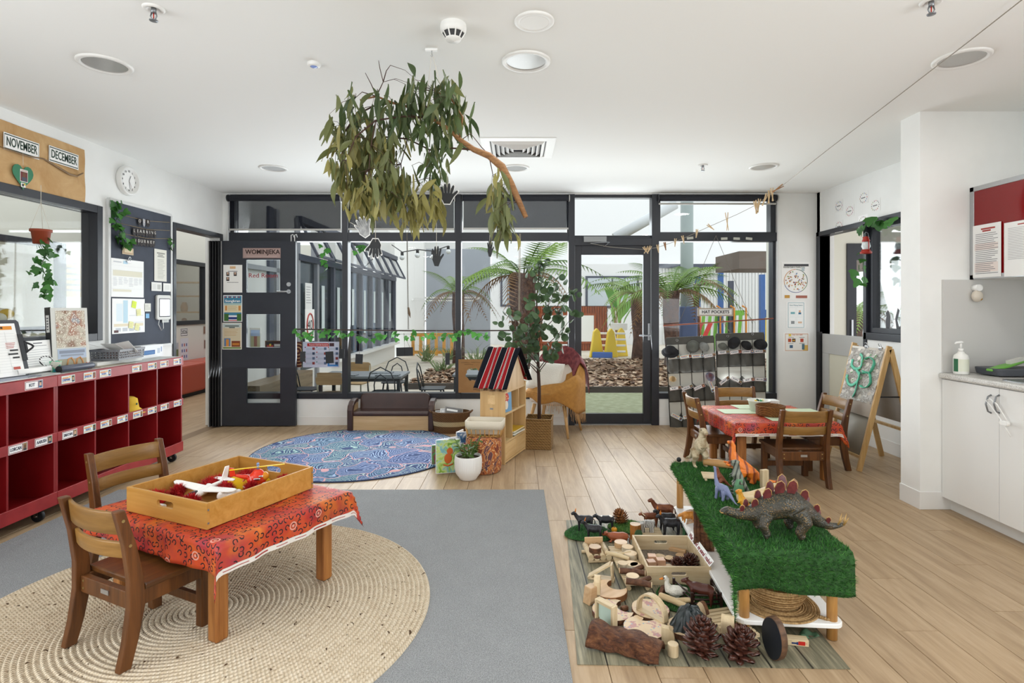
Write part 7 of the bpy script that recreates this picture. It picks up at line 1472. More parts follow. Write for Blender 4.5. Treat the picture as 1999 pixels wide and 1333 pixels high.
# ---------------------------------------------------------------- peg line
ln_=thing('peg_line','thin cord strung from the door closer up across the ceiling','cord',(0,0,0));Yd=6.44
pl_=[at(1152,475,6.42),at(1190,482,6.40),at(1255,487,6.38),at(1284,483,6.36),at(1330,467,6.30),at(1385,442,6.2),at(1440,418,6.05),at(1480,398,5.95),at(1504,378,5.85),at(1530,360,5.55),at(1620,289,4.5),at(1760,182,3.4),at(1890,82,2.74),at(2010,-12,2.33)]
MB().tube(pl_,.0028,6).build('line',m('line_grey','8f8a80',.8),ln_)
M_pegw=wood('peg_pale','b89a70','d8c09a',ax=2,s=2);M_pegd=wood('peg_dark','8a5f3a','a87a50',ax=2,s=2);GPG='clothes pegs on the line'
pegs=[(1259,487,35,0,'leftmost clothes peg on the line above the door'),(1263,488,-35,0,'second clothes peg from the left above the door'),(1268,488,-25,0,'third clothes peg from the left above the door'),(1284,486,8,0,'clothes peg at the door jamb'),(1298,482,10,1,'dark clothes peg just right of the door jamb'),(1318,472,-5,0,'clothes peg above the left hanging cord'),(1333,466,12,0,'clothes peg over the taped transom'),(1360,456,-8,0,'clothes peg on the window transom'),(1385,445,50,0,'tilted clothes peg in the top right window'),(1419,437,3,0,'large clothes peg hanging in the top right window'),(1474,405,10,0,'first peg of the bunch at the window corner'),(1481,403,-8,0,'second peg of the bunch at the window corner'),(1478,402,2,0,'third peg of the bunch at the window corner'),(1494,388,-25,0,'tilted peg left of the window corner'),(1501,393,-4,0,'first peg of the pair at the window corner edge'),(1507,392,4,0,'second peg of the pair at the window corner edge'),(1521,370,-58,1,'brown peg on the line by the ceiling')]
pk=None
def ypl(px):
    for a,b in zip(pl_[:-1],pl_[1:]):
        xa,xb=CX+a.x/a.y*FPX,CX+b.x/b.y*FPX
        if xa<=px<=xb:f=(px-xa)/(xb-xa);return a.lerp(b,f)
    return pl_[4]
for k,(px,py,rl,dk,lb)in enumerate(pegs):
    p=ypl(px);L=.2 if k==9 else.14 if k>9 else.095;t=thing('clothes_peg',lb,'peg',(p.x,p.y-.006,p.z),0,GPG,(0,R(-rl),R(15*sin(k*2))))
    for s in(-1,1):MB().prism([(-.004,L*.35),(.004,L*.35),(.005,-L*.2),(.003,-L*.65),(-.003,-L*.65),(-.005,-L*.2)],-.005,.005,Mv).build('peg_half',M_pegd if dk else M_pegw,t,(s*.006,0,0),(0,R(s*7),0))
    MB().tube([(.007*cos(a),.0055,.006*sin(a))for a in[q*.785 for q in range(8)]],.0012,4,closed=True).build('spring',M_grey,t)
for k,px in enumerate((1344,1410,1434,1458)):o=card('tape_strip',.075,.028,None,(bx(px),F0-.031,bz(467 if k else 466)),'S',[],'b9bab0');o.rotation_euler=(pi/2,R(4*k-6),0);tag(o,['torn tape strip nearest the peg line on the transom','torn tape strip left of the three on the transom','middle torn tape strip on the transom','rightmost torn tape strip on the transom'][k],'tape')
# ---------------------------------------------------------------- stick, ivy and cards hanging along the left panes
YS=6.36
def sp(px,py,dy=0):return at(px,py,YS+dy)
st=thing('hanging_stick','long dark stick hanging across the left panes','stick',(0,0,0));MB().tube([sp(575,642.5),sp(680,644),sp(800,645.5),sp(900,645.5),sp(1035,645)],.008,8).build('stick_body',m('stick_dark','3a2c26',.7),st)
for x0,x1 in((794,796.5),(795,798)):MB().tube([sp(x0,455),sp(x1,643)],.003,5).build('cord',m('cord_grey'),st)
for x0,x1 in((1014,1012),(1016,1014)):MB().tube([sp(x0,456),sp(x1,643)],.003,5).build('cord',m('cord_cream2','a59c8a',.8),st)
MB().tube([sp(797,600),sp(799,612),sp(801,620),sp(798,604)],[.012,.016,.004,.003],6).build('knot_tassel',m('tassel_brown','6b5a48',.9),st)
vine('ivy_garland','ivy garland along the hanging stick before the left panes',[sp(x,y,-.02)for x,y in((578,640),(590,655),(610,648),(640,646),(660,652),(690,650),(715,660),(740,655),(770,652),(800,652),(830,650),(870,655),(905,645),(940,650),(958,658))],74,.066,21,face=0,jit=.035,stem=True)
vine('ivy_garland','short ivy trailing from the transom in the first pane',[sp(x,y)for x,y in((622,478),(634,482),(632,500),(637,515),(634,530))],11,.06,22,face=0,jit=.03);vine('ivy_garland','small ivy sprig beside the hanging paper hand',[sp(x,y)for x,y in((694,492),(705,482),(718,480))],7,.065,23,face=0,jit=.03)
for k,(px,pyt,x0,y0,x1,y1,roll,lb)in enumerate(((591,645,586,686,596,706,.0,'small black card hanging leftmost on the stick'),(643,645,636,686,651,709,-.05,'black card hanging before the standards poster'),(667,645,662,681,672,700,.04,'black card hanging beside the first mullion'),(702,650,694,691,708,710,.05,'black card hanging in the second pane'),(790,650,774,678,806,695,-.02,'wide black board hanging in the second pane'),(873,650,869,689,878,712,.0,'narrow black card hanging left of the second mullion'))):
    a,b=sp(x0,y1,-.03),sp(x1,y0,-.03);t=thing('black_card',lb,'card',((a.x+b.x)/2,a.y,(a.z+b.z)/2),0,'black cards hung on the stick',(0,roll,R(25 if k in(0,5)else 8)));w,h=b.x-a.x,b.z-a.z
    MB().b(-w/2,w/2,-.003,.003,-h/2,h/2).build('board',M_blackcard,t);s_=sp(px,pyt);c=V(t.location);MB().tube([(0,0,h/2),((s_.x-c.x),0,s_.z-c.z)],.0016,4).build('string',m('cord_grey'),t)
    if k==4:MB().tube([(w*.3,0,h/2),(s_.x-c.x,0,s_.z-c.z)],.0016,4).build('string',m('cord_grey'),t);MB().b(-.004,.004,-.004,.004,-h/2,h/2).build('seam',M_rub,t)
def gcard(name,lab,x0,x1,yt,yb_,rects,bg,cat='poster'):
    a,b=at(x0,yb_,6.56),at(x1,yt,6.56);return tag(card(name,b.x-a.x,b.z-a.z,None,((a.x+b.x)/2,F0+.045,(a.z+b.z)/2),'S',rects,bg),lab,cat)
rc=[(.12,.82,.72,.94,'b5282a'),(.73,.82,.86,.95,'4a2a34'),(.68,.04,.97,.2,'3f7fc0')]
for r in range(4):
    for c in range(3):x,y=.05+.32*c,.66-.19*r;rc+=[(x,y+.1,x+.03,y+.14,['7a2a4a','3a8a8a','c0392b'][(r+c)%3]),(x+.04,y+.02,x+.2,y+.1,'b9bfd4'),(x+.21,y+.02,x+.28,y+.12,['8a3a3a','5a6a8a','3a4a6a'][(r*2+c)%3])]
o=gcard('standards_poster','pale child safe standards poster taped to the first pane',591,662,667,717,rc,'c9cbe0');text('Victoria\'s Child Safe Standards',.018,m('poster_white'),o,(-.03,.114,.002),w=.22)
def circ():
    t=NT('rings_art');r=t.n('VectorMath',{0:t.vm('SUBTRACT',t.co(),(.0,0,.04))},operation='LENGTH').outputs['Value'];return t.fin(t.ramp(t.math('SINE',t.math('MULTIPLY',r,170)),(.4,'5a2018'),(.6,'c9a070')),.6)
for nm,lb,x0,x1,y0,y1,rc,bg in(('painted_calendar','painted picture calendar behind the middle door pane',487,508,640,680,[(.1,.05,.95,.9,'b9b48a'),(.1,.6,.95,.9,'a9bcd4'),(.4,.1,.7,.6,'9a6a5a')],'d6d4c8'),('flag_sign','small sign with a black and red flag behind the middle door pane',517,549,665,681,[(.03,.06,.97,.94,'3a2620'),(.12,.48,.5,.88,'17171a'),(.12,.12,.5,.48,'a32a22'),(.26,.36,.38,.62,'d9b02f'),(.56,.3,.94,.6,'d0ccc4')],'8a6a48')):
    gcard(nm,lb,x0,x1,y0,y1,rc,bg)
t=thing('art_print','dark red ring patterned print at the left edge of the first pane','poster',at(581,692,6.56));MB().b(-.045,.045,-.002,.002,-.15,.15).build('print',circ(),t)
# ---------------------------------------------------------------- things on the right table
def tpz(px,py):return gp(px,py,.4695)
for x0,y0,w,h,rz,lb in((1440,803,.30,.21,0,'pale green paper at the left of the right table'),(1440+22,794,.26,.2,2,'pale green paper at the far side of the right table'),(1542,817,.36,.20,-2,'pale green paper at the near side of the right table'),(1565,802,.26,.2,0,'pale green paper behind the woven bowl')):p=tpz(x0,y0);tag(card('green_paper',w,h,None,(p.x,p.y,.4700),'U',[],'c5d3b4',.001,rot=(0,0,R(rz))),lb,'paper','pale green papers')
for o,z in zip([q for q in bpy.data.objects if q.name.startswith('green_paper')],(.4700,.4702,.4704,.4706)):o.location.z=z
p=tpz(1487,804);t=thing('white_bucket','white plastic bucket of craft pieces on the right table','bucket',(p.x,p.y+.05,.4712));MB().lathe([(.001,0),(.072,0),(.092,.085),(.098,.087),(.098,.095),(.09,.094),(.07,.01),(.001,.01)],28).build('tub',m('bucket_white','dcdcd4',.35),t)
for k,c in enumerate(('d8b02f','2a4a3a','3a8a5a','e0d8b0')):tag(MB().box((0,0,0),(.02,.02,.016)).build('craft_piece',m('craft_'+c,c,.5),None,(p.x-.03+.022*k,p.y+.05+.01*(k%2),.4712+.085+.006*(k%2)),(.3*k,.4,.6*k),bevel=.003),['yellow','dark green','mid green','cream'][k]+' craft piece in the white bucket','craft piece')
p=tpz(1506,803);t=thing('white_crate','low white slatted crate behind the woven bowl','crate',(p.x+.03,p.y+.14,.4712));MB().prism(rrect(.16,.11,.012),0,.075,top=1.06).build('crate_body',m('crate_white','e2e2de',.4),t);tag(MB().b(-.07,.07,-.0,.0,.02,.06).build('slot',M_inkk,t),kind='stuff');bpy.data.objects.remove(bpy.data.objects['slot'])
for k in range(7):MB().b(-.06+.02*k-.004,-.06+.02*k+.004,-.0595,-.056,.02,.055).build('slot',m('slot_grey','8f8f8c',.6),t)
p=tpz(1507,812);t=thing('woven_bowl','round brown woven cane bowl on the right table','basket',(p.x,p.y+.03,.4712));MB().lathe([(.001,0),(.105,0),(.112,.01)]+[(.112+.003*(k%2),.012+.008*k)for k in range(8)]+[(.116,.078),(.106,.078),(.1,.012),(.001,.010)],40).build('bowl_body',wicker('bowl_cane','5f3a1c','a8713a',1.6),t);MB().tube([(.113*cos(k*2*pi/36),.113*sin(k*2*pi/36),.078+.0)for k in range(36)],.006,6,closed=True).build('rim',MATS['bowl_cane'],t)
# ---------------------------------------------------------------- easel
ez=thing('easel','wooden easel with clear sheeted painting at the right wall','easel',(3.12,4.91,0));M_ez=wood('easel_wood','b08850','d2ae78',ax=2,s=1.2);hw=.24
for s in(-1,1):
    MB().bar((0,s*hw,1.045),(-.255,s*hw,0),.042,.022,up=V((0,1,0))).build('leg',M_ez,ez,bevel=.003);MB().bar((.01,s*(hw-.0),1.02),(.25,s*hw,0),.042,.022,up=V((0,1,0))).build('leg',M_ez,ez,bevel=.003)
MB().cyl((-.09,-hw,.62),(.10,-hw,.62),.006,n=8).build('spreader',M_rub,ez);MB().bar((.17,-hw,.33),(.17,hw,.33),.03,.022).build('cross_bar',M_ez,ez);MB().bar((.035,-hw,.92),(.035,hw,.92),.04,.02).build('cross_bar',M_ez,ez)
e_rot=(0,R(-13.6),0);ang=atan2(.255,1.045)
def ezp(h,off):d=V((-.255,0,-1.045)).normalized();n=V((-1.045,0,.255)).normalized();return V((0,0,1.045))+d*h+n*off
def epanel(name,h0,h1,w,off,mat,fn=None,th=.006,nu=1,nv=1):
    mb=MB();mb.sheet(lambda u,v:tuple(ezp(h0+(h1-h0)*v,off+(fn(u,v)if fn else 0))+V((0,(u-.5)*w,0))),nu,nv);return mb.build(name,mat,ez,solid=th)
epanel('board',.03,.62,2*hw,.016,m('easel_board','d6cfc4',.6));epanel('chalk_panel',.62,.95,2*hw-.05,.0,m('easel_panel','8f897c',.5))
MB().bar(ezp(.96,.0)+V((0,-hw,0)),ezp(.96,0)+V((0,hw,0)),.03,.022).build('cross_bar',M_ez,ez)
mb=MB();mb.sheet(lambda u,v:tuple(V((.02,0,1.0)).lerp(V((.235,0,.08)),.06+.6*v)+V((-.012,(u-.5)*(2*hw-.04),0))),1,1);mb.build('rear_board',m('easel_rear','b4b0aa',.6,c2='a7a39d',scale=4),ez,solid=.006)
pa=thing('clover_painting','crumpled clear sheet with green clover paint clipped to the easel','painting',(3.12,4.91,0))
def foil():
    t=NT('crumpled_film');n=t.noise(t.co(),22,4,.6,1.5);t.bump(n,1.0,.03);return t.fin(t.ramp(n,(.35,'8f8880'),(.6,'c4bfb6'),(.75,'e0ddd6')),.16,0,.6)
rc_=random.Random(2)
def cr(u,v):return.004*sin(u*23+v*9)+.004*sin(v*31-u*11)
mb=MB();mb.sheet(lambda u,v:tuple(ezp(.05+.46*v,.024+cr(u,v))+V((0,(u-.5)*.45+.012*sin(v*7),0))),30,30);mb.build('film',foil(),pa)
M_mint=m('paint_mint','57b595',.5);M_lime=m('paint_lime','8ecf8a',.5)
def pstroke(pts,r,mat):MB().tube([ezp(.05+.46*v,.034+cr(u,v))+V((0,(u-.5)*.45,0))for u,v in pts],r,6,sq=.3).build('paint_stroke',mat,pa)
for cx,cy,r in((.32,.30,.19),(.68,.26,.19),(.30,.58,.19),(.70,.58,.20)):pstroke([(cx+r*cos(a)*.9,cy+r*sin(a)*.8)for a in[R(-40)+k*.42+(.5 if cx>.5 else 1.6)for k in range(12)]],.015,M_mint)
pstroke([(.5,.45),(.52,.65),(.5,.85),(.56,.95)],.017,M_mint)
for k in range(16):u,v=rc_.uniform(.12,.88),rc_.uniform(.08,.62);pstroke([(u,v),(u+.03,v+.02)],.007,M_lime)
for k,y in enumerate((.02,-.17)):
    p=V((3.12,4.91,0))+ezp(.03,.02)+V((0,y,0));t=thing('easel_clip',['silver clip at the top middle of the easel','silver clip at the near top corner of the easel'][k],'clip',p);MB().b(-.008,.008,-.022,.022,-.012,.012).build('jaw',M_chrome,t,bevel=.003);MB().tube([(0,-.012,.01),(-.012,-.014,.04),(-.012,.014,.04),(0,.012,.01)],.003,6).build('lever',M_chrome,t)
# ---------------------------------------------------------------- kitchenette
KX=2.886;M_lam=m('laminate_white','e4e4e2',.3);kc=thing('kitchen_cabinet','white laminate base cabinet of the kitchenette','cabinet',(KX,0,0));KY1=PY0-.001
MB().b(.02,.61,.6,KY1,.09,.89).build('carcass',M_lam,kc)
for y0,y1 in((KY1-.45,KY1-.003),(KY1-.905,KY1-.453),(KY1-1.36,KY1-.908)):MB().b(0,.019,y0,y1,.088,.885).build('door',M_lam,kc,bevel=.0015)
MB().b(.06,.6,.6,KY1,0,.09).build('kickboard',m('kick_white','d9d9d6',.5),kc)
hy=[XH*FPX for XH in()]
for px,nm in((1935,'a'),(1951,'b')):
    Y=KX*FPX/(px-CX);z1,z0=HC-(771-CY)*Y/FPX,HC-(806-CY)*Y/FPX;zc=(z0+z1)/2;hgt=(z1-z0)/2
    MB().tube([(-.001,Y,z1),(-.02,Y,z1-.01),(-.033,Y,zc),(-.02,Y,z0+.01),(-.001,Y,z0)],.005,8).build('handle',M_grey,kc)
    if nm=='a':ya_=Y
    else:yb_=Y;zk=zc
lk=thing('cabinet_lock','white child safety lock looped through the cabinet handles','lock',(KX-.03,yb_-.07,zk-.10));MB().prism(rrect(.055,.028,.012),-.01,.01,Mx(((0,0,1,0),(1,0,0,0),(0,1,0,0),(0,0,0,1)))).build('lock_body',M_white,lk,bevel=.003)
MB().tube([(0,-.02,.01),(0,.05,.1),(0,.10,.125),(0,.13,.11),(0,.10,.09),(0,.02,.01),(0,-.04,-.07)],.0035,6).build('strap',M_white,lk)
def terr():
    t=NT('speckled_top');v=t.co();n=t.noise(v,260,2,.7);return t.fin(t.ramp(n,(.38,'8f8c86'),(.46,'c9c7c2'),(.7,'dcdad6')),.35)
bt_=tag(MB().b(-.025,.61,.6,KY1,.892,.928).build('worktop',terr(),None,(KX,0,0),bevel=.012,seg=3),'speckled grey laminate worktop over the white cabinet','worktop')
sk_=thing('sink','stainless steel sink set in the worktop','sink',(KX,0,.929));M_st=m('stainless','a9abad',.25,.9);MB().prism(rrect(.46,.85,.05),0,.004).build('sink_rim',M_st,sk_,(.28,2.98,0));MB().prism(rrect(.34,.40,.05),.004,.0045).build('bowl',m('sink_dark','5a5c5e',.3,.8),sk_,(.28,3.12,0))
struct(MB().b(KX,XR,PY0-.012,PY0-.001,.93,HC-(546-CY)*PY0/FPX),'trim_10',m('splash_grey','c9c8c5',.3))
sb=thing('soap_bottle','white pump soap bottle with a green label on the worktop','bottle',at(1876,726,3.70));sb.location.z=.929
MB().lathe([(.001,0),(.04,0),(.043,.006),(.043,.105),(.038,.125),(.02,.14),(.016,.15),(.001,.15)],28).build('bottle_body',m('bottle_white','e9e9e4',.3),sb);MB().cyl((0,0,.15),(0,0,.17),.015,n=16).cyl((0,0,.17),(0,0,.205),.006,n=10).build('pump_neck',M_white,sb);MB().tube([(.012,0,.208),(0,0,.21),(-.03,0,.208),(-.04,0,.2)],[.008,.009,.007,.005],8).build('pump_head',M_white,sb)
MB().lathe([(.0436,.02),(.0436,.1)],28,a0=R(-150),a1=R(-30)).build('label',m('label_cream','d9dccb',.5),sb);MB().lathe([(.0438,.018),(.0438,.102)],10,a0=R(-190),a1=R(-148)).build('label_band',m('label_green','2f6a4a',.5),sb)
dt_=thing('drying_tray','dark grey drying tray at the end of the worktop','tray',(3.22,3.62,.934));MB().prism(rrect(.34,.20,.03),0,.045,top=1.06).build('tray_body',m('tray_grey','4c4f55',.5),dt_,bevel=.006)
t=thing('cleaning_brush','green dustpan brush lying across the drying tray','brush',(3.15,3.60,.985),0,rot=(0,R(-12),R(8)));MB().prism([(-.12,-.02),(0,-.035),(.14,-.015),(.15,0),(.14,.015),(0,.035),(-.12,.02)],0,.014).build('pan',m('pan_green','6fae4a',.4),t,bevel=.004);MB().b(.03,.14,-.015,.015,.014,.035).build('bristles',m('bristle_white','d0cfc8',.9),t)
tag(MB().tube([(-.05,0,0),(.0,0,.02),(.06,0,.07)],[.012,.014,.011],10).build('scrubber_handle',m('scrub_purple','6a3a5a',.5),None,(3.30,3.64,1.0)),'purple scrubber handle leaning in the drying tray','brush')
ah=thing('air_freshener','round white dispenser with amber gel on the splashback','dispenser',at(1903,575,PY0-.02));MB().cyl((0,.008,.045),(0,-.04,.045),.022,n=20).build('knob',M_white,ah);MB().ell((0,-.02,-.01),(.036,.028,.04)).build('globe',m('amber_globe','cfc6b8',.15),ah);MB().ell((.008,-.02,-.028),(.022,.024,.016)).build('gel',m('amber_gel','b58a3a',.2),ah)
# red wall cabinet with notices
wc=thing('wall_cabinet','red wall cabinet with aluminium edges above the sink','cabinet',(3.08,0,0));z0,z1=1.557,2.18;MB().b(.012,.42,.9,KY1-.001,z0,z1).build('carcass',m('cab_white','dcdcda',.4),wc);MB().b(.0,.014,3.0,KY1-.002,z0+.006,z1-.006).build('door',m('gloss_red','7d0c0e',.12,spec=.55),wc)
for a in((3.0,KY1-.001,z0,z0+.032),(3.0,KY1-.001,z1-.032,z1),(KY1-.034,KY1-.001,z0,z1),(2.98,3.0,z0,z1)):MB().b(-.005,.013,*a).build('edge_trim',M_alu,wc,bevel=.002)
MB().b(.0,.014,1.6,2.975,z0+.006,z1-.006).build('door',m('gloss_red'),wc)
for k,(px0,px1,yt,yb2,lb)in enumerate(((1900,1955,437,541,'white rules sheet at the left on the red cabinet'),(1961,2030,430,538,'glossy notice sheet at the right on the red cabinet'))):
    ya2,yb3=3.075*FPX/(px0-CX),3.075*FPX/(px1-CX);Yc=(ya2+yb3)/2;zt=HC-(yt-CY)*Yc/FPX;zb_=HC-(yb2-CY)*Yc/FPX
    rc=[(.3,.9,.8,.93,'a3403a'),(.35,.86,.65,.89,'a3403a'),(.06,.52,.9,.64,'e2d6d0'),(.06,.1,.9,.28,'e2d6d0')]+lines(22,.1,.92,.06,.84,'6f6f74',7+k,.28)
    sh=card('rules_sheet',abs(ya2-yb3),zt-zb_,None,(3.0735,Yc,(zt+zb_)/2),'W',rc if k==0 else[(.4,.93,.9,.95,'a3403a')]+lines(20,.12,.95,.3,.9,'85858a',5,.2),'e6e6e4');tag(sh,lb,'paper')
tag(MB().b(-.02,.12,-.06,.06,0,.02).build('tan_box',m('cardboard'),None,(3.2,3.40,2.181)),'tan cardboard box end on top of the red cabinet','box')
# ---------------------------------------------------------------- ceiling fittings
def cp(px,py):Y=(HT-HC)*FPX/(CY-py);return V(((px-CX)/FPX*Y,Y,HT))
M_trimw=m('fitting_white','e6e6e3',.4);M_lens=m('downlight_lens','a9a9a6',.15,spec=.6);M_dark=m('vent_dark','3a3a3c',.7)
def lamp(loc,w):
    l=bpy.data.lights.new('ceiling_fill_lamp','AREA');l.shape='DISK';l.size=.2;l.energy=w;l.color=(1,.99,.97);o=bpy.data.objects.new('ceiling_fill_lamp',l);COL.objects.link(o);o.location=loc  # added fill light; the downlight fittings themselves are off
for x in(-2.3,.05,2.35):
    for y in(-1.3,.9):lamp((x,y,HT-.02),4)  # extra unseen lamps behind the camera, without fittings, to lift the room
for px,py,lb in((205,125,'recessed ceiling downlight at the upper left'),(1027,119.5,'recessed ceiling downlight above the gum branch'),(1877,114,'recessed ceiling downlight behind the peg line'),(534,328,'far recessed downlight near the red room door'),(1007,327.5,'far recessed downlight behind the ceiling vent'),(1491,325,'far recessed downlight near the peg line end')):
    t=thing('downlight',lb,'downlight',cp(px,py),0,'recessed downlights');MB().lathe([(.132,0),(.132,-.006),(.124,-.012),(.108,-.010),(.104,.0),(.104,-.001)],40).build('trim_ring',M_trimw,t);MB().lathe([(.001,-.0035),(.106,-.0035)],40).build('lens',M_lens,t);lamp(V(t.location)-V((0,0,.016)),4)
t=thing('ceiling_speaker','round perforated white ceiling speaker beside the smoke detector','speaker',cp(1043,41));MB().lathe([(.092,0),(.092,-.006),(.086,-.011),(.070,-.010),(.068,-.008)],40).build('trim_ring',M_trimw,t);MB().lathe([(q*.0085,-.008-.0012*(q%2))for q in range(9)],40).build('grille',M_trimw,t)
t=thing('smoke_detector','white domed smoke detector on the ceiling','detector',cp(885,48));MB().lathe([(.06,0),(.062,-.02),(.058,-.036),(.05,-.042)],32).build('base',M_trimw,t);MB().lathe([(.048,-.042),(.036,-.066)],32).build('chamber',M_dark,t);MB().lathe([(.038,-.066),(.034,-.075),(.001,-.08)],32).build('cap',M_trimw,t)
for k in range(10):a=k*2*pi/10;MB().bar((.056*cos(a),.056*sin(a),-.038),(.037*cos(a),.037*sin(a),-.068),.006,.003).build('rib',M_trimw,t)
t=thing('motion_sensor','small white ceiling sensor with a blue lens','sensor',cp(613,123));MB().lathe([(.034,0),(.035,-.012),(.028,-.02),(.02,-.021)],28).build('ring',M_trimw,t);MB().lathe([(.021,-.019),(.012,-.025),(.001,-.027)],24).build('lens',m('sensor_blue','8fa4e0',.2),t)
for px,py,lb in((300,16,'ceiling sprinkler at the upper left'),(1818,3,'ceiling sprinkler at the top right edge'),(1372,322,'far ceiling sprinkler above the window'),(662,328,'far ceiling sprinkler seen through the gum leaves')):
    t=thing('sprinkler',lb,'sprinkler',cp(px,py),0,'ceiling sprinklers');MB().lathe([(.045,0),(.045,-.004),(.036,-.010),(.028,-.006),(.02,.0)],28).build('escutcheon',M_trimw,t);MB().cyl((0,0,0),(0,0,-.022),.011,n=14).build('body',M_grey,t)
    for s in(-1,1):MB().tube([(s*.009,0,-.02),(s*.014,0,-.035),(s*.006,0,-.052)],.003,6).build('yoke_arm',M_grey,t)
    MB().cyl((0,0,-.022),(0,0,-.046),.0025,n=8).build('bulb',m('bulb_red','b52a1e',.2),t);MB().lathe([(.001,-.052),(.018,-.054),(.017,-.057),(.001,-.056)],16).build('deflector',M_grey,t)
vc=(cp(935,269)+cp(1088,269))/2;t=thing('air_vent','square louvred air vent in the ceiling','vent',(vc.x,vc.y+.29,HT));s0=.30
def sqr(s,z,n=4):return[(-s,-s,z),(s,-s,z),(s,s,z),(-s,s,z)]
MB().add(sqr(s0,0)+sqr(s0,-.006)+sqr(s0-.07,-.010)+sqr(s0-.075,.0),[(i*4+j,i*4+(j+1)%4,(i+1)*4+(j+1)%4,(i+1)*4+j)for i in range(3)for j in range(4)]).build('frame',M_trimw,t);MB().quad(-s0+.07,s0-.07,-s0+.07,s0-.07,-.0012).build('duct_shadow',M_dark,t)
for k in range(5):
    a=s0-.082-.038*k;MB().add(sqr(a,-.002)+sqr(a-.026,-.024)+sqr(a-.028,-.024)+sqr(a-.004,-.002),[(i*4+j,i*4+(j+1)%4,(i+1)*4+(j+1)%4,(i+1)*4+j)for i in range(3)for j in range(4)]).build('louvre',M_trimw,t)
# ---------------------------------------------------------------- courtyard
rx=random.Random(8)
def ST(mb,name,mat,**k):return struct(mb,name,mat,**k)
ST(MB().b(-3.4,9,YB+.16,9.1,-.08,-.02),'ground_turf',m('turf','8b9172',.95,c2='9fa488',scale=9,bump=.5,bs=200));ST(MB().b(-3.4,12,9.1,24,-.1,-.03),'ground_paving',m('sandy_paving','c4bbab',.9,c2='d2cabc',scale=3))
M_chip=m('mulch_base','5f4836',.95,c2='8a6d54',scale=60)
def mulch(name,lab,x0,x1,y0,y1,n):
    t=thing(name,lab,'garden bed',(0,0,0));f=lambda u,v:(x0+(x1-x0)*u,y0+(y1-y0)*v,.02+.09*sin(pi*u)*sin(pi*v)+.03*sin(u*9+v*7)*sin(pi*v));mb=MB();mb.sheet(f,30,24);mb.build('soil',M_chip,t);c=MB()
    for k in range(n):
        p=V(f(rx.random(),rx.random()**1.4));a=rx.uniform(0,6.3);l,w=rx.uniform(.03,.09),rx.uniform(.012,.03);d=V((cos(a),sin(a),rx.uniform(-.3,.3)))*l;s=V((-sin(a),cos(a),rx.uniform(-.4,.4)))*w;p.z+=.012;c.add([p-d-s,p+d-s,p+d+s,p-d+s],[(0,1,2,3)],False,rx.choice(['a38a70','7a5c44','b59c82','5a4234','8f6a4c','c4ae96']))
    tag(c.build('bark_chips',M_print,t),kind='stuff');MB().b(x0,x1,y0-.06,y0,-.03,.07).build('edging',m('edging_dark','4a4440',.8),t);return t
mulch('mulch_bed','bark mulch garden bed outside the glass door',.35,7,9.2,14.6,5200);mulch('mulch_bed','small mulch bed by the grass tufts outside',-1.9,-.3,9.6,12.2,1500)
# left wing facade
M_fw=m('render_white','d9d9d6',.8);M_fr=m('facade_frame','454a58',.5);M_fg=glass('facade_glass',.5,'a9b4be');FX=-3.4
ys=[8.62,9.45,10.3,11.25,12.15,13.0,13.8,14.65,15.5]
wg=ST(MB().b(FX-.1,FX,6.72,15.6,-.1,.36).b(FX-.1,FX,6.72,15.6,2.75,3.4).b(FX-.1,FX,6.72,8.55,.36,2.75).b(FX-.02,FX+.14,10.3,15.6,.36,.42),'wall_facade',M_fw)
for i,y in enumerate(ys):MB().b(FX-.06,FX+.05,y-.045,y+.045,.36 if i>1 else 0,2.75).build('mullion',M_fr if i>1 else m('facade_alu','9a9ca2',.4,.4),wg)
MB().b(FX-.05,FX+.06,8.6,15.55,2.10,2.20).build('transom',M_fr,wg);MB().b(FX-.05,FX+.10,8.6,15.55,2.68,2.78).build('transom',M_fr,wg)
for i in range(len(ys)-1):
    a,b=ys[i]+.045,ys[i+1]-.045;MB().b(FX-.02,FX-.012,a,b,.42 if i>0 else.1,2.1).build('pane',M_fg,wg)
    s=MB();s.add([(FX+.05,a,2.70),(FX+.05,b,2.70),(FX+.32,b,2.17),(FX+.32,a,2.17)],[(0,1,2,3)]);o=s.build('awning_pane',glass('awning_glass',.6,'c4ccd2'),wg);q=MB()
    for p0,p1 in(((FX+.05,a,2.7),(FX+.32,a,2.17)),((FX+.05,b,2.7),(FX+.32,b,2.17)),((FX+.32,a,2.17),(FX+.32,b,2.17))):q.bar(p0,p1,.04,.04)
    q.build('awning_frame',M_fr,wg)
    if i>0:MB().b(FX,FX+.004,a+.25,a+.4,.8+.2*(i%2),1.75).build('paper_strip',m('strip_pale','c4d0d0',.7),wg)
ns=card('door_notice',.3,.42,None,(FX+.06,8.98,1.55),'E',lines(7,.15,.85,.2,.9,'8a8a8e',3,.2),'e6e6e4');tag(ns,'white paper notice on the courtyard door','paper');sgn=thing('speed_sign','round forty sign on the courtyard door','sign',(FX+.06,9.02,1.08),0,rot=FACE('E'));MB().b(-.2,.2,-.26,.26,0,.006).build('plate',M_paper,sgn);MB().tube([(.14*cos(k*.3142),.19*sin(k*.3142),.008)for k in range(20)],.014,5,closed=True).build('red_ring',m('sign_red','b5403a',.5),sgn);text('40',.16,M_inkk,sgn,(0,0,.008))
MB().b(FX-.05,FX+.04,7.6,7.74,0,2.75).build('mullion',M_fr,wg);MB().b(FX-.05,FX+.05,7.8,7.9,0,2.75).build('mullion',m('facade_alu'),wg);MB().b(FX,FX+.05,6.72,8.5,1.86,1.92).build('transom',m('facade_alu'),wg);MB().b(FX,FX+.3,6.75,8.5,0,.42).build('planter_box',wood('planter_timber','6b5a44','94826a',ax=1),wg)
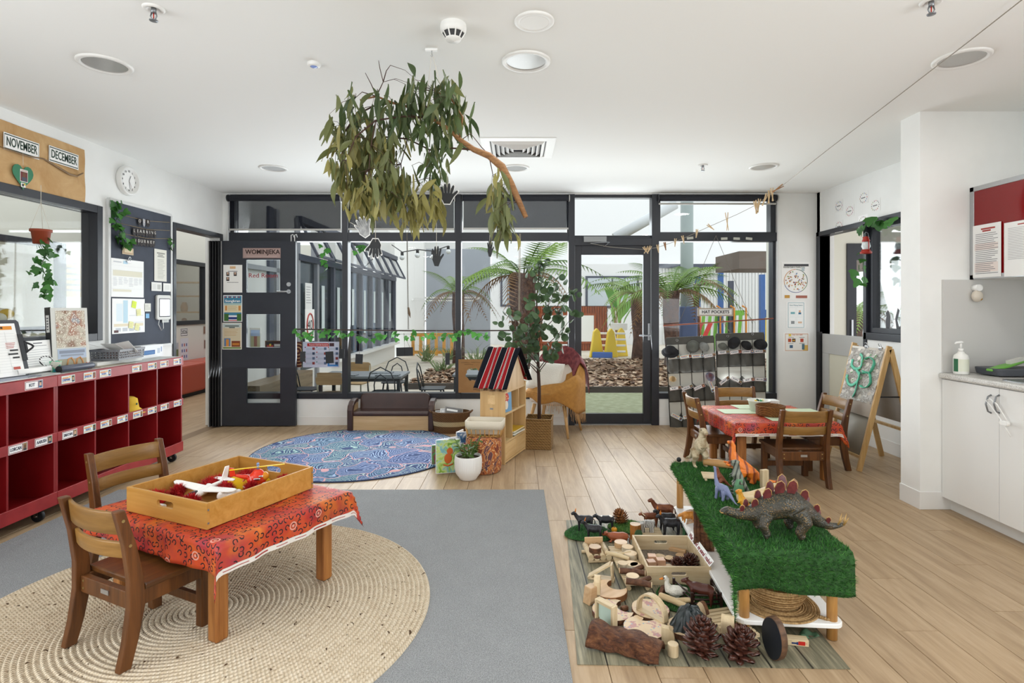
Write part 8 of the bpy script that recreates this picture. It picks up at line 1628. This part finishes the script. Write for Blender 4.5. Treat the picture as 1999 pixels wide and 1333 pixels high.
# far walls
ST(MB().b(-4.2,-2.75,16.6,16.8,-.1,4.6),'wall_court_white',M_fw);gw=ST(MB().b(-2.75,-.8,17,17.2,-.1,3.15),'wall_court_grey',m('render_grey','9aa0a8',.8));ST(MB().b(-4.2,-.6,17.3,17.5,3.1,6),'wall_court_upper',M_fw)
bw_=ST(MB().b(-1,11,21,21.2,-.1,3.0).b(-1,11,22.5,22.7,3,7),'wall_court_far',m('far_white','dfe0e0',.8))
for x0,x1,z0,z1 in((-.6,.1,1.4,2.7),(2.6,4.6,1.35,2.55),(4.75,5.3,1.35,2.5)):f=MB();f.b(x0,x1,20.96,21,z0,z1);o=f.build('window_frame',M_fr,bw_);MB().b(x0+.08,(x0+x1)/2-.03,20.94,20.97,z0+.08,z1-.08).b((x0+x1)/2+.03,x1-.08,20.94,20.97,z0+.08,z1-.08).build('window_pane',m('far_pane','b9c2c8',.2),o)
for k in range(46):MB().b(5.5+k*.12,5.55+k*.12,20.95,21,.0,2.85).build('cladding_rib',m('rib_white','d2d2d0',.7),bw_)
MB().b(5.3,11,20.9,21,2.85,3.0).build('fascia',M_fr,bw_)
ST(MB().b(5.35,9,13.4,15,2.3,2.72),'roof_canopy',m('soffit_brown','6b6058',.8))
# timber slat wall with whiteboard
tw_=ST(MB().b(.6,2.95,18.1,18.2,-.1,1.42),'wall_timber',m('timber_back','4a2a1e',.8));M_slt=wood('merbau','7a3a20','a5562f',ax=2,s=.8,rough=.6)
for k in range(29):MB().b(0,.066,-.03,0,0,1.45).build('slat',M_slt,tw_,(.62+k*.08,18.1,-.05))
wb_=thing('whiteboard','white painting board framed in timber on the slat wall','board',(1.62,18.05,.72));MB().b(-.85,.95,-.02,0,-.52,.46).build('frame',M_slt,wb_);MB().b(-.78,.88,-.03,-.02,-.45,.39).build('panel',M_paper,wb_)
# orange fence
fn=thing('slat_fence','orange timber slat fence against the grey courtyard wall','fence',(-3.0,15.9,0));M_or=wood('orange_pine','c98a34','e0a850',ax=2,s=.8)
for z in(.05,.55):MB().b(0,1.45,-.03,.03,z,z+.09).build('rail',M_or,fn)
for k in range(7):MB().b(.02+k*.22,.11+k*.22,-.05,-.03,.0,.62).build('slat',M_or,fn)
# folding clothes line and string lights
cl_=thing('wall_clothesline','white folding clothesline on the grey courtyard wall','clothesline',(-2.1,17,1.62));M_cw=m('line_white','d6d6d2',.5)
for q in(((-1.1,-.05,.05),(1.0,-.05,.05)),((-1.1,-.05,.05),(-.9,-.7,-.05)),((1.0,-.05,.05),(.85,-.7,-.05)),((-.9,-.7,-.05),(.85,-.7,-.05))):MB().bar(q[0],q[1],.04,.04).build('arm',M_cw,cl_)
for k in range(3):MB().tube([(-1.0+.05*k,-.2-.15*k,.02),(.95-.05*k,-.2-.15*k,.02)],.006,4).build('line',M_cw,cl_)
sl=thing('string_lights','string of glass bulbs across the courtyard','string lights',(0,0,0));pts_=[at(765,478,15),at(785,492,13),at(815,487,12.5),at(845,490,12.5),at(875,480,13)];MB().tube(pts_,.012,5).build('cable',M_rub,sl)
for p in pts_[1:]:MB().cyl(p,p+V((0,0,-.08)),.035,n=8).build('socket',M_rub,sl);MB().ell(p+V((0,0,-.13)),.06,n=8,k=6).build('bulb',m('bulb_glass','d8dcdc',.1),sl)
tag(MB().cyl(at(1200,465,10.5),at(1318,398,10.5),.1,n=12).build('brace_pipe',m('pipe_grey','c4c8ca',.5)),'pale slanting steel pipe above the courtyard','pipe');tag(MB().cyl((3.97,13,0),(3.97,13,4.4),.145,n=16).build('steel_column',m('column_grey','8b9694',.5)),'round grey steel column in the courtyard','column')
tag(MB().prism(rrect(.4,.4,.06),0,1.42).build('column_pad',m('pad_blue','4a5a80',.6),None,(3.97,13,-.03),bevel=.02),'blue padding wrapped round the courtyard column','padding')
# tree ferns
def frond(L,n=26,droop=.5,wd=.32):
    mb=MB();P=lambda f:V((L*f*(1-.12*f),0,L*(.42*f-droop*1.25*f*f)));mb.tube([P(i/8)for i in range(9)],[.016*(1-i/9)for i in range(9)],4)
    for i in range(n):
        f=.12+.87*i/n;p=P(f);w=wd*L*sin(pi*min(1,f*.93+.1))**.7*.5;d=(P(f+.02)-p).normalized()
        for s in(-1,1):
            e=p+d*w*.5+V((0,s*w,-w*.38));q=d*(L/n*.27);mb.add([p-q,p+q,e],[(0,1,2)])
    return mb
M_fern=leaf_mat('fern_green','446f22','86a63e');M_fernb=leaf_mat('fern_brown','6b4a2c','94703f');FG=[frond(1.7,21,.45).mesh('frond',M_fern),frond(1.5,20,.75).mesh('frond',M_fern),frond(1.3,18,.85).mesh('frond',M_fernb)]
M_ftr=m('fern_trunk','43302a',.95,c2='6b4e40',scale=14,bump=1.0,bs=24)
def fern(lab,x,y,h,r,ng,nb,seed,sc=1.0):
    t=thing('tree_fern',lab,'tree fern',(x,y,0),0,'tree ferns in the courtyard');rs=random.Random(seed);MB().tube([(0,0,-.05),(.02,0,h*.3),(-.02,0,h*.7),(0,0,h)],[r*1.15,r*.95,r*1.05,r*1.1],12).build('trunk',M_ftr,t)
    for k in range(ng+nb):a=k*2.4+rs.random()*.5;br=k>=ng;put('frond',FG[2 if br else k%2],t,(r*.4*cos(a),r*.4*sin(a),h-.05),(rs.gauss(0,.2),rs.uniform(-.75,.1)if not br else rs.uniform(-.35,.2),a),sc*rs.uniform(.8,1.15))
    return t
fern('tree fern with a slim trunk before the grey courtyard wall',-1.45,14,1.75,.14,9,9,1,.85);fern('tree fern with the thickest trunk behind the indoor tree',.16,13,2.15,.28,17,6,2,1.25);fern('tree fern in the mulch seen through the glass door',3.3,15,1.75,.19,16,8,3);fern('tree fern behind the hat pockets window',3.28,11.8,1.72,.16,18,6,4,1.0);fern('slim tree fern right of the padded column',5.0,15.5,2.0,.09,9,7,5,.9)
# strap leaf tufts, bird of paradise
STR=MB();STR.add([(-.012,0,0),(.012,0,0),(.1-.012,0,.24),(.1+.012,0,.24),(.28,0,.3)],[(0,1,3,2),(2,3,4)],True);M_str=leaf_mat('strap_leaf','4f6a3a','a3b585');strm=STR.mesh('leaf',M_str)
for x,y,s,lb in((-2.3,14.2,1.3,'pale tufted grass plant nearest the orange fence'),(-1.75,14.6,1.1,'pale tufted grass plant under the slim fern'),(-1.5,11.3,1.1,'green tufted grass plant in the small mulch bed'),(-.75,11,1.0,'green tufted grass plant beside the second mullion'),(-.95,13.4,1.2,'upright tufted grass plant behind the cardboard screen')):
    t=thing('grass_tuft',lb,'grass plant',(x,y,0),0,'tufted grass plants')
    for k in range(34):put('leaf',strm,t,(rx.gauss(0,.05),rx.gauss(0,.05),0),(rx.gauss(0,.3),rx.uniform(-.5,.5),k*2.4),s*rx.uniform(.7,1.3))
bp=thing('paradise_plant','broad leaved green plant behind the yellow climber','plant',(3.2,17.6,0));pad=MB().add([(0,-.02,0),(0,.02,0),(.0,.13,.35),(.05,.11,.62),(.16,0,.8),(.05,-.11,.62),(0,-.13,.35)],[(0,1,2,6),(2,3,5,6),(3,4,5)],True).mesh('leaf',leaf_mat('paradise_leaf','4f8a3a','8fbc5a'))
for k in range(11):a=k*2.4;z=.7+.09*k;p=V((.12*cos(a),.1*sin(a),z));MB().tube([(0,0,.1),p*.6,p],.015,5).build('stem',m('stem_tan','9a7a54',.7),bp);put('leaf',pad,bp,p,(rx.gauss(0,.3),.35,a),rx.uniform(.8,1.15))
# plastic climber and play structure
pc_=thing('plastic_climber','yellow white and blue plastic climber by the timber wall','climbing toy',(2.65,15.9,-.03),R(-12));M_py=m('plastic_yellow','e8c93a',.4);M_pw=m('plastic_white','ececec',.4);tri=lambda w:[(-w,0),(w,0),(w*.45,.72),(.0,.82),(-w*.45,.72)]
for x,y in((-.35,-.25),(.05,-.3),(.32,.15)):MB().prism(tri(.22),-.05,.05,Mv).build('side_panel',M_py,pc_,(x,y,0),(0,0,R(35)),bevel=.02)
for k in range(4):MB().cyl((-.3,-.1+.02*k,.15+.17*k),(.45,0,.15+.17*k),.03,n=8).build('rung',M_pw,pc_)
MB().b(.0,.5,.15,.2,.75,.95).build('top_rail',M_pw,pc_,bevel=.02);MB().b(-.45,.1,-.5,-.35,.0,.16).build('step',m('plastic_blue','3f66b0',.4),pc_,bevel=.02)
tag(MB().prism(rrect(.35,.3,.04),0,.3,top=1.15).build('plastic_tub',m('tub_white','d9dcdc',.4),None,(1.45,16.5,-.03)),'white plastic tub on the paving before the timber wall','tub')
ps=thing('play_structure','green red and yellow play structure with blue posts','play structure',(6.4,17.5,0));M_bp=m('post_blue','3a5f9a',.45);M_gp=m('play_green','7cc04a',.45);M_rp=m('play_red','c93a34',.45)
for x,h in((-.72,2.35),(.0,2.45),(1.30,2.4),(.32,2.2)):MB().b(x-.07,x+.07,-.07,.07,0,h).build('post',M_bp if x!=.32 else M_fr,ps)
for x in(-.6,.16):
    for k in range(3):MB().bar((x+.2*k,.05,0),(x+.1+.2*k,.05,1.25),.1,.03,up=V((0,1,0))).build('lattice_bar',M_gp,ps)
    MB().b(x-.05,x+.6,.03,.08,1.12,1.28).build('lattice_rail',M_gp,ps)
for k in range(4):MB().bar((-1.7+.28*k,-.3,-.1),(-1.25+.28*k,-.3,.9),.12,.05,up=V((0,1,0))).build('slide_bar',M_rp,ps)
MB().b(1.25,1.95,-.05,0,.2,1.05).build('yellow_panel',M_py,ps);MB().b(1.25,1.95,0,.05,0,1.3).build('blue_panel',M_bp,ps)
for x in(-.68,-.05,.38,.75,1.75):MB().tube([(x,-.12,0),(x,-.12,1.35),(x-.12,-.12,1.42)],.03,6).build('handrail',m('rail_orange','d98a2a',.4),ps)
# outdoor tables and chairs
M_tg=m('table_grey','7c8288',.4);M_mt=m('wire_dark','2f343a',.4)
def otable(lab,x0,x1,y0,y1,h=.50):
    t=thing('outdoor_table',lab,'table',((x0+x1)/2,(y0+y1)/2,-.02));w,d=(x1-x0)/2,(y1-y0)/2;MB().b(-w,w,-d,d,h-.02,h+.01).build('table_top',M_tg,t,bevel=.004);MB().b(-w+.03,w-.03,-d+.03,d-.03,h-.06,h-.02).build('apron',M_mt,t)
    for a in(-1,1):
        for b in(-1,1):MB().b(a*(w-.04)-.02,a*(w-.04)+.02,b*(d-.04)-.02,b*(d-.04)+.02,0,h-.02).build('leg',M_mt,t)
otable('grey outdoor table outside the first and second panes',-2.55,-1.47,7.12,7.72);otable('grey outdoor table outside the third pane',-.84,.1,7.3,7.85)
def wire(lab,x,y,deg):
    t=thing('wire_chair',lab,'chair',(x,y,-.02),R(deg),'dark metal outdoor chairs');MB().prism(rrect(.32,.32,.05),.32,.335).build('seat',M_mt,t)
    for a in(-1,1):
        for b in(-1,1):MB().cyl((a*.12,b*.12,.32),(a*.16,b*.16,0),.011,n=6).build('leg',M_mt,t)
    for r,h in((.165,.33),(.085,.24)):MB().tube([(-r,-.14,.33),(-r,-.17,.33+h*.45),(-r*.75,-.19,.33+h*.8),(0,-.2,.33+h),(r*.75,-.19,.33+h*.8),(r,-.17,.33+h*.45),(r,-.14,.33)],.008,6).build('back_hoop',M_mt,t)
    return t
wire('dark metal chair with its back to the second pane',-1.66,7.02,0);wire('dark metal chair on the far side of the outdoor table',-1.75,8.0,180);wire('dark metal chair beside the right outdoor table',-1.1,7.35,-90);wire('dark metal chair at the left end of the outdoor table',-2.75,7.3,-90)
def plyc(lab,x,y,deg):
    t=thing('plywood_chair',lab,'chair',(x,y,-.02),R(deg),'plywood outdoor chairs');M_pl=wood('chair_ply','a5865c','c4a77c',ax=0);MB().prism(rrect(.33,.32,.05),.31,.325).build('seat',M_pl,t);MB().prism(rrect(.33,.15,.04),-.008,.008,Mv).build('backrest',M_pl,t,(0,-.165,.52))
    for a in(-1,1):MB().tube([(a*.15,.14,0),(a*.15,.12,.31),(a*.15,-.13,.31),(a*.155,-.17,.58)],.011,6).build('leg',m('chair_tube','b0ae9c',.4),t);MB().tube([(a*.15,-.1,.31),(a*.15,-.17,0)],.011,6).build('leg',m('chair_tube'),t)
plyc('plywood chair with its back to the first pane',-2.28,6.97,0);plyc('plywood chair at the far side of the outdoor table',-2.3,7.95,170)
for k,(px,py)in enumerate(((648,731),(668,734),(745,727),(752,734))):p=gp(px,py,.5);tag(MB().box((0,0,.008),(.3,.16,.014)).build('table_mat',m('mat_grey','9aa0a4',.7,c2='5f656a',scale=120),None,(p.x,max(7.22,min(7.62,p.y)),.491),bevel=.004),['first','second','third','fourth'][k]+' grey patterned mat from the left on the outdoor table','mat')
# ---------------------------------------------------------------- corridor behind the left wall
M_cw2=m('corridor_cream','e2e1d6',.7);fl2=struct(MB().b(-9,XL-.1,-2,12,-.06,-.005),'floor_corridor',M_floor);ST(MB().b(-5.6,XL-.12,1.2,5.0,HT,HT+.1),'ceiling_corridor',M_ceil)
ST(MB().b(-5.62,-5.5,-2,12,0,1.08).b(-5.62,-5.5,-2,12,2.15,HT).b(-5.62,-5.5,6.8,8.9,1.08,2.15).b(-5.62,-5.5,9.9,12,1.08,2.15).b(-5.6,-3.5,11.9,12,0,HT),'wall_corridor',M_cw2);fr_x('window_12',-5.5,3.0,6.8,1.08,2.15,.07,-.08,.02,(5.0,));fr_x('window_13',-5.5,8.9,9.9,1.08,2.15,.07,-.08,.02)
ST(MB().b(-9.1,-7.2,-1,13,HT,HT+.1),'ceiling_beyond',M_ceil);ST(MB().b(-9.1,-9,1,13,0,HT).b(-9,-5.6,12.9,13,0,HT),'wall_beyond',M_cw2)
ot=thing('ottoman','red vinyl ottoman bench seen through the doorway','ottoman',(-5.24,9.3,0));M_ov=m('vinyl_red','b5503c',.4)
for k in range(3):MB().b(-.24,.24,-1.0+k*.7,-.31+k*.7,.05,.50).build('seat_block',M_ov,ot,bevel=.04,seg=3)
MB().b(-.2,.2,-.95,1.05,0,.05).build('plinth',M_rub,ot)
def ccard(name,lab,Y,z,w,h,rects,bg,cat='poster'):return tag(card(name,w,h,None,(-5.499,Y,z),'E',rects,bg),lab,cat)
c=ccard('year_sign','white year sign on the corridor wall',9.24,.96,.2,.13,[(.03,.05,.97,.95,'2a2a2e'),(.07,.12,.93,.88,'ececea')],'ececea');text('2026',.06,M_inkk,c,(0,0,.002),bold=.02)
rc=[]
for r in range(4):
    for q in range(3):rc.append((.15+.27*q,.12+.2*r,.28+.27*q,.22+.2*r,['6a7ab0','b5605a','5a6a9a'][(r+q)%3]))
ccard('chart_poster','pale chart poster of small icons on the corridor wall',9.25,.62,.22,.48,rc,'dfe3e8');ccard('landscape_photo','green landscape photo on the corridor wall',9.02,.66,.14,.3,[(.05,.05,.95,.6,'6f7f54'),(.05,.6,.95,.95,'b5bcc0')],'d9d9d4');ccard('wall_photo','upper small photo beside the red room door',9.86,.97,.12,.16,[(.1,.1,.9,.9,'8a6a58')],'cfc4b8');ccard('wall_photo','lower small photo beside the red room door',9.88,.72,.12,.18,[(.1,.1,.9,.9,'7a5a4c')],'cfc4b8')
sv=thing('display_shelf','pine shelf of small wares in the room beyond the corridor','shelf',(-8.4,12.3,0));M_ps=wood('shelf_pine','c09a62','d6b684',ax=0)
for z in(.9,1.25,1.6,1.9):MB().b(-1,1.6,-.15,.15,z,z+.03).build('shelf_board',M_ps,sv)
for x in(-1,.3,1.57):MB().b(x,x+.03,-.15,.15,.3,1.95).build('upright',M_ps,sv)
for k in range(18):tag(MB().lathe([(.001,0),(.06,0),(.075,.1),(.04,.2),(.001,.21)],10).build('shelf_jar',m('jar_%d'%(k%4),['8a5a3a','c4a27a','5f7a8a','9a8a6a'][k%4],.5),sv,(-.9+.14*(k%9)*1.8,-.05,.93 if k<9 else 1.28)))
# ---------------------------------------------------------------- lobby behind the right half gate
ST(MB().b(XR+.12,6.2,-1,7.7,-.06,-.004),'floor_lobby',M_floor);lw_=ST(MB().b(XR,4.55,7.7,7.82,0,3.4).b(4.55,6.2,7.7,7.82,2.25,3.4),'wall_lobby',M_cw2);ST(MB().b(XR+.1,6.2,5.2,7.8,HT,HT+.1),'ceiling_lobby',M_ceil)
dr=tag(bpy.data.objects.new('door_4',None),kind='structure');COL.objects.link(dr);f=MB()
for a in((4.55,4.68,0,2.25),(5.45,5.6,0,2.25),(4.68,5.45,2.02,2.25),(4.68,5.45,0,.2)):f.b(a[0],a[1],7.68,7.76,a[2],a[3])
f.build('door_frame',M_black,dr);MB().b(4.68,5.45,7.71,7.718,.2,2.02).build('pane',M_glass,dr);MB().b(4.60,4.625,7.66,7.68,.95,1.2).build('handle_plate',M_alu,dr)
fern('tree fern seen through the lobby glass door',6.2,10.2,1.3,.12,10,4,6,.9)
# things in the corridor seen by the window
fv=thing('flower_bunch','bunch of white and yellow flowers behind the corridor window','flowers',(-3.72,3.95,.95));MB().lathe([(.001,0),(.07,0),(.09,.12),(.07,.16),(.001,.16)],18).build('vase',m('vase_cream','cfc8b8',.5),fv)
for k in range(16):a=k*2.4;r=.05+.012*k;p=V((r*.5*cos(a),r*sin(a),.3+.05*sin(k*1.7)+.004*k));MB().tube([(0,0,.14),p],.004,4).build('stem',M_vine,fv);MB().ell(p,(.04,.045,.035),n=8,k=6).build('bloom',m('bloom_white','dcd8c4',.8)if k%4 else m('bloom_yellow','d2b04a',.8),fv)
for k,(Y,z,w,h,c)in enumerate(((6.95,1.75,.35,.5,'c9b48a'),(7.35,1.5,.4,.3,'d6d2c8'),(7.9,1.7,.3,.42,'b5a08a'),(8.4,1.45,.45,.35,'d0cabc'))):ccard('corridor_poster',['tan','white','brown','cream'][k]+' poster on the corridor wall behind the window',Y,z,w,h,lines(6,.1,.9,.1,.9,'a3988a',k,.4),c)
